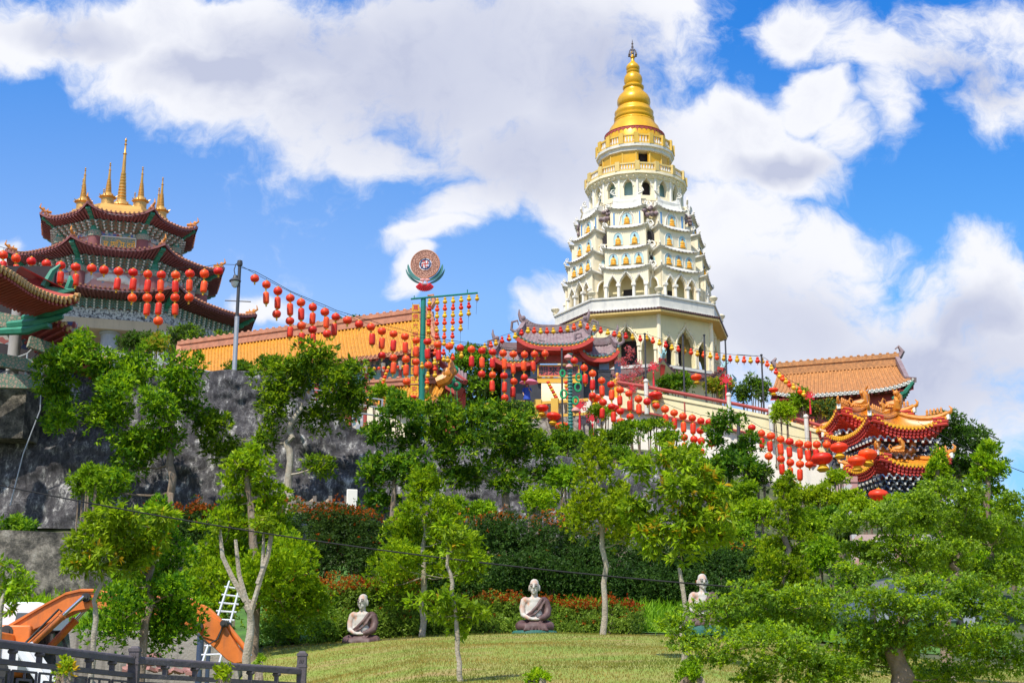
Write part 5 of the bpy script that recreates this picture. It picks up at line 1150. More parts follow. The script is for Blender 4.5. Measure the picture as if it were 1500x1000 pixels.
each('pillar', ['blackstone', 'bluegrey'], ent, [(784, .78, 600, 505, 555), (845, .82, 600, 500, 552), (885, .80, 600, 520, 545), (742, .7, 600, 525, 552), (905, .5, 600, 530, 560)], pil, 0)
for a_, b_ in ((746, 778), (850, 880)):
    mb = MB(); x0, x1 = at(a_, 560, YE+1.6).x, at(b_, 560, YE+1.6).x; mb.box(((x0+x1)/2, YE+1.6, zof(575, YE)), (x1-x0, .25, 4.6)); mb.build('grey_stone_panel', 'blackstone', ent)
mb = MB(); x0, x1 = at(785, 545, YE+1.1).x, at(880, 545, YE+1.1).x; mb.box(((x0+x1)/2, YE+1.2, zof(519, YE)), (x1-x0, .5, .5)); mb.build('lintel', 'redtrim', ent)
# name board
Yb = YE+.75; pa, pb = at(788, 537, Yb), at(848, 550, Yb); cx, cz = (pa.x+pb.x)/2, (pa.z+pb.z)/2; wB, hB = pb.x-pa.x, pa.z-pb.z
mb = MB(); mb.box((cx, Yb, cz), (wB, .12, hB+.14)); sb = mb.build('name_board', 'pinkred' if 'pinkred' in M else 'redtrim', ent)
M['boardred'] = mat('faded_red_board', (.48,.09,.09), .6, .1, 3); sb.data.materials[0] = M['boardred']
mb = MB()
for dz in (-1, 1): mb.box((cx, Yb-.07, cz+dz*(hB/2+.07)), (wB+.12, .1, .07))
for dx in (-1, 1): mb.box((cx+dx*wB/2, Yb-.07, cz), (.07, .1, hB+.2))
mb.build('board_frame', 'yellow2', sb)
for k, ch in enumerate('朝來福萬'):
    text_mesh(ch, .62, 'lettering', 'blackstone', sb, frame((cx+(k-1.5)*wB/4.1, Yb-.065, cz-.02), (1,0,0), (0,-1,0)), .01)
mb = MB(); mb.box((cx, Yb+.02, cz-hB/2-.32), (wB+.1, .14, .34)); mb.build('yellow_board', 'yellow2', ent)
# steps behind the gateway
mb = MB()
for k in range(22): mb.box((at(815, 560, YE).x+.2, YE+2.4+.35*k, zof(600, YE)+.19*k), (3.6, .36, .2+.19))
mb.build('steps', 'ivory', ent)
mb = MB(); xx = at(806, 560, YE+2).x
for sx in (-1.1, 1.4):
    mb.add([(xx+sx,YE+2.2,zof(600,YE)), (xx+sx,YE+7.3,zof(600,YE)+2.9), (xx+sx,YE+7.3,zof(600,YE)+3.8), (xx+sx,YE+2.2,zof(600,YE)+.9), (xx+sx+.2,YE+2.2,zof(600,YE)), (xx+sx+.2,YE+7.3,zof(600,YE)+2.9), (xx+sx+.2,YE+7.3,zof(600,YE)+3.8), (xx+sx+.2,YE+2.2,zof(600,YE)+.9)], [(0,1,2,3),(4,7,6,5),(3,2,6,7),(0,3,7,4)])
mb.build('step_side_walls', 'ivory', ent)

# ================================================================ balustrades and ramp walls
yb = thing('balustrade', 'yellow railed balustrade with white balusters below the entrance gateway', 'balustrade')
pm = MB(); bm = MB(); A = at(716, 618, 87); B = at(862, 608, 86); A.z -= .0
n_ = 6
for k in range(n_): a, b = A.lerp(B, k/n_), A.lerp(B, (k+1)/n_); baluster_run(pm, bm, a, b, 1.05, .26, .075, rail=.17)
pm.build('rails_and_posts', 'yellow', yb); bm.build('balusters', 'white', yb)
rw = MB(); rw.hexa([A-Vector((0,0,3.5)), B-Vector((0,0,3.5)), B+Vector((0,6,-3.5)), A+Vector((0,6,-3.5)), A+Vector((0,-.15,-.02)), B+Vector((0,-.15,-.02)), B+Vector((0,6,-.02)), A+Vector((0,6,-.02))]); o = rw.build('rubble_wall', 'rubble'); tag(o, 'pale rubble stone wall under the yellow balustrade', 'wall')
# white wall and cream ramp parapet with red rails running down to the right
rp = thing('ramp_parapet', 'cream parapet wall with red rails descending from the pagoda to the right gate', 'parapet')
tops = [(868,556,86),(905,560,85.5),(945,566,85),(1060,588,84),(1128,602,83.4),(1245,636,82.6)]
TP = [at(*t_) for t_ in tops]
mb = MB(); rl = MB(); wt = MB()
for a, b in zip(TP[1:], TP[2:]):
    for (z0, z1, m_, dy) in ((-1.55, -.28, mb, 0),):
        m_.hexa([a+Vector((0,0,z0)), b+Vector((0,0,z0)), b+Vector((0,.3,z0)), a+Vector((0,.3,z0)), a+Vector((0,0,z1)), b+Vector((0,0,z1)), b+Vector((0,.3,z1)), a+Vector((0,.3,z1))])
    rl.tube([a, b], .11, 8); rl.beam(a+Vector((0,-.05,-1.62)), b+Vector((0,-.05,-1.62)), .12, .10); mb.beam(a+Vector((0,.1,-.38)), b+Vector((0,.1,-.38)), .34, .2)
    n_ = max(1, int((b-a).length/1.9))
    for k in range(n_): p = a.lerp(b, k/n_); rl.box(p+Vector((0,-.03,-.95)), (.07,.06,1.3))
mb.build('cream_panel', 'cream', rp); rl.build('red_rails', 'redtrim', rp)
def pst(mb, q): p = at(*q); mb.tube([p-Vector((0,.2,1.75)), p+Vector((0,-.2,.15))], .13, 8); mb.ball(p+Vector((0,-.2,.28)), .16, 8, 6)
each('parapet_post', 'palegrey', rp, [(868,556,86),(946,566,85),(1067,586,84),(1128,604,83.4),(1180,618,83)], pst)
ww = MB(); Wt = [(850,600,87),(862,584,86.6),(868,575,86.2),(945,592,85.2),(1060,617,84.2),(1150,640,83.4),(1235,672,82.8)]
for (a_, b_) in zip(Wt, Wt[1:]):
    a, b = at(*a_), at(*b_); ww.hexa([a-Vector((0,0,4.5)), b-Vector((0,0,4.5)), b+Vector((0,.5,-4.5)), a+Vector((0,.5,-4.5)), a, b, b+Vector((0,.5,0)), a+Vector((0,.5,0))])
o = ww.build('white_wall', 'white'); tag(o, 'white painted ramp wall below the cream parapet with red rails', 'wall')
rr = MB(); Wt = [(905,655,82),(1000,672,81),(1120,700,80),(1190,735,79)]
for (a_, b_) in zip(Wt, Wt[1:]):
    a, b = at(*a_), at(*b_); rr.hexa([a-Vector((0,0,3.5)), b-Vector((0,0,3.5)), b+Vector((0,.8,-3.5)), a+Vector((0,.8,-3.5)), a, b, b+Vector((0,.8,0)), a+Vector((0,.8,0))])
o = rr.build('rubble_wall', 'rubble'); tag(o, 'grey stone terrace wall between the hedges under the white ramp wall', 'wall')
# ================================================================ lanterns, cords, poles
ORD = ['topmost','second','third','fourth','fifth','sixth','seventh','eighth','ninth','tenth']
NTH = ['first','second','third','fourth','fifth','sixth','seventh','eighth','ninth','tenth','eleventh','twelfth','thirteenth','fourteenth','fifteenth','sixteenth','seventeenth','eighteenth','nineteenth','twentieth','twenty-first','twenty-second','twenty-third','twenty-fourth','twenty-fifth','twenty-sixth','twenty-seventh','twenty-eighth','twenty-ninth','thirtieth','thirty-first','thirty-second','thirty-third','thirty-fourth','thirty-fifth','thirty-sixth','thirty-seventh','thirty-eighth','thirty-ninth','fortieth','forty-first','forty-second','forty-third','forty-fourth','forty-fifth','forty-sixth','forty-seventh','forty-eighth','forty-ninth','fiftieth']
def lobed(prof, n=24, lobes=12, d=.05):
    mb = MB(); V = []; F = []
    for i, (r, z) in enumerate(prof):
        for k in range(n): q = r*(1-d*(k % 2)); V.append((q*sin(2*pi*k/n), -q*cos(2*pi*k/n), z))
        if i: F += [((i-1)*n+k, (i-1)*n+(k+1)%n, i*n+(k+1)%n, i*n+k) for k in range(n)]
    mb.add(V, F); return mb
def lantern_proto(kind, name, mcol='lred'):
    if kind == 'R': pf = [(.06,-.20),(.14,-.185),(.205,-.13),(.24,-.05),(.245,.02),(.22,.10),(.16,.165),(.07,.195)]
    elif kind == 'T': pf = [(.08,-.32),(.14,-.30),(.165,-.24),(.17,-.1),(.17,.1),(.165,.24),(.14,.30),(.08,.32)]
    elif kind == 'G': pf = [(.03,-.19),(.11,-.15),(.15,-.08),(.145,-.01),(.10,.05),(.055,.075),(.085,.11),(.10,.15),(.08,.20),(.03,.225)]
    else: pf = [(.12,-.30),(.34,-.22),(.48,-.08),(.5,.03),(.42,.15),(.25,.22),(.10,.26)]
    t = lobed(pf, 24 if kind != 'G' else 16).build(name, mcol, None, smooth=60); z0, z1 = pf[0][1], pf[-1][1]
    if kind != 'G':
        mb = MB(); mb.lathe((0,0,z0-.03), [(pf[0][0]*1.15, 0), (pf[0][0]*1.15, .05)], 12); mb.build('collar', 'lyel', t); mb = MB(); mb.lathe((0,0,z1-.01), [(pf[-1][0]*1.1, 0), (pf[-1][0]*1.0, .04)], 12); mb.tube([(0,0,z1), (0,0,z1+.09)], .012, 4)
        mb.build('cap', 'lyel', t)
        mb = MB()
        if kind == 'L': mb.lathe((0,0,z0-.30), [(.2,0),(.3,.1),(.16,.3)], 12)
        else: mb.lathe((0,0,z0-.16), [(.045,0),(.05,.05),(.03,.13)], 8)
        mb.build('tassel', 'lyel', t)
    else:
        mb = MB(); mb.lathe((0,0,z1-.01), [(.035,0),(.03,.05)], 8); mb.tube([(0,0,z0-.1),(0,0,z0)], .018, 4); mb.build('cap', 'redtrim', t)
    return t
PROTO = {}
def lantern(kind, px, py, Y, label, group, red=True, scale=1.0, cat='lantern'):
    key = (kind, red); nm = {'R':'round_lantern','T':'cylinder_lantern','G':'gourd_lantern','L':'lotus_lantern'}[kind]
    if key not in PROTO: o = PROTO[key] = lantern_proto(kind, nm, 'lred' if red else 'lyel')
    else: o = copy_tree(PROTO[key])
    o.location = at(px, py, Y); o.rotation_euler = (rnd.uniform(-.05,.05), rnd.uniform(-.07,.07), rnd.uniform(0, 6)); o.scale = tuple((.93 if kind in 'RT' else 1)*scale*rnd.uniform(.95,1.05)*q for q in (rnd.uniform(.97,1.03), 1, rnd.uniform(.95,1.04)))
    tag(o, label, cat, group); return o
def conv(ox, oy, sc, cols): return [[(ox+x/sc, oy+y/sc, k) for (k, x, y) in c] for c in cols]
def C(*a):      # ('R', x, y) ...
    return list(a)
S1 = conv(0, 180, 2.6316, [
 [('R',12,509),('T',12,557),('R',10,606)], [('R',62,522),('T',61,572),('R',60,620),('T',57,668)], [('R',121,533),('T',119,579),('R',118,628),('T',116,675),('R',110,721)],
 [('R',179,543),('T',175,589),('R',168,636),('T',168,686)], [('R',234,549),('T',233,597),('R',231,641)], [('R',292,556),('T',292,606)], [('R',354,560)], [('R',401,567)],
 [('R',457,572),('T',452,621)], [('R',513,576),('T',513,622),('R',510,674)], [('R',570,583),('T',569,628),('R',568,674),('T',566,719)], [('R',622,585),('T',619,628),('R',617,672),('T',611,716),('R',610,763)],
 [('R',677,586),('T',676,631),('R',675,673),('T',675,719)], [('R',732,581),('T',730,626),('R',729,673)], [('R',788,581),('T',786,632)], [('R',842,571)]])
S2 = conv(350, 340, 3.75, [
 [('R',87,254)], [('R',151,288),('T',149,361)], [('R',214,323),('T',212,388),('R',207,449)], [('R',282,361),('T',281,424),('R',280,487),('T',281,549)], [('R',341,386),('T',342,450),('R',343,513),('T',344,586)],
 [('R',406,412),('T',404,475),('R',404,535),('T',407,590)], [('R',472,438),('T',480,497),('R',485,558)], [('R',532,465),('T',523,535)], [('R',596,484)], [('R',660,505)], [('R',725,521),('T',732,588)],
 [('R',785,543),('T',785,610),('R',785,676)], [('R',849,558),('T',848,623),('R',848,690),('T',848,746)], [('R',912,573),('T',914,634),('R',917,697),('T',918,757),('R',921,820)], [('R',974,594),('T',973,655),('R',972,712),('T',973,762)],
 [('R',1036,601),('T',1036,668),('R',1040,730)], [('R',1092,617),('T',1097,677)], [('R',1156,627)], [('R',1216,635)], [('R',1277,643),('T',1278,710)], [('R',1335,650),('T',1335,716),('R',1333,779)],
 [('R',1393,658),('T',1393,719),('R',1393,783),('T',1391,845)], [('R',1451,665),('T',1458,724),('R',1456,788),('T',1459,851),('R',1461,909)]])
S2 += conv(720, 440, 3.75, [[('R',120,295),('T',119,376),('R',122,444),('T',117,503)], [('R',181,297),('T',177,360),('R',180,423)], [('R',236,295),('T',229,362)], [('R',294,292)]])
S3 = conv(720, 440, 3.75, [[('R',455,331)], [('R',509,370),('T',515,432)], [('R',555,401),('T',555,463),('R',555,522)], [('R',605,440),('T',607,497),('R',613,559),('T',608,620)], [('R',656,461),('T',660,519),('R',661,582),('T',670,640)],
 [('R',706,491),('T',705,549),('R',708,608),('R',710,665)], [('R',755,511),('T',760,577),('R',762,638)], [('R',807,541),('T',810,597)], [('R',855,555)], [('R',905,578)], [('R',953,596),('T',958,655)],
 [('R',1003,617),('T',1005,676),('R',1005,736)], [('R',1052,636),('T',1055,696),('R',1058,751),('T',1060,810)], [('R',1103,645),('T',1107,703),('R',1112,762),('T',1118,818)], [('R',1150,661),('R',1148,714),('R',1153,771),('R',1149,829)], [('R',1196,668),('R',1208,784)]])
S3 += conv(1050, 500, 3.75, [[('R',192,473)], [('R',245,504),('T',248,558)], [('R',297,518),('T',292,576),('R',285,630)], [('R',351,537),('T',351,591),('R',353,645),('T',358,701)], [('R',400,549),('T',399,607),('R',404,664),('T',405,722),('R',411,776)],
 [('R',453,560),('T',457,615),('R',457,673),('T',457,732)], [('R',501,567),('T',501,625),('R',508,675)], [('R',549,565),('T',546,620)], [('R',605,566)]])
KN = {'R':'round','T':'cylindrical'}
def hang(S_, Yf, where, grp, top0, top1, wname, wlabel):
    cord = MB(); tops = []
    for ci, col in enumerate(S_):
        n_ = len(col); Y = Yf(col[0][0])
        for ri, (px, py, k) in enumerate(col):
            pos = 'alone' if n_ == 1 else ('topmost' if ri == 0 else 'lowest' if ri == n_-1 else f'{ORD[ri]} down')
            lantern(k, px, py, Y, f'red {KN[k]} lantern, {pos} in the {NTH[ci]} column {where}', grp)
        a, b = at(col[0][0], col[0][1], Y), at(col[-1][0], col[-1][1], Y); a.z += .35; tops.append(a)
        cord.tube([a, b], .008, 3)
    pts = [top0]+tops+[top1]
    cord.tube(pts, .014, 4); o = cord.build(wname, 'wire'); tag(o, wlabel, 'cable'); return o
LP_TOP = at(351, 388, 65.5)
hang(S1, lambda px: 66-3*(325-px)/325*1.0, 'left of the street lamp', 'red lanterns hanging left of the street lamp', at(-40, 350, 62.5), LP_TOP, 'lantern_cable', 'thin dark cord holding red lanterns left of the street lamp')
hang(S2, lambda px: lerp(66, 82, (px-370)/430), 'right of the street lamp', 'red lanterns between the street lamp and the gateway', LP_TOP-Vector((0,0,.1)), at(824, 512, 82.5), 'lantern_cable', 'dark cord holding red lanterns between the street lamp and the gateway')
hang(S3, lambda px: lerp(81, 77, (px-840)/370), 'towards the dragon gate', 'red lanterns between the gateway and the dragon gate', at(836, 510, 81), at(1222, 646, 76.8), 'lantern_cable', 'dark cord holding red lanterns sloping down towards the dragon gate')
# gourd lantern string across the pagoda
gpt = [(1350,630),(1384,620),(1412,609),(1446,594),(1484,583)]; G1 = [(350+x/3.75, 340+y/3.75) for x, y in gpt]
gx = [(26,235),(60,220),(96,208),(130,196),(165,178),(200,166),(234,166),(270,170),(305,168),(340,168),(380,163),(418,157),(453,146),(488,133),(527,145),(564,155),(600,166),(639,175),(675,185),(702,190),(738,196),(775,202),(817,210),(852,208),(887,221),(923,233),(957,244),(991,259),(1026,267),(1060,275),(1096,283),(1131,292),(1166,298),(1202,304),(1238,310),(1277,317),(1311,321),(1349,325),(1387,328),(1423,330),(1461,331)]
G1 += [(720+x/3.75, 440+y/3.75) for x, y in gx[1:]]+[(1050+x/3.75, 500+y/3.75) for x, y in [(73,95),(112,97),(150,102),(185,104),(224,104),(250,108),(277,124),(300,145),(325,166),(345,188),(362,203),(380,218),(398,235),(422,250),(455,270),(478,287)]]
G1 = [p for i, p in enumerate(G1) if not i or p[0]-G1[i-1][0] > 3]
gy = lambda px: lerp(83, 87.5, min(1, max(0, (px-700)/200))) if px < 960 else lerp(87.5, 84, (px-960)/220)
cd_ = MB(); tp_ = []
for i, (px, py) in enumerate(G1):
    red = i % 2 == 1; Y = gy(px)
    lantern('G', px, py, Y, f'{"red" if red else "yellow"} gourd lantern, {NTH[i]+" from the left" if i < 32 else NTH[len(G1)-1-i]+" from the right"} on the string crossing the pagoda', 'red and yellow gourd lanterns on the string crossing the pagoda', red, .98)
    a = at(px, py, Y); a.z += .3; tp_.append(a)
cd_.tube(tp_, .012, 4); o = cd_.build('festoon_cable', 'wire'); tag(o, 'thin cord carrying alternating red and yellow gourd lanterns across the pagoda', 'cable')
# second left end: gourd strings hanging from the emblem pole arm
YM = 79.5
cols = [(1047,386,580,7),(1090,382,612,7),(1132,378,610,7),(1177,375,608,7),(1221,371,527,5),(1264,364,444,3),(1308,362,362,1)]
em = thing('emblem_pole', 'green pole topped by a copper wheel emblem on a lotus with a long hanging arm', 'pole', at(618, 572, YM))
pb0 = Vector(em.location); hgt = zof(437, YM)-pb0.z
mb = MB(); mb.lathe((0,0,-3), [(.19,0),(.19,3),(.15,hgt+3)], 14); mb.build('pole', 'polegreen', em)
a0, a1 = at(602, 439, YM)-pb0, at(700, 430, YM)-pb0
mb = MB(); mb.tube([a0-Vector((0,.15,0)), a1-Vector((0,.15,0))], .055, 6); mb.tube([a0+Vector((.2,-.15,0)), a0+Vector((.2,-.15,.2))], .03, 5); mb.tube([a1+Vector((-.6,-.15,0)), a1+Vector((-.6,-.15,.2))], .03, 5); mb.build('hanging_arm', 'polegreen', em)
dc = at(623, 387, YM)-pb0; RD = .82*1.0
def disc(mb, c, r0, r1, th, n=48, mi=0):
    mb.M = Matrix.Translation(c) @ Matrix.Rotation(radians(-8), 4, 'Z'); V = []
    for k in range(n):
        a = 2*pi*k/n
        for r, y in ((r0,-th),(r1,-th),(r1,th),(r0,th)): V.append((r*cos(a), y, r*sin(a)))
    F = []
    for k in range(n):
        for j in range(4): F.append((k*4+j, k*4+(j+1)%4, ((k+1)%n)*4+(j+1)%4, ((k+1)%n)*4+j))
    mb.add(V, F, mi)
mb = MB(); disc(mb, dc, .40, .84, .05); wh = mb.build('copper_disc', 'wheelpat', em)
mb = MB(); disc(mb, dc, .815, .87, .07); disc(mb, dc, .385, .42, .07); mb.build('disc_rim', 'terra', wh)
mb = MB(); disc(mb, dc, .25, .32, .05)
for k in range(8): a = k*pi/4; mb.tube([(.15*cos(a), -.0, .15*sin(a)), (.42*cos(a), -.0, .42*sin(a))], .022, 5); mb.ball((.38*cos(a), 0, .38*sin(a)), .045, 6, 5)
M['navy'] = mat('navy_enamel', (.015,.03,.12), .4, .1, 3); mb.build('dharma_wheel', 'navy', em)
mb = MB(Matrix.Translation(dc) @ Matrix.Rotation(radians(-8), 4, 'Z'))
for k in range(4):      # centre emblem with four turned arms
    c_, s_ = cos(k*pi/2), sin(k*pi/2); R2_ = lambda x, z: (x*c_-z*s_, -.06, x*s_+z*c_)
    mb.beam(R2_(0,0), R2_(0,.17), .055, .07, up=Vector((0,1,0))); mb.beam(R2_(0,.165), R2_(-.16,.165), .055, .07, up=Vector((0,1,0)))
mb.build('centre_emblem', 'red', em)
def leafarc(mb, q):
    sg, r0, r1, a0_, a1_, y = q; n = 18; V = []
    for k in range(n+1):
        a = lerp(a0_, a1_, k/n); w = sin(pi*k/n)**.5; rm = (r0+r1)/2; h = (r1-r0)/2*w
        for r, yy in ((rm-h, y-.04), (rm+h, y-.04), (rm+h, y+.04), (rm-h, y+.04)): V.append((dc.x+sg*r*cos(a), dc.y+yy, dc.z+r*sin(a)))
    mb.add(V, [(k*4+j, k*4+(j+1)%4, k*4+4+(j+1)%4, k*4+4+j) for k in range(n) for j in range(4)])
M['leafgreen'] = mat('sea_green_enamel', (.05,.20,.18), .45, .12, 3)
each('lotus_leaf', 'leafgreen', em, [(sg, r0, r1, a0_, radians(-82), y) for sg in (-1, 1) for r0, r1, a0_, y in ((.90, 1.10, radians(0), 0), (1.10, 1.22, radians(-12), .1))], leafarc)
mb = MB()
for sg in (-1, 1): mb.ball((dc.x+sg*.14, dc.y-.08, dc.z-.98), (.15,.05,.10), 10, 6); mb.tube([(dc.x+sg*.1, dc.y-.08, dc.z-1.05), (dc.x+sg*.16, dc.y-.08, dc.z-1.25)], .04, 5)
M['rosepink'] = mat('rose_pink_paint', (.62,.28,.26), .6, .1, 4); mb.build('pink_bow', 'rosepink', em)
def petal(mb, k):
    a = lerp(radians(-160), radians(-20), k/10); a2 = lerp(radians(200), radians(340), k/10)
    cx_, cz_ = dc.x, dc.z-1.42; mb.tube([(cx_, dc.y-.12, cz_), (cx_+.3*cos(a2), dc.y-.2, cz_+.18+.20*sin(a2)), (cx_+.54*cos(a2), dc.y-.16, cz_+.1+.38*sin(a2))], [.06,.13,.05], 7)
each('lotus_petal', 'knot', em, range(11), petal)
mb = MB(); mb.ball((dc.x, dc.y-.05, dc.z-1.33), (.42,.25,.12), 14, 6); mb.build('lotus_seat', 'maroon', em)
# banner of yellow squares with red characters
chars = '萬佛光明普照慈悲平安'; 
ban = thing('banner', 'vertical banner of yellow squares with red characters beside the green emblem pole', 'banner', at(607, 448, YM-.25))
bz = Vector(ban.location); stp = (zof(452, YM)-zof(571, YM))/9.05; bx_ = at(609, 452, YM-.25).x-bz.x
for k, ch in enumerate(chars):
    z = -.12-stp*k; x_ = bx_+(at(607,560,YM).x-at(609,452,YM).x)*k/9; mb = MB(); mb.box((x_, 0, z), (.42, .04, .42)); pnl = mb.build('yellow_square', 'lyel', ban, 0)
    text_mesh(ch, .34, 'character', 'red', pnl, frame((x_, -.025, z-.01), (1,0,0), (0,-1,0)), .006)
mb = MB()
for sx in (-.19, .19): mb.tube([(bx_+sx, .03, .2), (bx_+sx-.05, .03, -stp*9.3)], .012, 4)
mb.build('cord', 'wire', ban)
cdm = MB()
for ci, (x, y0, y1, n_) in enumerate(cols):
    for k in range(n_):
        px = 350+(x-k*.8)/3.75; py = 340+(y0+(y1-y0)*k/max(1, n_-1))/3.75; red = k % 2 == 1
        lantern('G', px, py, YM-.15, f'{"red" if red else "yellow"} gourd lantern, {ORD[k]} in the {NTH[ci]} column under the arm of the emblem pole', 'gourd lanterns hanging from the arm of the emblem pole', red, .92)
    a, b = at(350+x/3.75, 433, YM-.15), at(350+(x-5)/3.75, 340+(y1+(90 if ci > 3 else 0))/3.75, YM-.15); cdm.tube([a, b], .008, 3)
o = cdm.build('hanging_wire', 'wire'); tag(o, 'thin vertical cords hanging from the arm of the emblem pole', 'cable')
# low gourd lanterns below the strings near the pole base
lowg = [(1038,785,0),(1033,850,0),(1076,715,0),(1077,748,1),(1077,782,0),(1125,697,0),(1147,700,0),(1175,687,1),(1222,675,0),(1124,660,1),(1006,733,0),(1034,820,1),(1078,660,1),(1042,540,0),(1042,500,1),(1043,462,0)]
for k, (x, y, red) in enumerate(lowg):
    lantern('G', 350+x/3.75, 340+y/3.75, YM-.5, f'{"red" if red else "yellow"} gourd lantern, {NTH[k]} of the loose cluster near the emblem pole base', 'loose gourd lanterns around the base of the emblem pole', bool(red), .9)
# fairy string along the hall eave
x0_, x1_ = 500, 600
for k in range(12):
    lantern('R', 520+k*7, 541-k*.4, 82.2, f'tiny lantern, {NTH[k]} from the left in the row under the orange hall eave', 'tiny lanterns under the orange hall eave', k % 3 != 1, .42)
for k in range(7):
    lantern('R', 567-1.6*k, 543+4.5*k, 80, f'small red or yellow lantern, {ORD[k]} on the slanting string left of the emblem pole', 'small lanterns on the slanting string left of the emblem pole', k % 2 == 0, .5)
# orange strings along the gateway steps
for k in range(9):
    lantern('R', 803+k*1.9, 560+k*3.6, 90.0, f'orange lantern, {ORD[k]} on the slanting string inside the gateway', 'lanterns slanting down inside the gateway', k % 2 == 0, .55)
for k in range(6):
    lantern('R', 829+k*.5, 560+k*5.5, 89.8, f'orange lantern, {ORD[k]} on the vertical string inside the gateway', 'lanterns hanging inside the gateway', k % 2 == 0, .6)
# lotus lanterns (large, with yellow base)
for px, py, Y, s_, lb in [(960,579,84.6,.8,'on the parapet right of the pink blossom tree'), (1020,552,85.5,.62,'standing by the pagoda shrubs'), (794,597,86.3,.72,'above the balustrade, upper left one'), (811,609,86,.80,'above the balustrade, lower one'), (824,624,85,.85,'beside the green banded pole, lowest'),
   (872,583,85.5,.7,'below the black pillar by the gateway'), (898,598,85,.8,'over the white wall'), (1229,655,75.6,.85,'hanging from the left eave of the dragon gate'), (1271,665,75,.9,'hanging under the main eave of the dragon gate'), (1255,674,74.6,.85,'in front of the stone pillar of the dragon gate'), (1287,724,73.6,.9,'low below the dragon gate'), (1204,671,76,1.0,'large one with yellow tassel left of the dragon gate'), (1133,571,84,.5,'on the planter before the right hall'), (1355,729,73,.5,'in the trees right of the dragon gate'), (605,582,79,.4,'at the foot of the emblem pole')]:
    lantern('L', px, py, Y, f'flat wide red lantern {lb}', 'wide red lotus lanterns', True, s_*1.15)
# knots with tassels
def knot_proto():
    t = thing('knot_ornament', '', 'ornament'); mb = MB()
    for a in (45, 135): pass
    mb.M = Matrix.Rotation(radians(45), 4, 'Y'); mb.box((0,0,0), (.42,.10,.42)); mb.M = None
    for k in range(6):
        a = [20, 65, 115, 160, 215, 325][k]; c_, s_ = cos(radians(a)), sin(radians(a)); mb.tube([(.24*c_,0,.24*s_), (.42*c_-.1*s_,0,.42*s_+.1*c_), (.52*c_,0,.52*s_), (.42*c_+.1*s_,0,.42*s_-.1*c_), (.24*c_,0,.24*s_)], .045, 5)
    mb.tube([(0,0,.28),(-.05,0,.55),(.03,0,.75)], .02, 4); mb.build('woven_knot', 'knot', t)
    mb = MB(); mb.lathe((0,0,-1.75), [(.10,0),(.09,.6),(.06,1.15),(.09,1.2),(.09,1.3),(.03,1.4)], 10); mb.build('tassel', 'knot', t); return t
kp = None
for px, py, Y, lb, s_ in [(957,538,86,'on the mast left of the parapet',.72), (1063,557,84.5,'on the post right of the golden bush',.78), (849,594,85.4,'over the balustrade beside the gateway',.85), (868,612,84.8,'hanging below the white wall corner',.85), (1063.5,557,84,'',0), (1186,580,83,'beside the dragon gate ridge',.62), (925,570,85,'beside the pink blossom tree',.6)]:
    if not s_: continue
    t = knot_proto() if kp is None else copy_tree(kp)
    if kp is None: kp = t
    t.location = at(px, py, Y); t.scale = (s_,)*3; tag(t, f'crimson endless knot ornament with tassel {lb}', 'ornament', 'crimson knot ornaments with tassels')
# poles along the ramp
def polething(px, pyb, pyt, Y, r, label, name='pole', m_='blackmetal', cat='pole', group=None):
    b = at(px, pyb, Y); t = thing(name, label, cat, b, group=group); h = zof(pyt, Y)-b.z
    mb = MB(); mb.lathe((0,0,-1.5), [(r,0),(r,1.5),(r*.85,h+1.5)], 8); mb.build('shaft', m_, t); mb = MB(); mb.lathe((0,0,h), [(r,0),(r*1.4,.03),(r*1.4,.08),(0,.12)], 8); mb.build('cap', m_, t); return t, h
for px, pyb, pyt, Y, lb in [(947,590,490,85.8,'just left of the parapet post'), (1003,586,492,86.5,'second one before the pagoda base'), (1035,590,492,86,'third one before the golden bush'), (1066,590,499,85.5,'fourth one at the pagoda right edge'), (1119,600,521,84.8,'rightmost one beyond the flowering bush'), (824,630,512,83,'beside the green banded pole'), (890,570,566,86,'')]:
    if lb: polething(px, pyb, pyt, Y, .06, f'thin dark steel mast, {lb}', 'mast', group='thin dark masts carrying the gourd string')
polething(1082, 632, 609, 83, .11, 'short dark bollard lamp on the white ramp wall', 'bollard_lamp')
# green banded pole with leaf garlands
gpo, h = polething(836, 632, 520, 82.5, .13, 'green banded pole wrapped with green coils and pink lotus buds', 'garland_pole', 'polegreen')
mb = MB()
for k in range(26): mb.lathe((0,0,-.6+k*.2), [(.15,0),(.17,.05),(.15,.1)], 8)
mb.build('bands', 'leafgreen', gpo)
M['gbright'] = mat('bright_green_plastic', (.01,.33,.12), .4, .1, 3)
def ring_(mb, q): x, z, r = q; mb.tube([(x+r*cos(a), -.15, z+r*1.35*sin(a)) for a in [2*pi*k/14 for k in range(15)]], .06, 6)
each('green_coil', 'gbright', gpo, [(-.45,h-1.15,.14),(.5,h-1.4,.16),(.45,h-2.0,.18),(-.4,h-2.4,.18),(.3,h-2.8,.16)], ring_)
def bud_(mb, q): x, z, r = q; mb.lathe((x,-.1,z), [(r*.2,-r*.6),(r,-.1*r),(r*.9,r*.4),(0,r)], 10, 0)
each('lotus_bud', ['rosepink'], gpo, [(-.1,h-.2,.26),(-.05,h-.75,.22),(.3,h-3.4,.26)], bud_)
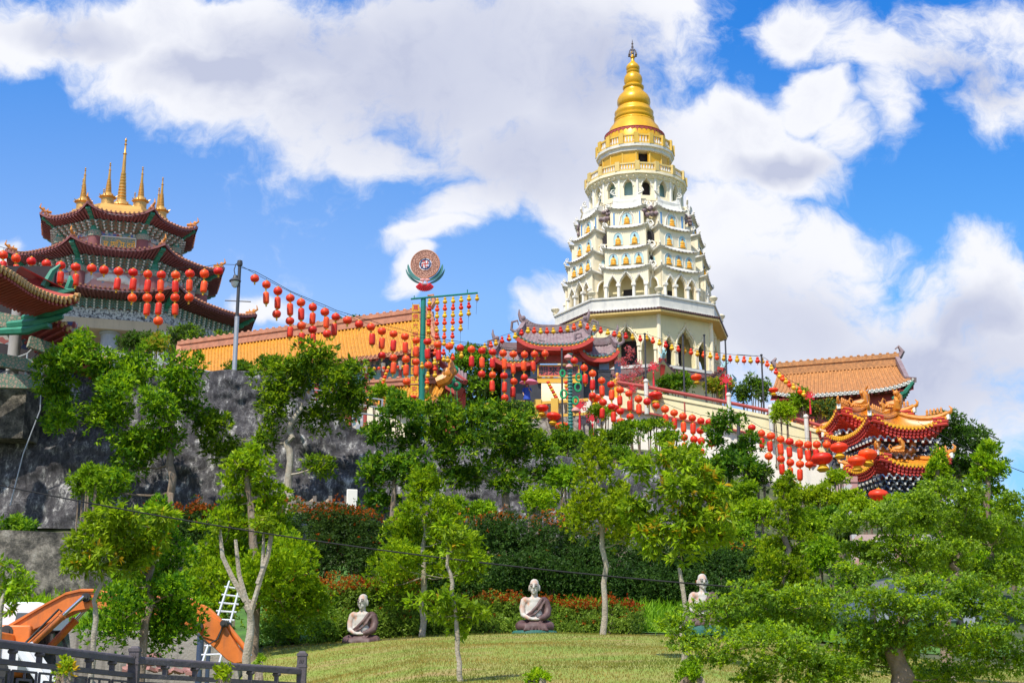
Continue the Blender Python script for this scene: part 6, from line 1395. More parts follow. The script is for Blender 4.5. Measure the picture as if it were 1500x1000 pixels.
# green lotus pods near the roof to the right of the emblem pole
for k, (px, py, lb) in enumerate([(665,542,'upper, with dark red centre'), (660,561,'lower left'), (669,565,'lower right')]):
    t = thing('lotus_decoration', f'green leaf decoration on a stem beside the sloping brown roof, {lb}', 'decoration', at(px, py, 82)); mb = MB(); mb.ball((0,0,0), (.28,.12,.3), 10, 6); mb.tube([(0,0,-.2),(.1,0,-2)], .03, 4); mb.build('leaf', 'gbright', t); mb = MB(); mb.ball((-.03,-.1,.06), (.16,.1,.14), 8, 5); mb.build('pod', 'maroon', t)
# ---- street lamp
lb_ = at(342, 566, 65.2)
st = thing('street_lamp', 'slim grey street lamp with a hanging lantern head above the rock wall', 'street lamp', lb_)
T = at(351, 382, 65.2)-lb_; lean = 0
mb = MB(); mb.tube([(0,0,-1.5), (0,0,T.z*.55)], .11, 10); mb.build('lower_shaft', 'metalgrey', st); mb = MB(); mb.tube([(0,0,T.z*.55), (0,0,T.z)], .08, 10); mb.lathe((0,0,T.z-.25), [(.12,0),(.14,.1),(.12,.25),(0,.3)], 10); mb.build('upper_shaft', 'blackmetal', st)
zc_ = at(348, 441, 65.2).z-lb_.z
mb = MB(); mb.tube([(-.62,0,zc_+.03), (.62,0,zc_-.03)], .028, 5); mb.build('cross_bar', 'blackmetal', st)
mb = MB(); mb.tube([(0,0,T.z-.1), (-.18,0,T.z-.15), (-.26,0,T.z-.45), (-.2,0,T.z-.72)], .025, 5); mb.build('bracket', 'blackmetal', st)
hz_ = at(346, 411, 65.2).z-lb_.z
mb = MB(); mb.lathe((-.18,0,hz_), [(.10,.26),(.12,.14),(.26,.02),(.29,-.02),(.27,-.06)], 12); lh_ = mb.build('lamp_head', 'blackmetal', st)
mb = MB(); mb.lathe((-.18,0,hz_-.34), [(.06,0),(.15,.08),(.22,.28)], 10); M['lampglass'] = mat('milky_lamp_glass', (.75,.75,.74), .2, .03, 3); mb.build('lamp_glass', 'lampglass', lh_)
# ---- long cables
def cable(a, b, sag, r, label, n=24):
    P_ = [a.lerp(b, k/n)-Vector((0,0,sag*4*(k/n)*(1-k/n))) for k in range(n+1)]; mb = MB(); mb.tube(P_, r, 5); o = mb.build('overhead_cable', 'wire'); tag(o, label, 'cable'); return o
cable(at(-40, 702, 24), at(1540, 884, 21), .38, .012, 'long black overhead cable sagging across the whole view in front of the trees')
cable(at(1345, 618, 60), at(1560, 712, 46), .2, .013, 'thin pale wire running from the dragon gate down to the right edge')
cable(LP_TOP, at(720, 505, 84), 1.0, .012, 'thin bare cable from the street lamp to the gateway')
# ================================================================ vegetation
RG = np.random.default_rng(11)
def unit(v): return v/np.maximum(1e-9, np.linalg.norm(v, axis=1, keepdims=True))
def leaves(pos, out, k, L, W, spread=.9, up=.25, droop=.0, flat=.5, rg=RG):
    """k leaves radiating from every tuft point; returns quads (n*k,4,3)"""
    n = len(pos); P = np.repeat(pos, k, 0); O = np.repeat(out, k, 0)
    d = unit(O*1.0 + rg.normal(0, spread, (n*k, 3)) + np.array([0, 0, up])); d[:, 2] -= droop; d = unit(d)
    ln = L*rg.uniform(.6, 1.25, (n*k, 1)); wd = W*rg.uniform(.75, 1.2, (n*k, 1))
    ref = unit(rg.normal(0, 1, (n*k, 3))*(1-flat) + np.array([0, 0, 1.0])*flat+O*.5); side = unit(np.cross(d, ref)); nn = unit(np.cross(side, d))
    b = P + d*ln*.12; t = P + d*ln*1.0 - nn*ln*.10; m = P + d*ln*.52 + nn*ln*.06
    return np.stack([b, m+side*wd/2, t, m-side*wd/2], 1)
def sphere_pts(n, rg=RG): return unit(rg.normal(0, 1, (n, 3)))
def quads_mesh(name, groups, mats, parent):
    Q = np.concatenate([g[0] for g in groups]); mi = np.concatenate([np.full(len(g[0]), g[1], dtype=np.int32) for g in groups]); n = len(Q)
    me = bpy.data.meshes.new(name); me.vertices.add(n*4); me.vertices.foreach_set('co', Q.reshape(-1).astype(np.float32)); me.loops.add(n*4); me.loops.foreach_set('vertex_index', np.arange(n*4, dtype=np.int32))
    me.polygons.add(n); me.polygons.foreach_set('loop_start', np.arange(0, n*4, 4, dtype=np.int32)); me.polygons.foreach_set('material_index', mi)
    for m in mats: me.materials.append(M[m])
    me.update(); me.validate(); o = bpy.data.objects.new(name, me); link(o, parent); return o
LEAFN = [0]; DENS = 36.0; LS = .66
def foliage(name, parent, base, blobs, mats, L, W, dens, k=5, sub=7, spread=.9, up=.25, droop=0, tipmat=None, flat=.5, inner=.22, lobe=.46, style='round', weights=None, stray=.07):
    """blobs: (centre world, (rx, ry, rz)); leaf tufts sit on smaller lobes spread through each blob"""
    G = []; tot = 0; L *= LS; W *= LS
    for bi, (c, r) in enumerate(blobs):
        c = np.array(c)-np.array(base); r = np.array(r); S_ = sphere_pts(sub)
        cen = c + S_*r*RG.uniform(.35, .72, (sub, 1)); lr = r[None, :]*RG.uniform(.75, 1.25, (sub, 1))*lobe
        if style == 'cone': cen[:, 2] += r[2]*.15; lr[:, 2] *= 1.25
        area = (r[0]*r[2]+r[0]*r[1]+r[1]*r[2])/3
        nt = max(10, int(dens*area/(L*W*k)*DENS)); which = RG.integers(0, sub, nt); s = sphere_pts(nt)
        if style != 'flat': s[:, 2] = np.abs(s[:, 2])*np.where(RG.random(nt) < .72, 1, -1)
        rad = np.where(RG.random(nt) < inner, RG.uniform(.2, .8, nt), RG.uniform(.80, 1.15, nt)); rad = np.where(RG.random(nt) < stray, RG.uniform(1.1, 1.55, nt), rad)[:, None]
        pos = cen[which]+s*lr[which]*rad; q = leaves(pos, s*np.array([1, 1, .8]), k, L, W, spread, up, droop, flat)
        mi = RG.choice(len(mats), p=weights) if style == 'mixblob' else None
        if tipmat is not None:
            hz = (pos[:, 2]-c[2])/r[2]; topb = 1 if bi % 2 == 0 else 0; sel = np.repeat((hz > tipmat[1]+RG.normal(0, .16, nt)) & (RG.random(nt) < tipmat[2]*(.9 if topb else .06)), k); G.append((q[~sel], 0)); 
            if sel.any(): G.append((q[sel], tipmat[0]))
        elif len(mats) > 1:
            sel = np.repeat(RG.choice(len(mats), nt, p=weights), k)
            for i in range(len(mats)):
                if (sel == i).any(): G.append((q[sel == i], i))
        else: G.append((q, 0))
        tot += len(q)
    LEAFN[0] += tot
    return quads_mesh(name, G, mats, parent)
def pxblob(px, py, rx, ry, Y, dY=0, deep=.85):
    c = at(px, py, Y+dY); k = (Y+dY)/FPX*1.03; return (c, (rx*k, (rx+ry)/2*k*deep, ry*k*1.03))
def tree(name, label, base, trunk, blobs, Y, mats, L, W, dens, tr=.12, bark='bark', group=None, k=5, limbs=True, cat='tree', sub=7, fname='crown', seed=0, limb_r=.35, joint=None, grow=1.15, **kw):
    """base/trunk in picture coordinates at distance Y; blobs (px, py, rx, ry[, dY])"""
    b = at(*base, Y); gz = ground_z(b.x, b.y); b0 = Vector((b.x, b.y, min(gz, b.z)-.15)) if abs(gz-b.z) < 2.5 else b
    t = thing(name, label, cat, b0, group=group)
    B = []
    for i, q in enumerate(blobs):
        if grow != 1: q = (q[0], q[1], q[2]*grow, q[3]*grow, *q[4:])
        dY = q[4] if len(q) > 4 else ((i*37 % 11)/10-.5)*(q[2]*Y/FPX*1.6); B.append(pxblob(*q[:4], Y, dY))
    foliage(fname, t, b0, B, mats, L, W, dens, k, sub, **kw)
    mb = MB(); pts = [Vector((0,0,0))]+[at(x, y, Y)-b0 for x, y in trunk]; P_ = bez(pts, 4) if len(pts) > 2 else pts; P_ = [P_[0]]+[p+Vector((RG.normal(0,tr*.35), RG.normal(0,tr*.35), 0)) for p in P_[1:]]
    n_ = len(P_); mb.tube(P_, [tr*(1-.5*i/(n_-1))*(1.45 if i == 0 else RG.uniform(.9,1.12)) for i in range(n_)], 9)
    if limbs:
        nodes = [(p, tr*(1-.5*i/(n_-1))*(limb_r/.35)*.42) for i, p in enumerate(P_) if i >= n_//3]; rest = [(c-b0, r) for c, r in B]
        while rest:
            best = min(((cb, nn_) for cb in rest for nn_ in nodes), key=lambda q: (q[0][0]-q[1][0]).length+max(0, q[1][0].z-q[0][0].z)*1.2)
            (c, r), (p0, r0) = best; rest = [q for q in rest if q[0] is not c]; ln = (c-p0).length; end = c-Vector((0,0,r[2]*.25))
            j1 = p0.lerp(end, .35)+Vector((RG.normal(0,.07), RG.normal(0,.07), -.05))*ln; j2 = p0.lerp(end, .7)+Vector((RG.normal(0,.06), RG.normal(0,.06), -.02))*ln
            l_ = bez([p0, j1, j2, end], 2); rr_ = max(r0*.8, tr*.05); mb.tube(l_, [rr_*(1-.45*q/(len(l_)-1)) for q in range(len(l_))], 5); nodes += [(l_[4], rr_*.75), (end, rr_*.55)]
            for q in range(5):
                d = Vector(sphere_pts(1)[0]); d.z = abs(d.z)*.8; e_ = c+Vector((d.x*r[0], d.y*r[1], d.z*r[2]))*.85; mb.tube([end, end.lerp(e_, .5)+Vector((RG.normal(0,.06), 0, RG.normal(0,.06)))*ln*.5, e_], [rr_*.4, rr_*.25, rr_*.08], 4)
    mb.build('trunk', bark, t); return t
def bush(name, label, blobs, Y, mats, L, W, dens, cat='shrub', core=True, fname='foliage', group=None, k=5, sub=8, stem=True, **kw):
    B = [pxblob(*q[:4], Y, q[4] if len(q) > 4 else 0, 1.0) for q in blobs]
    c0 = sum((b[0] for b in B), Vector())/len(B); z0 = min(b[0].z-b[1][2] for b in B); b0 = Vector((c0.x, c0.y, z0)); t = thing(name, label, cat, b0, group=group)
    foliage(fname, t, b0, B, mats, L, W, dens, k, sub, **kw)
    mb = MB(); gz = ground_z(c0.x, c0.y)
    for c, r in B:
        bot = min(0, gz-z0); bot = max(bot, -2.5)
        for q in range(3): mb.tube([(c.x-b0.x+RG.uniform(-.1,.1), c.y-b0.y+RG.uniform(-.1,.1), bot), (c.x-b0.x+RG.uniform(-.3,.3)*r[0], c.y-b0.y, c.z-b0.z+RG.uniform(0,.3)*r[2])], [.05,.02], 5)
    mb.build('stems', 'bark', t)
    return t
def hedge(label, px0, px1, top, bot, Y, depth, mats, L, W, dens, tip=None, n=None, group=None, name='hedge'):
    """a clipped or shaggy row: one thing, many overlapping clumps"""
    w = px1-px0; h = bot-top; n = n or max(2, int(w/(h*.42))); bl = []
    for i in range(n):
        x = px0+w*(i+.5)/n
        for row in range(2):
            jx, jy = RG.uniform(-.2,.2)*w/n, RG.uniform(-.05,.05)*h
            bl.append((x+jx, top+h*(.28 if row == 0 else .72)+jy, w/n*.78, h*.34, (depth*.25 if row == 0 else -depth*.1)))
    return bush(name, label, bl, Y, mats, L, W, dens, cat='hedge', tipmat=tip, inner=.1, lobe=.55, sub=10, group=group)
DK, MD, BR, LM, BL = 'lf_dark', 'lf_mid', 'lf_bright', 'lf_lime', 'lf_broad'
# --- dark feathery trees in front of the rock wall
tree('feathery_tree', 'tall feathery tree with several leaf clumps at the left of the rock wall', (250,765), [(250,740),(251,660),(255,600)], [(100,520,32,24),(85,545,34,24),(92,572,30,24),(82,608,34,22),(115,500,22,14),(158,535,26,30),(172,585,36,34),(150,610,30,26),(205,560,34,34),(262,545,40,30),(270,585,34,26),(235,600,30,26),(205,640,44,24),(190,675,36,26),(160,712,34,24),(248,648,22,18)], 57.5, [DK, MD, BR], .42, .13, 1.0, .20, 'bark', k=6, weights=[.24,.40,.36], up=.35, grow=1.18)
tree('feathery_tree', 'feathery tree with forked pale trunk in the middle of the rock wall', (424,760), [(424,735),(424,660),(428,625),(440,590)], [(455,520,34,20),(410,560,34,30),(450,555,42,32),(505,560,38,28),(400,600,28,26),(470,600,42,26),(520,590,28,24),(322,628,32,24),(322,660,28,20),(470,680,26,14),(395,640,20,18)], 58.5, [DK, MD, BR], .42, .13, 1.0, .19, 'barkpale', k=6, weights=[.26,.40,.34], up=.35, grow=1.18)
tree('dark_tree', 'compact very dark green tree right of the forked feathery tree', (575,780), [(577,740),(582,680)], [(583,598,34,22),(562,635,28,26),(604,640,34,30),(590,672,38,26),(548,705,26,22),(560,735,34,18),(545,680,20,18),(610,700,26,22)], 57.5, [DK, MD], .38, .14, 1.1, .15, k=6, weights=[.6,.4], grow=1.0)
tree('feathery_tree', 'broad dark tree with brown forked trunk below the yellow balustrade', (743,800), [(742,770),(740,715),(745,690)], [(655,600,34,26),(700,602,36,20),(640,635,26,26),(700,640,42,36),(745,625,40,30),(755,665,42,30),(798,660,26,22),(800,695,30,24),(690,690,38,26),(740,700,36,24),(660,680,30,30)], 57, [DK, MD, BR], .40, .13, 1.0, .2, k=6, weights=[.5,.36,.14], up=.3, grow=1.0)
tree('dark_tree', 'dark green tree standing before the white ramp wall', (1068,745), [(1068,715),(1070,670)], [(1066,618,26,18),(1050,640,22,20),(1086,650,30,24),(1070,680,38,26),(1100,690,24,20),(1040,690,20,18)], 66, [DK, MD], .40, .14, 1.2, .12, k=6, weights=[.72,.28], grow=.95)
tree('dark_tree', 'dark spreading tree behind the dragon gate at the far right', (1405,720), [(1405,700),(1402,650)], [(1395,625,34,16),(1370,645,36,20),(1415,650,40,20),(1440,660,26,14),(1390,680,50,28),(1440,690,30,20),(1378,612,14,8)], 92, [DK, 'lf_grey'], .45, .16, 1.0, .3, k=6, weights=[.7,.3])
# --- trees further up
tree('hill_tree', 'leafy tree behind the brown sloping roof and lotus decorations', (690,640), [(690,600),(690,560)], [(690,530,40,22),(665,545,26,22),(725,560,40,26),(680,575,45,26),(650,570,26,24),(740,590,40,24)], 93, [MD, 'lf_grey'], .5, .2, 1.1, .25, k=5, weights=[.6,.4])
for i, (px, py, rx, ry, Y, lb, m_) in enumerate([(205,500,38,14,100,'dark shrub under the octagonal pavilion behind the railing',[DK,'lf_grey']), (275,492,34,16,98,'round grey green shrub right of the pavilion pillars',['lf_grey',MD]), (325,496,16,12,97,'small bright shrub beside the street lamp',['lf_grey',BR]), (352,540,30,14,82,'dark shrub hanging over the orange roof eave',[DK,MD]), (395,532,24,12,81,'dark bushy shrub before the orange hall roof',[DK,MD]), (232,505,26,18,80,'shrub with pale yellow tips behind the rail',[MD,'lf_yellowbush']), (520,472,26,9,104,'dark treetop behind the orange hall ridge',[DK,MD]), (400,492,14,5,108,'tiny treetop behind the left part of the ridge',[DK,MD]),
   (600,600,40,14,72,'low bush below the emblem pole',[MD,BR]), (560,575,26,16,66,'leafy bush left of the emblem pole',[BR,MD]), (990,562,34,16,89,'dark clipped bush against the pagoda base',[MD,DK]), (1052,566,24,14,88.5,'rounded golden leaved bush at the pagoda corner',['lf_yellowbush',MD]), (1102,572,30,22,88,'large flowering bush beside the golden bush',['lf_grey',MD]), (1172,590,16,22,87,'feathery bush left of the right hall',[MD,BR]), (1208,600,26,16,87,'grey branched bush under the right hall eave',['lf_grey','lf_yellowbush']),
   (1145,605,20,18,80,'lime green palm like plant over the ramp wall',[LM,BR]), (880,605,22,12,83,'small bush at the white wall foot',[MD,BR])]):
    bush('shrub', lb, [(px-rx*.4,py+ry*.1,rx*.6,ry*.8,.4),(px+rx*.35,py,rx*.65,ry*.85,-.3),(px,py-ry*.2,rx*.6,ry*.8,0)], Y, m_, .34, .13, 1.0, weights=[.65,.35])
bl = [(903,640,36,18),(925,626,26,9),(960,622,24,10),(978,642,24,12),(770,640,32,20),(735,645,26,18),(830,648,34,22),(805,670,26,20),(850,690,30,22),(910,668,22,14),(1010,665,24,16),(760,600,30,12),(720,608,24,16),(935,690,30,20),(870,660,30,18),(985,665,18,10)]
lbs = ['rounded bush left of the low clipped hedge','low clipped hedge behind the hanging lanterns','small clipped hedge at the white wall','round dark clipped bush with lantern strings in front','grey green bush under the balustrade','dark bush left below the balustrade','bushy green shrub in the middle of the slope','dull green shrub beside the dark tree','yellow green bush in the middle slope','small pale bush on the stone terrace','bush at the terrace right end','thin flowering bush along the balustrade','thin brown green bush left of the balustrade','bush in front of the stone terrace','bright bush below the crimson knot','small bush on the rubble wall']
for i, ((px, py, rx, ry), lb) in enumerate(zip(bl, lbs)):
    Y = 80-(py-600)*.13; bush('shrub', lb, [(px-rx*.4,py+ry*.1,rx*.65,ry*.85,.4),(px+rx*.4,py,rx*.65,ry*.85,-.3),(px,py-ry*.25,rx*.6,ry*.8,0)], Y, [[MD,DK],[BR,MD],['lf_grey',MD]][i % 3] if i not in (1,2,3) else [BR,DK], .30, .12, 1.15, weights=[.65,.35])
bl = [(1040,735,30,34),(1085,725,28,26),(1110,700,22,22),(1205,728,24,18),(1240,735,26,20),(1265,745,26,18),(1215,765,30,22),(1060,775,34,26),(1300,760,30,22),(1345,735,26,14),(1090,790,26,26),(1235,790,30,24),(1330,770,30,22),(1200,815,40,30),(1290,815,45,28),(1380,790,50,40),(1460,800,50,50),(1260,850,40,22),(1105,755,30,26),(1180,770,30,26),(1170,725,24,18),(1225,700,20,12),(1130,830,34,24),(1320,735,24,16),(1060,830,34,28)]
lbs = ['leafy shrub under the dark ramp tree','dark shrub right of it below the lanterns','dull shrub at the left of the dragon gate foot','lime bush just below the hanging lantern cluster','bright yellow green bush in front of the dragon gate','lime leaved bush under the lowest wide lantern','mixed green bush left of the gate pillar','dark shrub right of the broad leaved tree','green bush right of the gate pillar','bright bush at the dragon gate right corner','dark shrub left of the conifer','mid green shrub right of the conifer','shrub below the dragon gate right side','dense shrub mass lower right of the conifer','dense dark shrub behind the layered tree','large dark shrub far right middle','large dark shrub at the right edge','low shrub behind the layered tree top','pale green shrub left of the dense conifer','pale green shrub right of the dense conifer top','lime shrub below the hanging lanterns','small lime shrub at the gate pillar foot','shrub below the dense conifer at left','bright shrub before the dragon gate','shrub right of the broad leaved tree lower down']
for i, ((px, py, rx, ry), lb) in enumerate(zip(bl, lbs)):
    Y = 68-(py-690)*.13; bush('shrub', lb, [(px-rx*.4,py+ry*.1,rx*.65,ry*.85,.4),(px+rx*.4,py,rx*.65,ry*.85,-.3),(px,py-ry*.25,rx*.6,ry*.8,0)], Y, [LM,BR] if i in (3,4,5,9,18,20,21,23) else [[MD,DK],[BR,MD],['lf_grey',MD]][i % 3], .30, .12, 1.1, weights=[.65,.35])
for px, py, rx, ry, lb, m_ in [(660,745,26,20,'green shrub at the wall foot left of the brown forked trunk',[MD,BR]), (790,735,28,24,'bright shrub at the wall foot behind the slim lime conifer',[BR,LM]), (830,700,26,22,'shrub high on the slope left of the slim lime conifer',[MD,BR]), (705,750,24,16,'low shrub beside the brown forked trunk',[BR,MD]), (900,745,30,24,'shrub behind the slim lime conifer crown at right',[MD,BR]), (30,770,26,14,'creeper bush on top of the stained wall at far left',[MD,DK]), (130,705,24,26,'bush growing at the rock wall foot under the left feathery tree',[MD,BR])]:
    bush('shrub', lb, [(px-rx*.4,py+ry*.1,rx*.65,ry*.85,.4),(px+rx*.4,py,rx*.65,ry*.85,-.3),(px,py-ry*.25,rx*.6,ry*.8,0)], 53 if px > 40 else 46, m_, .30, .11, 1.1, weights=[.65,.35])
# --- hedges
hg = 'dark hedges with orange tips on the slope'
hedge('dark hedge with orange tips right of the left lime tree', 438, 560, 748, 862, 47, 3, ['lf_hedge','lf_orange'], .17, .075, 1.25, (1,.62,.6), group=hg)
hedge('dark hedge with orange tips behind the middle conifer', 560, 705, 770, 872, 47, 3, ['lf_hedge','lf_orange'], .17, .075, 1.2, (1,.75,.35), group=hg)
hedge('dark hedge with a thin orange crest behind the middle seated statue', 700, 830, 764, 884, 46, 3, ['lf_hedge','lf_orange'], .17, .075, 1.25, (1,.70,.5), group=hg)
hedge('darkest hedge behind the pale trunked young tree', 826, 1010, 786, 890, 46, 3, ['lf_hedge','lf_orange'], .17, .075, 1.25, (1,.82,.3), group=hg)
hedge('dark hedge behind the right seated statue and layered tree', 1005, 1120, 800, 905, 46, 3, ['lf_hedge','lf_orange'], .17, .075, 1.2, (1,.8,.2), group=hg)
hedge('orange topped hedge at the foot of the feathery tree', 212, 320, 742, 800, 50, 2.5, ['lf_hedge','lf_orange'], .18, .08, 1.2, (1,.2,.7))
hedge('orange tipped hedge behind the lime conifer at left', 318, 440, 745, 860, 48, 3, ['lf_hedge','lf_orange'], .17, .075, 1.2, (1,.62,.5), group=hg)
fg_ = 'lower hedges with orange new leaves behind the statues'
hedge('olive hedge with orange new leaves behind the left seated statue', 395, 500, 850, 955, 38.6, 1.8, ['lf_small','lf_orange'], .11, .055, 1.3, (1,.50,.95), group=fg_)
hedge('olive hedge with orange shoots right of the left seated statue', 490, 615, 858, 950, 38.6, 1.8, ['lf_small','lf_orange'], .11, .055, 1.3, (1,.55,.85), group=fg_)
hedge('olive hedge with orange crest left of the middle seated statue', 610, 770, 876, 942, 38.4, 1.8, ['lf_small','lf_orange'], .11, .055, 1.3, (1,.50,.85), group=fg_)
hedge('hedge full of orange shoots right of the middle seated statue', 765, 935, 880, 938, 38.3, 1.8, ['lf_small','lf_orange'], .11, .055, 1.3, (1,.40,.95), group=fg_)
# --- lime conifer like trees
def cone_tree(label, base, top, w, Y, mats, wts, n=13, L=.20, W=.075, dens=1.0, tr=.10, bark='bark', low=.0, seed=1, lean=0):
    rr = random.Random(seed); bl = []; px0, pyb = base; pxt, pyt = top; H_ = pyb-pyt
    yl = pyb-H_*low
    for i in range(n):
        f = (i+.3)/n; y = pyt+(yl-pyt)*f; wd = w*(.22+.78*min(1, f*1.35))*rr.uniform(.72, 1.0); s = (-1)**i
        bl.append((lerp(pxt, px0, f)+s*wd*.48*rr.uniform(.6, 1.1), y, max(9, wd*.46), max(11, wd*.30), rr.uniform(-.7,.7)*wd*Y/FPX))
    bl.append((pxt, pyt+14, max(7, w*.14), 17, 0)); bl.append((pxt+3, pyt+34, w*.22, 20, 0))
    return tree('conifer_tree', label, (px0, pyb), [(px0, pyb-H_*.3), (lerp(px0, pxt, .6), pyb-H_*.65), (pxt, pyt+12)], bl, Y, mats, L, W, dens, tr, bark, k=7, weights=wts, spread=.55, up=.75, sub=7, style='cone', limb_r=.3)
cone_tree('bright lime conifer left of centre in front of the rock wall', (372,925), (362,658), 128, 35.5, [LM, BR, MD], [.5,.36,.14], 17, .20, .075, 1.15, .13, low=.05, seed=3)
cone_tree('lime green conifer behind the slim young trunk at centre', (620,942), (622,690), 100, 37.2, [LM, BR, MD], [.36,.44,.20], 14, .19, .065, 1.0, .085, 'barkpale', low=.34, seed=8)
cone_tree('slim lime conifer with clear pale trunk right of the middle statue', (886,942), (872,648), 74, 35.2, [LM, BR], [.66,.34], 13, .19, .07, .95, .08, 'barkpale', low=.50, seed=5)
cone_tree('dense mid green conifer below the lantern cluster on the right', (1152,900), (1150,702), 70, 44, [BR, MD, LM], [.46,.34,.20], 14, .22, .08, 1.25, .14, low=.02, seed=9)
cone_tree('bright conifer right of the dragon gate', (1380,860), (1372,668), 78, 50, [LM, BR, MD], [.45,.35,.2], 13, .26, .10, 1.2, .14, low=.05, seed=12)
cone_tree('bright bushy conifer near the right edge', (1450,880), (1445,658), 90, 48, [BR, LM, MD], [.42,.3,.28], 14, .26, .10, 1.2, .14, low=.05, seed=14)
cone_tree('dark green conifer in front of the orange excavator arm', (212,985), (232,740), 100, 26.5, [MD, DK, BR], [.5,.3,.2], 17, .15, .055, 1.05, .085, low=.16, seed=21)
# --- broad leaved young trees
bw = dict(k=7, spread=.8, up=.15, droop=.18, flat=.6, sub=6)
def broad(label, base, trunk, blobs, Y, tr=.08, dens=.9, L=.24, W=.075, mats=(BL, BR, 'lf_yellow'), wts=(.68,.29,.03), bark='barkpale', **kw):
    q = dict(bw); q.update(kw); return tree('broadleaf_tree', label, base, trunk, blobs, Y, list(mats), L, W, dens, tr, bark, weights=list(wts), **q)
broad('young broad leaved tree with pale trunk beside the excavator', (132,985), [(137,930),(141,880),(155,830)], [(185,758,34,16),(152,768,30,20),(215,780,28,20),(125,795,26,18),(170,792,40,20),(205,808,32,18),(145,822,38,20),(112,828,24,14),(185,830,28,14),(230,760,20,14)], 24.5, .055, 1.0)
broad('leafy young tree cut by the left edge above the fence', (0,960), [(2,900),(8,860)], [(8,828,16,12),(24,852,24,14),(8,866,18,14),(34,868,18,10),(16,888,12,10)], 19, .045, .8, .17, .06)
broad('slim young tree with bare pale trunk and two leaf tufts', (672,1020), [(671,970),(668,900),(660,840),(657,795)], [(650,772,18,12),(668,786,22,14),(686,802,18,14),(662,805,14,12),(690,820,12,12),(668,885,24,16),(650,872,20,12),(690,900,22,14),(676,912,24,16),(614,882,16,10),(640,900,16,10),(706,895,14,10)], 21, .045, .85, .20, .07, limb_r=.2)
broad('tall broad leaved tree with dark green hanging leaves right of centre', (1000,1010), [(1001,950),(1000,880),(996,830)], [(985,672,36,16),(945,690,26,20),(1020,695,34,20),(985,715,38,24),(1045,730,28,22),(945,740,32,24),(1010,755,38,26),(975,775,32,22),(1040,785,30,22),(1000,800,30,20),(962,800,20,16),(1055,760,18,16)], 25, .065, 1.05, .25, .085, wts=(.62,.32,.06))
broad('young tree with forked bare pale branches at left', (364,985), [(365,940),(366,895),(362,880)], [(385,765,16,10),(398,775,14,8),(375,772,12,8),(322,772,8,5)], 23.5, .075, .7, .17, .055, limbs=False)
fk = MB(); b0 = at(364, 985, 23.5)
for P_ in ([(366,900),(372,880),(384,840),(386,800),(386,772)], [(366,895),(358,870),(350,840),(345,790)], [(360,880),(340,845),(326,815),(322,775)], [(378,855),(392,815),(398,780)]): fk.tube([at(x, y, 23.5) for x, y in P_], [.055,.045,.04,.03,.015][:len(P_)], 6)
pt_ = [o for o in bpy.data.objects if o.get('label') == 'young tree with forked bare pale branches at left'][0]
o = fk.build('fork', 'barkpale', pt_); o.location = -Vector(pt_.location)
# --- small leaved layered tree filling the lower right
tiers = [(985,925,36,8),(1040,885,52,10),(1075,905,60,10),(1010,948,48,8),(1100,870,40,9),(1140,895,70,11),(1120,935,80,11),(1200,870,60,11),(1210,910,80,12),(1170,960,90,12),(1060,965,50,8),(1280,880,70,12),(1290,925,90,13),(1270,970,100,13),(1350,895,70,12),(1370,945,90,13),(1430,885,60,12),(1450,925,70,12),(1470,965,70,12),(1380,985,90,12),(1220,992,80,10),(1120,990,60,9),(1480,890,40,12),(1330,860,60,11),(1400,860,60,11),(1240,845,40,9)]
tree('layered_tree', 'large small leaved tree with spreading horizontal branches filling the lower right', (1300,1075), [(1305,1010),(1316,940),(1335,870)], [(a, b+((i*7)%5-2)*3, c*.9, d*(1.5 if i%2 else 2.1)) for i, (a, b, c, d) in enumerate(tiers)], 17, ['lf_small', LM, BR], .078, .038, .78, .15, 'bark', k=7, weights=[.52,.20,.28], sub=12, lobe=.40, spread=.9, up=.3, flat=.75, limb_r=.09, inner=.3, grow=1.15)
up_ = [(1300,760,40,22),(1350,750,44,26),(1400,765,46,28),(1330,800,50,26),(1390,810,50,26),(1450,790,44,28),(1480,750,30,26),(1290,815,40,22),(1440,840,60,20),(1340,840,50,18),(1255,800,30,22),(1240,760,26,20),(1490,830,30,26),(1370,715,34,18),(1420,725,30,18)]
tree('small_leaved_tree', 'airy small leaved tree with crooked limbs behind the layered tree', (1385,960), [(1388,900),(1395,850),(1405,810)], up_, 27, ['lf_small', BR, MD], .105, .055, .85, .13, 'bark', k=6, weights=[.5,.32,.18], sub=9, lobe=.38, spread=1.0, limb_r=.3, inner=.35)
# --- low shrubs at the front
for px, py, rx, ry, Y, lb, m_ in [(95,982,17,18,12.2,'small bright shrub with yellow flowers before the fence at left',[LM,'lf_yellow']), (328,985,16,14,12.6,'small lime shrub in front of the fence near its right post',[LM,BR]), (787,992,22,12,17,'low bright shrub on the lawn at the bottom centre',[LM,BR]), (1012,985,26,20,20,'leafy shrub around the dark leaning trunk on the right',[BR,MD]), (381,969,7,12,20,'tiny upright shrub beside the excavator bucket arm',[MD,BR])]:
    bush('shrub', lb, [(px-rx*.35,py+ry*.2,rx*.6,ry*.7,.1),(px+rx*.35,py+ry*.1,rx*.6,ry*.7,-.1),(px,py-ry*.3,rx*.5,ry*.7,0)], Y, m_, .085, .035, 1.1, weights=[.9,.1] if 'yellow' in m_[1] else [.7,.3], up=.7)
# --- pink blossom tree
tree('blossom_tree', 'pink and crimson artificial blossom tree in front of the pagoda base', (925,596), [(925,575),(925,550)], [(922,518,9,13),(912,535,12,14),(932,538,13,14),(920,556,18,16),(938,566,12,14),(906,560,10,14),(924,576,17,12)], 86.5, ['lf_pink','knot'], .16, .06, .30, .09, k=5, weights=[.88,.12], sub=6, up=.5, grow=.9)
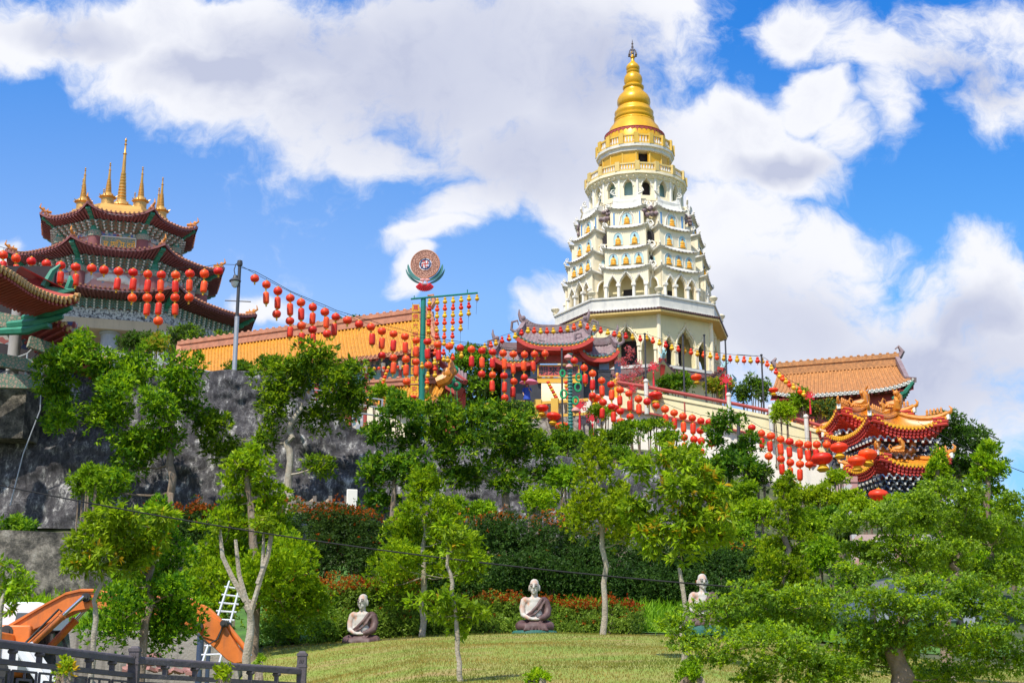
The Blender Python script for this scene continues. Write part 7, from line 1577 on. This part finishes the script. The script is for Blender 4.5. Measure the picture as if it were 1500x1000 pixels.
# ================================================================ things on the lawn and the lower left
def remeshed(mb, name, mats, parent, vox=.025, it=3):
    o = mb.build(name, mats, parent, 0); m = o.modifiers.new('r', 'REMESH'); m.mode = 'VOXEL'; m.voxel_size = vox; m.use_smooth_shade = True
    s = o.modifiers.new('s', 'SMOOTH'); s.iterations = it; s.factor = .5
    dg = bpy.context.evaluated_depsgraph_get(); me = bpy.data.meshes.new_from_object(o.evaluated_get(dg)); o.modifiers.clear(); old = o.data; o.data = me; bpy.data.meshes.remove(old)
    me.materials.clear(); [me.materials.append(M[q] if isinstance(q, str) else q) for q in (mats if isinstance(mats, list) else [mats])]
    me.polygons.foreach_set('material_index', [0]*len(me.polygons)); me.shade_smooth(); return o
def seated_statue(px, pyb, Y, s, rz, hturn, label, basehi):
    b = at(px, pyb, Y); t = thing('seated_statue', label, 'statue', b, rz, 'seated monk statues on the lawn'); t.scale = (s,)*3
    mb = MB(); mb.ball((0,0,.58), (.235,.16,.30), 16, 10); mb.ball((0,-.01,.44), (.24,.19,.18), 14, 8); mb.ball((-.24,0,.80), .105, 10, 8); mb.ball((.24,0,.80), .10, 10, 8); mb.ball((0,0,.80), (.25,.13,.11), 12, 8)
    mb.tube([(0,0,.82), (0,-.01,1.02)], .085, 10)
    mb.tube([(-.27,0,.82), (-.33,-.04,.60), (-.31,-.12,.42), (-.16,-.27,.33), (-.02,-.31,.31)], [.088,.078,.068,.052,.04], 10)     # bare right arm
    mb.ball((0,-.31,.30), (.13,.07,.035), 10, 6)
    for k in range(4): mb.tube([(-.05+.0*k,-.28-.022*k,.315), (.05,-.285-.022*k,.325), (.11,-.28-.02*k,.315)], [.014,.013,.011], 6)
    mb.tube([(-.03,-.27,.33), (.0,-.30,.365), (.03,-.31,.375)], [.016,.015,.012], 6)
    body = remeshed(mb, 'body', 'statue_white', t, .022)
    hd = MB(Matrix.Translation((0,-.01,1.13)) @ Matrix.Rotation(hturn, 4, 'Z') @ Matrix.Scale(1.14, 4))
    hd.ball((0,0,.03), (.115,.135,.155), 16, 12); hd.ball((0,-.03,-.07), (.085,.10,.085), 12, 8); hd.ball((0,.02,.12), (.10,.11,.09), 12, 8)
    hd.tube([(0,-.125,.05), (0,-.155,-.005), (0,-.135,-.02)], [.014,.024,.016], 8); hd.ball((0,-.115,-.065), (.035,.025,.014), 8, 6); hd.ball((0,-.105,-.125), (.035,.03,.025), 8, 6)
    for sx in (-1, 1): hd.ball((sx*.122,.01,-.005), (.018,.035,.075), 8, 6); hd.ball((sx*.05,-.115,.055), (.032,.02,.012), 8, 5)
    head = remeshed(hd, 'head', 'statue_white', t, .014, 2)
    fc = MB(Matrix.Translation((0,-.01,1.13)) @ Matrix.Rotation(hturn, 4, 'Z') @ Matrix.Scale(1.16, 4))
    for sx in (-1, 1): fc.tube([(sx*.02,-.137,.062), (sx*.05,-.134,.078), (sx*.085,-.11,.07)], .006, 5); fc.tube([(sx*.025,-.134,.03), (sx*.05,-.132,.026), (sx*.078,-.115,.032)], .008, 5)
    fc.tube([(-.025,-.142,-.065), (0,-.146,-.068), (.025,-.142,-.065)], .006, 5); fc.build('face_lines', 'dark', head)
    rb = MB(); rb.ball((.05,.03,.56), (.25,.165,.30), 14, 10); rb.ball((.245,.01,.79), (.125,.12,.12), 10, 8); rb.ball((0,.07,.55), (.26,.14,.33), 12, 8)
    rb.tube([(.27,0,.80), (.345,-.04,.58), (.32,-.13,.42), (.18,-.26,.33), (.07,-.30,.31)], [.115,.105,.095,.08,.055], 12)
    rb.tube([(.20,-.10,.86), (.07,-.175,.66), (-.10,-.195,.48), (-.22,-.13,.40)], [.05,.045,.045,.05], 8)
    for sx in (-1, 1): rb.tube([(sx*.12,.05,.16), (sx*.36,-.06,.15), (sx*.44,-.15,.13)], [.17,.15,.11], 12); rb.tube([(sx*.42,-.14,.12), (sx*.24,-.30,.10), (-sx*.05,-.34,.10)], [.12,.11,.09], 12)
    rb.ball((0,.02,.12), (.36,.30,.14), 16, 8); rb.ball((0,-.30,.17), (.20,.09,.08), 12, 6)
    for k in range(9): a = lerp(-1.1, 1.1, k/8); rb.tube([(.16*sin(a),-.30,.24), (.30*sin(a),-.40,.08), (.36*sin(a),-.42,.0)], [.022,.03,.03], 6)
    for k in range(4): rb.tube([(.27-.05*k,-.12-.02*k,.80-.07*k), (.16-.05*k,-.19,.58-.04*k), (-.02-.05*k,-.215,.42-.02*k)], .018, 6)
    remeshed(rb, 'robe', 'robe', t, .022)
    bs = MB(); n = 20; bs.lathe((0,-.04,-basehi), [(.60,0), (.615,.05), (.60,basehi-.03), (.56,basehi+.02), (0,basehi+.02)], 26, 0, 0, 1, .72); bs.build('painted_base', 'statue_base', t, 30)
    return t
seated_statue(530, 946, 36.8, .95, radians(-6), radians(-16), 'seated monk statue in brown robe with orange stained shoulder, leftmost of three on the lawn', .09)
seated_statue(783, 925, 36.9, .97, radians(4), radians(-12), 'seated monk statue in brown robe on tall teal base, in the middle of the lawn', .26)
seated_statue(1031, 918, 36.9, .98, radians(2), radians(8), 'seated monk statue partly hidden by the layered tree at right', .22)

# ---- excavator
YX = 29.0
def plate(mb, pts, Y, th, mi=0):
    P = [at(x, y, Y) for x, y in pts]; n = len(P); mb.add([(p.x, Y-th/2, p.z) for p in P]+[(p.x, Y+th/2, p.z) for p in P], [tuple(range(n)), tuple(range(2*n-1, n-1, -1))]+[(k, n+k, n+(k+1)%n, (k+1)%n) for k in range(n)], mi)
def bev(o, w=.015): m = o.modifiers.new('b', 'BEVEL'); m.width = w; m.segments = 2; m.limit_method = 'ANGLE'; return o
ex = thing('excavator', 'orange excavator with raised boom and bent arm behind the stone railing', 'excavator', (0,0,0))
mb = MB(); plate(mb, [(14,934),(10,920),(18,914),(70,884),(100,868),(122,863),(140,863),(160,867),(200,878),(250,892),(288,905),(298,916),(290,926),(250,915),(200,902),(165,894),(140,891),(112,896),(86,908),(50,924),(22,935)], YX, .34); bo = bev(mb.build('boom', 'orange', ex, 30))
mb = MB(); plate(mb, [(12,922),(18,915),(70,885),(100,869),(122,864),(140,864),(160,868),(200,879),(250,893),(252,896),(200,882),(160,871),(140,867),(122,867),(100,872),(70,888),(20,918)], YX, .42); mb.build('boom_flange', 'orange', bo, 30)
mb = MB(); plate(mb, [(276,876),(283,877),(307,890),(322,904),(331,916),(346,942),(359,962),(357,970),(345,972),(334,966),(318,951),(303,938),(295,929),(289,915),(288,900)], YX-.02, .30); ar = bev(mb.build('arm', 'orange', ex, 30))
mb = MB(); plate(mb, [(298,916),(312,903),(330,914),(318,938),(300,932)], YX-.02, .36); mb.build('arm_side_plate', 'orange', ar, 30)
def pin_(mb, q): c = at(q[0], q[1], YX); mb.tube([c-Vector((0,.27,0)), c+Vector((0,.27,0))], q[2], 12); mb.tube([c-Vector((0,.30,0)), c+Vector((0,.30,0))], q[2]*.55, 8)
each('pivot_pin', 'rubber', ex, ((294,918,.10),(16,926,.13),(131,876,.09),(331,914,.07)), pin_)
def cyl(a, b, r, f, dy, nm='hydraulic_cylinder'):
    A, B = at(*a, YX)+Vector((0,dy,0)), at(*b, YX)+Vector((0,dy,0)); mb = MB(); mb.tube([A, A.lerp(B, f)], r, 12); mb.tube([A.lerp(B, f-.02), A.lerp(B, f+.02)], r*1.15, 12); c = mb.build(nm, 'orange', ex)
    mb = MB(); mb.tube([A.lerp(B, f), B], r*.5, 10); mb.build('piston_rod', 'chrome', c)
cyl((46,951), (130,875), .075, .62, -.32); cyl((60,953), (130,879), .075, .62, .30); cyl((185,876), (282,878), .065, .6, 0); cyl((331,914), (368,960), .055, .8, 0)
mb = MB(); mb.tube([at(47,950,YX)+Vector((.0,-.42,.1)), at(95,903,YX)+Vector((0,-.42,.12)), at(100,898,YX)+Vector((0,-.4,.0))], .022, 6); mb.tube([at(288,905,YX)+Vector((0,-.2,0)), at(290,928,YX)+Vector((0,-.3,0)), at(310,944,YX)+Vector((0,-.25,0)), at(322,936,YX)+Vector((0,-.2,0)), at(330,915,YX)+Vector((0,-.2,0))], .018, 6); mb.build('hydraulic_hose', 'rubber', ex)
# upper body, cab, tracks
q = at(-25, 950, YX); zt = zof(918, YX); zb = zof(1000, YX)-.2
mb = MB(); mb.box((q.x-.6, YX, zt-.55), (2.6, 2.2, .8)); mb.box((q.x+.55, YX, zt-.22), (.9, .5, .5)); bd = bev(mb.build('machine_body', 'orange', ex, 30), .04)
mb = MB(); mb.box((q.x+.75, YX-.65, zt-.62), (.6, .7, .5)); mb.build('headlamp_box', 'whitepaint', bd)
mb = MB(); c0, c1 = at(64, 925, YX+.9), at(96, 960, YX+.9)
mb.hexa([(c0.x-.1,YX+.4,c1.z-.5),(c1.x+.05,YX+.4,c1.z-.5),(c1.x+.05,YX+1.5,c1.z-.5),(c0.x-.1,YX+1.5,c1.z-.5),(c0.x-.1,YX+.4,c0.z),(c1.x-.15,YX+.4,c0.z),(c1.x-.15,YX+1.5,c0.z),(c0.x-.1,YX+1.5,c0.z)]); cb_ = mb.build('cab_glass', 'glass', ex)
mb = MB()
for a_, b_ in (((64,925),(90,925)),((90,925),(97,950)),((97,950),(95,975)),((64,925),(62,975)),((84,925),(76,975))): mb.beam(at(*a_, YX+.38), at(*b_, YX+.38), .07, .06)
mb.build('cab_frame', 'blackmetal', cb_)
mb = MB()
for dy in (-.95, .95):
    n = 16; L2 = 1.5; pts = [(L2*.5*0+q.x-.6+(L2-.35 if cos(a) > 0 else -(L2-.35))+.35*cos(a), zb+.35+.35*sin(a)) for a in [2*pi*k/n for k in range(n)]]
    mb.add([(x, YX+dy-.22, z) for x, z in pts]+[(x, YX+dy+.22, z) for x, z in pts], [tuple(range(n)), tuple(range(2*n-1, n-1, -1))]+[(k, n+k, n+(k+1)%n, (k+1)%n) for k in range(n)])
mb.build('tracks', 'rubber', ex)
# white vehicle cab behind
tv = thing('white_truck', 'white truck cab with dark window behind the excavator boom at left', 'truck', (0,0,0))
YT = 31.3
mb = MB(); plate(mb, [(4,985),(8,925),(20,889),(28,886),(78,886),(84,890),(88,985)], YT, 1.7); bev(mb.build('cab_body', 'whitepaint', tv, 30), .05)
mb = MB(); plate(mb, [(19,925),(25,897),(76,897),(78,925)], YT-.87, .04); mb.build('side_window', 'glass', tv, 0)
mb = MB(); plate(mb, [(22,930),(28,932),(28,936),(22,934)], YT-.9, .06); plate(mb, [(10,950),(80,950),(80,953),(10,953)], YT-.87, .03); mb.build('trim', 'blackmetal', tv, 0)
mb = MB(); c = at(30, 992, YT-.9); mb.tube([c, c+Vector((0,.3,0))], .42, 20); w_ = mb.build('wheel', 'rubber', tv); mb = MB(); mb.tube([c-Vector((0,.03,0)), c+Vector((0,.1,0))], .22, 16); mb.build('rim', 'metalgrey', w_)
c = at(80, 1010, YT-1.6); 
wb = thing('white_board', 'white diagonal board lying behind the stone railing', 'board', at(58, 985, 27)); mb = MB(); mb.beam((-.35,0,.5), (.28,0,-.3), .5, .03, up=Vector((0,-.3,1))); mb.beam((-.35,-.02,.52), (.28,-.02,-.28), .06, .05); mb.build('panel', 'whitepaint', wb)
# ladder, pipe, bricks
ld = thing('ladder', 'aluminium ladder leaning on the grassy bank behind the excavator arm', 'ladder', at(302, 978, 31))
b0 = Vector(ld.location); L0, L1, R0, R1_ = at(294,978,31)-b0, at(336,852,34.0)-b0, at(320,976,31)-b0, at(352,856,34.0)-b0
for a, b in ((L0, L1), (R0, R1_)): mb = MB(); mb.beam(a, b, .035, .08); mb.build('rail', 'alu', ld)
for k in range(10): mb = MB(); f = (k+.4)/10; mb.tube([L0.lerp(L1, f)-Vector((.08,0,0)), R0.lerp(R1_, f)+Vector((.08,0,0))], .022, 6); mb.build('rung', 'alu', ld)
mb = MB(); a = at(291, 985, 32.3); mb.tube([(a.x, 32.3, a.z-.5), (a.x, 32.3, zof(927, 32.3))], .075, 10); mb.tube([(a.x+.17, 32.4, a.z-.5), (a.x+.17, 32.4, zof(928, 32.4))], .05, 8)
M['navypipe'] = mat('dark_blue_pipe', (.05,.075,.13), .4, .1, 3); tag(mb.build('drain_pipe', 'navypipe'), 'two dark blue vertical pipes against the streaked concrete wall', 'pipe')
M['pinkbrick'] = mat('dusty_pink_brick', (.42,.22,.20), .9, .2, 5)
for k in range(34):
    o_ = Vector((RG.uniform(-.75,.75), RG.uniform(-.3,.3), 0)); h_ = max(0, .42-abs(o_.x+.2)*.45); mb = MB(); mb.box((0,0,0), (.22,.11,.07)); o = mb.build('brick', 'pinkbrick', None, 0) if k == 0 else link(bpy.data.objects['brick'].copy())
    p = at(238, 985, 30.5); o.location = p+o_+Vector((0,0,RG.uniform(0, h_)-.02)); o.rotation_euler = (RG.uniform(-.4,.4), RG.uniform(-.4,.4), RG.uniform(0,3)); tag(o, 'dusty pink brick in the loose heap below the dark conifer', 'brick', 'bricks heaped below the dark conifer')
# ---- stone railing at the bottom left
rl = thing('stone_railing', 'dark purple grey stone railing with lattice panels along the bottom left corner', 'railing', (0,0,0))
RP = [(-160,925,930,12.6),(22,941,947,14.0),(197,968,949,16),(442,984,956,18.2)]   # px, top rail y, post top y, distance
def rpt(px, dz=0):
    for (a, b) in zip(RP, RP[1:]):
        if px <= b[0] or b is RP[-1]:
            f = (px-a[0])/(b[0]-a[0]); A, B = at(a[0], a[1], a[3]), at(b[0], b[1], b[3]); return A.lerp(B, f)+Vector((0,0,dz))
def post_(mb, q):
    p = rpt(q[0]); zt_ = zof(q[2], q[3]); mb.box((p.x, p.y, (zt_+p.z-1.3)/2), (.11, .11, zt_-p.z+1.3)); mb.box((p.x, p.y, zt_-.02), (.125,.125,.03)); mb.box((p.x, p.y, zt_-.16), (.122,.122,.025)); mb.box((p.x, p.y, zt_+.01), (.10,.10,.03), 0, 0, .6)
    for k in range(3): mb.tube([(p.x-.03+.02*k, p.y-.058, zt_-.12), (p.x-.02+.02*k, p.y-.06, zt_-.08), (p.x-.03+.02*k, p.y-.058, zt_-.05)], .006, 4)
each('railing_post', 'railstone', rl, [RP[0], RP[2], RP[3]], post_)
xs = [-160, 197, 442]
mb = MB()
for a, b in zip(xs, xs[1:]):
    A, B = rpt(a), rpt(b); mb.beam(A, B, .075, .055); mb.tube([A+Vector((0,0,.02)), B+Vector((0,0,.02))], .036, 8)
    for dz in (-.15, -.62): mb.beam(A+Vector((0,0,dz)), B+Vector((0,0,dz)), .06, .05)
mb.build('rails', 'railstone', rl)
lt = MB()
for a, b in zip(xs, xs[1:]):
    A, B = rpt(a), rpt(b); d = (B-A); n = max(2, round(d.length/.42)); 
    for k in range(n+1):
        p = A.lerp(B, k/n); lt.beam(p+Vector((0,0,-.02)), p+Vector((0,0,-.15)) if k % 3 else p+Vector((0,0,-1.1)), .05 if k % 3 else .06, .05, up=Vector((0,1,0)))
        lt.ball(p+Vector((0,0,-.045)), (.055,.04,.03), 8, 5)
        if k < n:      # key fret panel
            q = A.lerp(B, (k+1)/n); X = lambda u, v: p.lerp(q, u)+Vector((0,0,-.17-.43*v))
            for s0, s1 in (((.06,.12),(.94,.12)),((.06,.12),(.06,.88)),((.94,.12),(.94,.88)),((.06,.88),(.94,.88)),((.25,.3),(.75,.3)),((.25,.3),(.25,.7)),((.75,.3),(.75,.55)),((.25,.7),(.6,.7)),((.5,.5),(.75,.5)),((.06,.5),(.25,.5)),((.5,.12),(.5,.3)),((.6,.7),(.6,.88))):
                u_ = Vector((0,0,1)) if s0[1] == s1[1] else Vector((0,1,0)); lt.beam(X(*s0), X(*s1), .022, .022, up=u_)
lt.build('lattice', 'railstone', rl)
# ---- timber planters on the upper slope
pl = thing('slope_planter', 'weathered grey timber planter boxes at the foot of the rock wall', 'planter', at(465, 745, 56))
b0 = Vector(pl.location)
mb = MB()
for k, (a, b) in enumerate((((424,742),(510,744)),((424,736),(508,738)),((440,748),(512,750)))): mb.beam(at(*a, 56)-b0, at(*b, 56)-b0, .12, .13)
M['oldwood'] = mat('weathered_timber', (.16,.13,.11), .9, .3, 5, stain=(.3,.27,.24), stain_amt=.5)
mb.build('rail_boards', 'oldwood', pl)
def ppost(mb, x): mb.beam(at(x, 726, 56)-b0, at(x+1, 752, 56)-b0, .14, .1, up=Vector((0,1,0)))
each('planter_post', 'oldwood', pl, [438, 461, 484, 507], ppost)
def pend(mb, x): P = [at(x-12, 737, 56.3)-b0, at(x, 737, 56.3)-b0, at(x, 728, 56.3)-b0]; mb.add([(p.x, p.y+dy, p.z) for dy in (0, .1) for p in P], [(0,1,2),(5,4,3),(0,3,4,1),(1,4,5,2),(2,5,3,0)])
each('end_board', 'beam', pl, [437, 460, 483], pend)
wh_ = thing('white_slab', 'bright white upright slab beside the timber planters', 'slab', at(515, 748, 56)); mb = MB(); mb.box((0,0,.35), (.42,.12,1.0), .2); bev(mb.build('slab', 'white', wh_), .03)
# ---- person with a pink umbrella below the gateway
pe = thing('person', 'small figure in blue sheltering under a pink umbrella on the terrace below the gateway', 'person', at(772, 600, 88.3))
mb = MB()
for sx in (-1, 1): mb.tube([(sx*.10,0,.04), (sx*.10,0,.5), (sx*.09,0,.88)], [.055,.065,.09], 8); mb.ball((sx*.10,-.06,.04), (.05,.12,.04), 8, 5)
mb.tube([(0,0,.82), (0,0,1.1), (0,0,1.38)], [.16,.14,.19], 10); mb.ball((0,0,1.40), (.2,.1,.08), 10, 6); mb.tube([(0,0,1.4), (0,0,1.52)], .055, 8); mb.ball((0,0,1.62), (.085,.10,.125), 10, 8)
mb.tube([(-.2,0,1.4), (-.25,0,1.12), (-.2,-.12,.88)], [.055,.045,.035], 8); mb.tube([(.2,0,1.4), (.24,-.05,1.15), (.12,-.22,1.28)], [.055,.045,.035], 8); mb.ball((.12,-.24,1.3), .045, 6, 5)
M['skin'] = mat('skin', (.45,.27,.18), .6, .05, 3); M['bluecloth'] = mat('blue_cloth', (.02,.07,.42), .8, .1, 4); M['hair'] = mat('black_hair', (.015,.012,.012), .6, .1, 4)
remeshed(mb, 'body', 'skin', pe, .03, 2)
mb = MB(); mb.tube([(0,0,.62), (0,0,.95), (0,0,1.15), (0,0,1.40), (0,0,1.44)], [.25,.20,.19,.225,.12], 12); mb.tube([(.2,0,1.4), (.25,-.04,1.16)], [.075,.065], 8); mb.tube([(-.2,0,1.4), (-.26,0,1.14)], [.075,.065], 8); remeshed(mb, 'blue_clothing', 'bluecloth', pe, .03, 2)
mb = MB(); mb.ball((0,.02,1.66), (.095,.11,.11), 10, 6); mb.build('hair', 'hair', pe)
um = thing('umbrella', 'open pink umbrella held by the person in blue', 'umbrella', at(772, 600, 88.3)+Vector((.12,-.24,1.2)))
mb = MB(); mb.lathe((0,0,0), [(.62,.48),(.5,.60),(.3,.69),(.0,.74)], 8); M['pinkcloth'] = mat('pink_umbrella_cloth', (.75,.25,.38), .7, .1, 3, trans=.3); mb.build('canopy', 'pinkcloth', um, 10)
mb = MB(); mb.tube([(0,0,0), (0,0,.8)], .012, 5); mb.build('shaft', 'metalgrey', um)
# ---- planter and figures by the blossom tree
for k, (px, py, lb, m_) in enumerate([(905,586,'gilded standing figure left of the pink blossom tree','goldfig'), (913,588,'dark bronze standing figure beside the gilded one','robe'), (944,590,'orange robed figure with dark hair right of the pink blossom tree','ornament')]):
    t = thing('standing_statue', lb, 'statue', at(px, py, 87)); mb = MB(); mb.lathe((0,0,0), [(.30,0),(.28,.15),(.2,.2),(.24,.7),(.2,1.05),(.24,1.3),(.09,1.42),(.08,1.5)], 12, 0, 0, 1, .8); mb.tube([(-.22,0,1.3),(-.32,-.05,1.0),(-.12,-.2,.95)], [.07,.06,.05], 7); mb.tube([(.22,0,1.3),(.32,-.05,1.0),(.1,-.2,.98)], [.07,.06,.05], 7); mb.build('figure', m_, t); mb = MB(); mb.ball((0,0,1.62), (.11,.12,.15), 10, 8); mb.build('head', 'robe' if k == 2 else m_, t)
# ---- pale block wall and parked car half hidden on the right
t = thing('parked_car', 'silver blue parked car half hidden behind the layered tree at right', 'car', Vector((at(1330, 872, 41).x, 41, ground_z(at(1330, 872, 41).x, 41)+.25)), radians(12))
mb = MB()
def sec(x, w, z0, z1): return [(x,-w,z0),(x,w,z0),(x,w,z1),(x,-w,z1)]
S_ = [(-2.1,.70,.35,.75),(-2.0,.85,.25,.95),(-1.2,.88,.25,1.0),(0,.9,.25,1.02),(1.4,.88,.25,.98),(2.0,.82,.3,.85),(2.1,.7,.4,.7)]
V = []; F = []
for i, q in enumerate(S_):
    V += sec(*q)
    if i: F += [((i-1)*4+j, (i-1)*4+(j+1)%4, i*4+(j+1)%4, i*4+j) for j in range(4)]
F += [(3,2,1,0), (24,25,26,27)]; mb.add(V, F); M['carpaint'] = mat('silver_blue_car_paint', (.14,.18,.23), .3, .05, 2, metal=.4, coat=.6); b_ = mb.build('body', 'carpaint', t, 40); bev(b_, .06)
mb = MB(); mb.hexa([(-1.3,-.8,1.0),(1.2,-.8,1.0),(1.2,.8,1.0),(-1.3,.8,1.0),(-.7,-.62,1.48),(.75,-.62,1.48),(.75,.62,1.48),(-.7,.62,1.48)]); mb.build('cabin_glass', 'glass', t, 20)
mb = MB(); mb.box((0,0,1.5), (1.4,1.2,.05)); mb.build('roof', 'carpaint', t, 20)
for x in (-1.3, 1.3):
    for y in (-.86, .86): mb = MB(); mb.tube([(x,y-.1,.32),(x,y+.1,.32)], .32, 18); w_ = mb.build('wheel', 'rubber', t); mb = MB(); mb.tube([(x,y-.115,.32),(x,y+.115,.32)], .19, 12); mb.build('rim', 'metalgrey', w_)
mb = MB(); a, b = at(1295, 800, 50), at(1335, 806, 50); mb.box(((a.x+b.x)/2, 50, a.z-.8), (3.2,.3,2.4)); tag(mb.build('garden_wall', 'pinkpanel'), 'short pink painted wall glimpsed through the leaves below the dragon gate', 'wall')
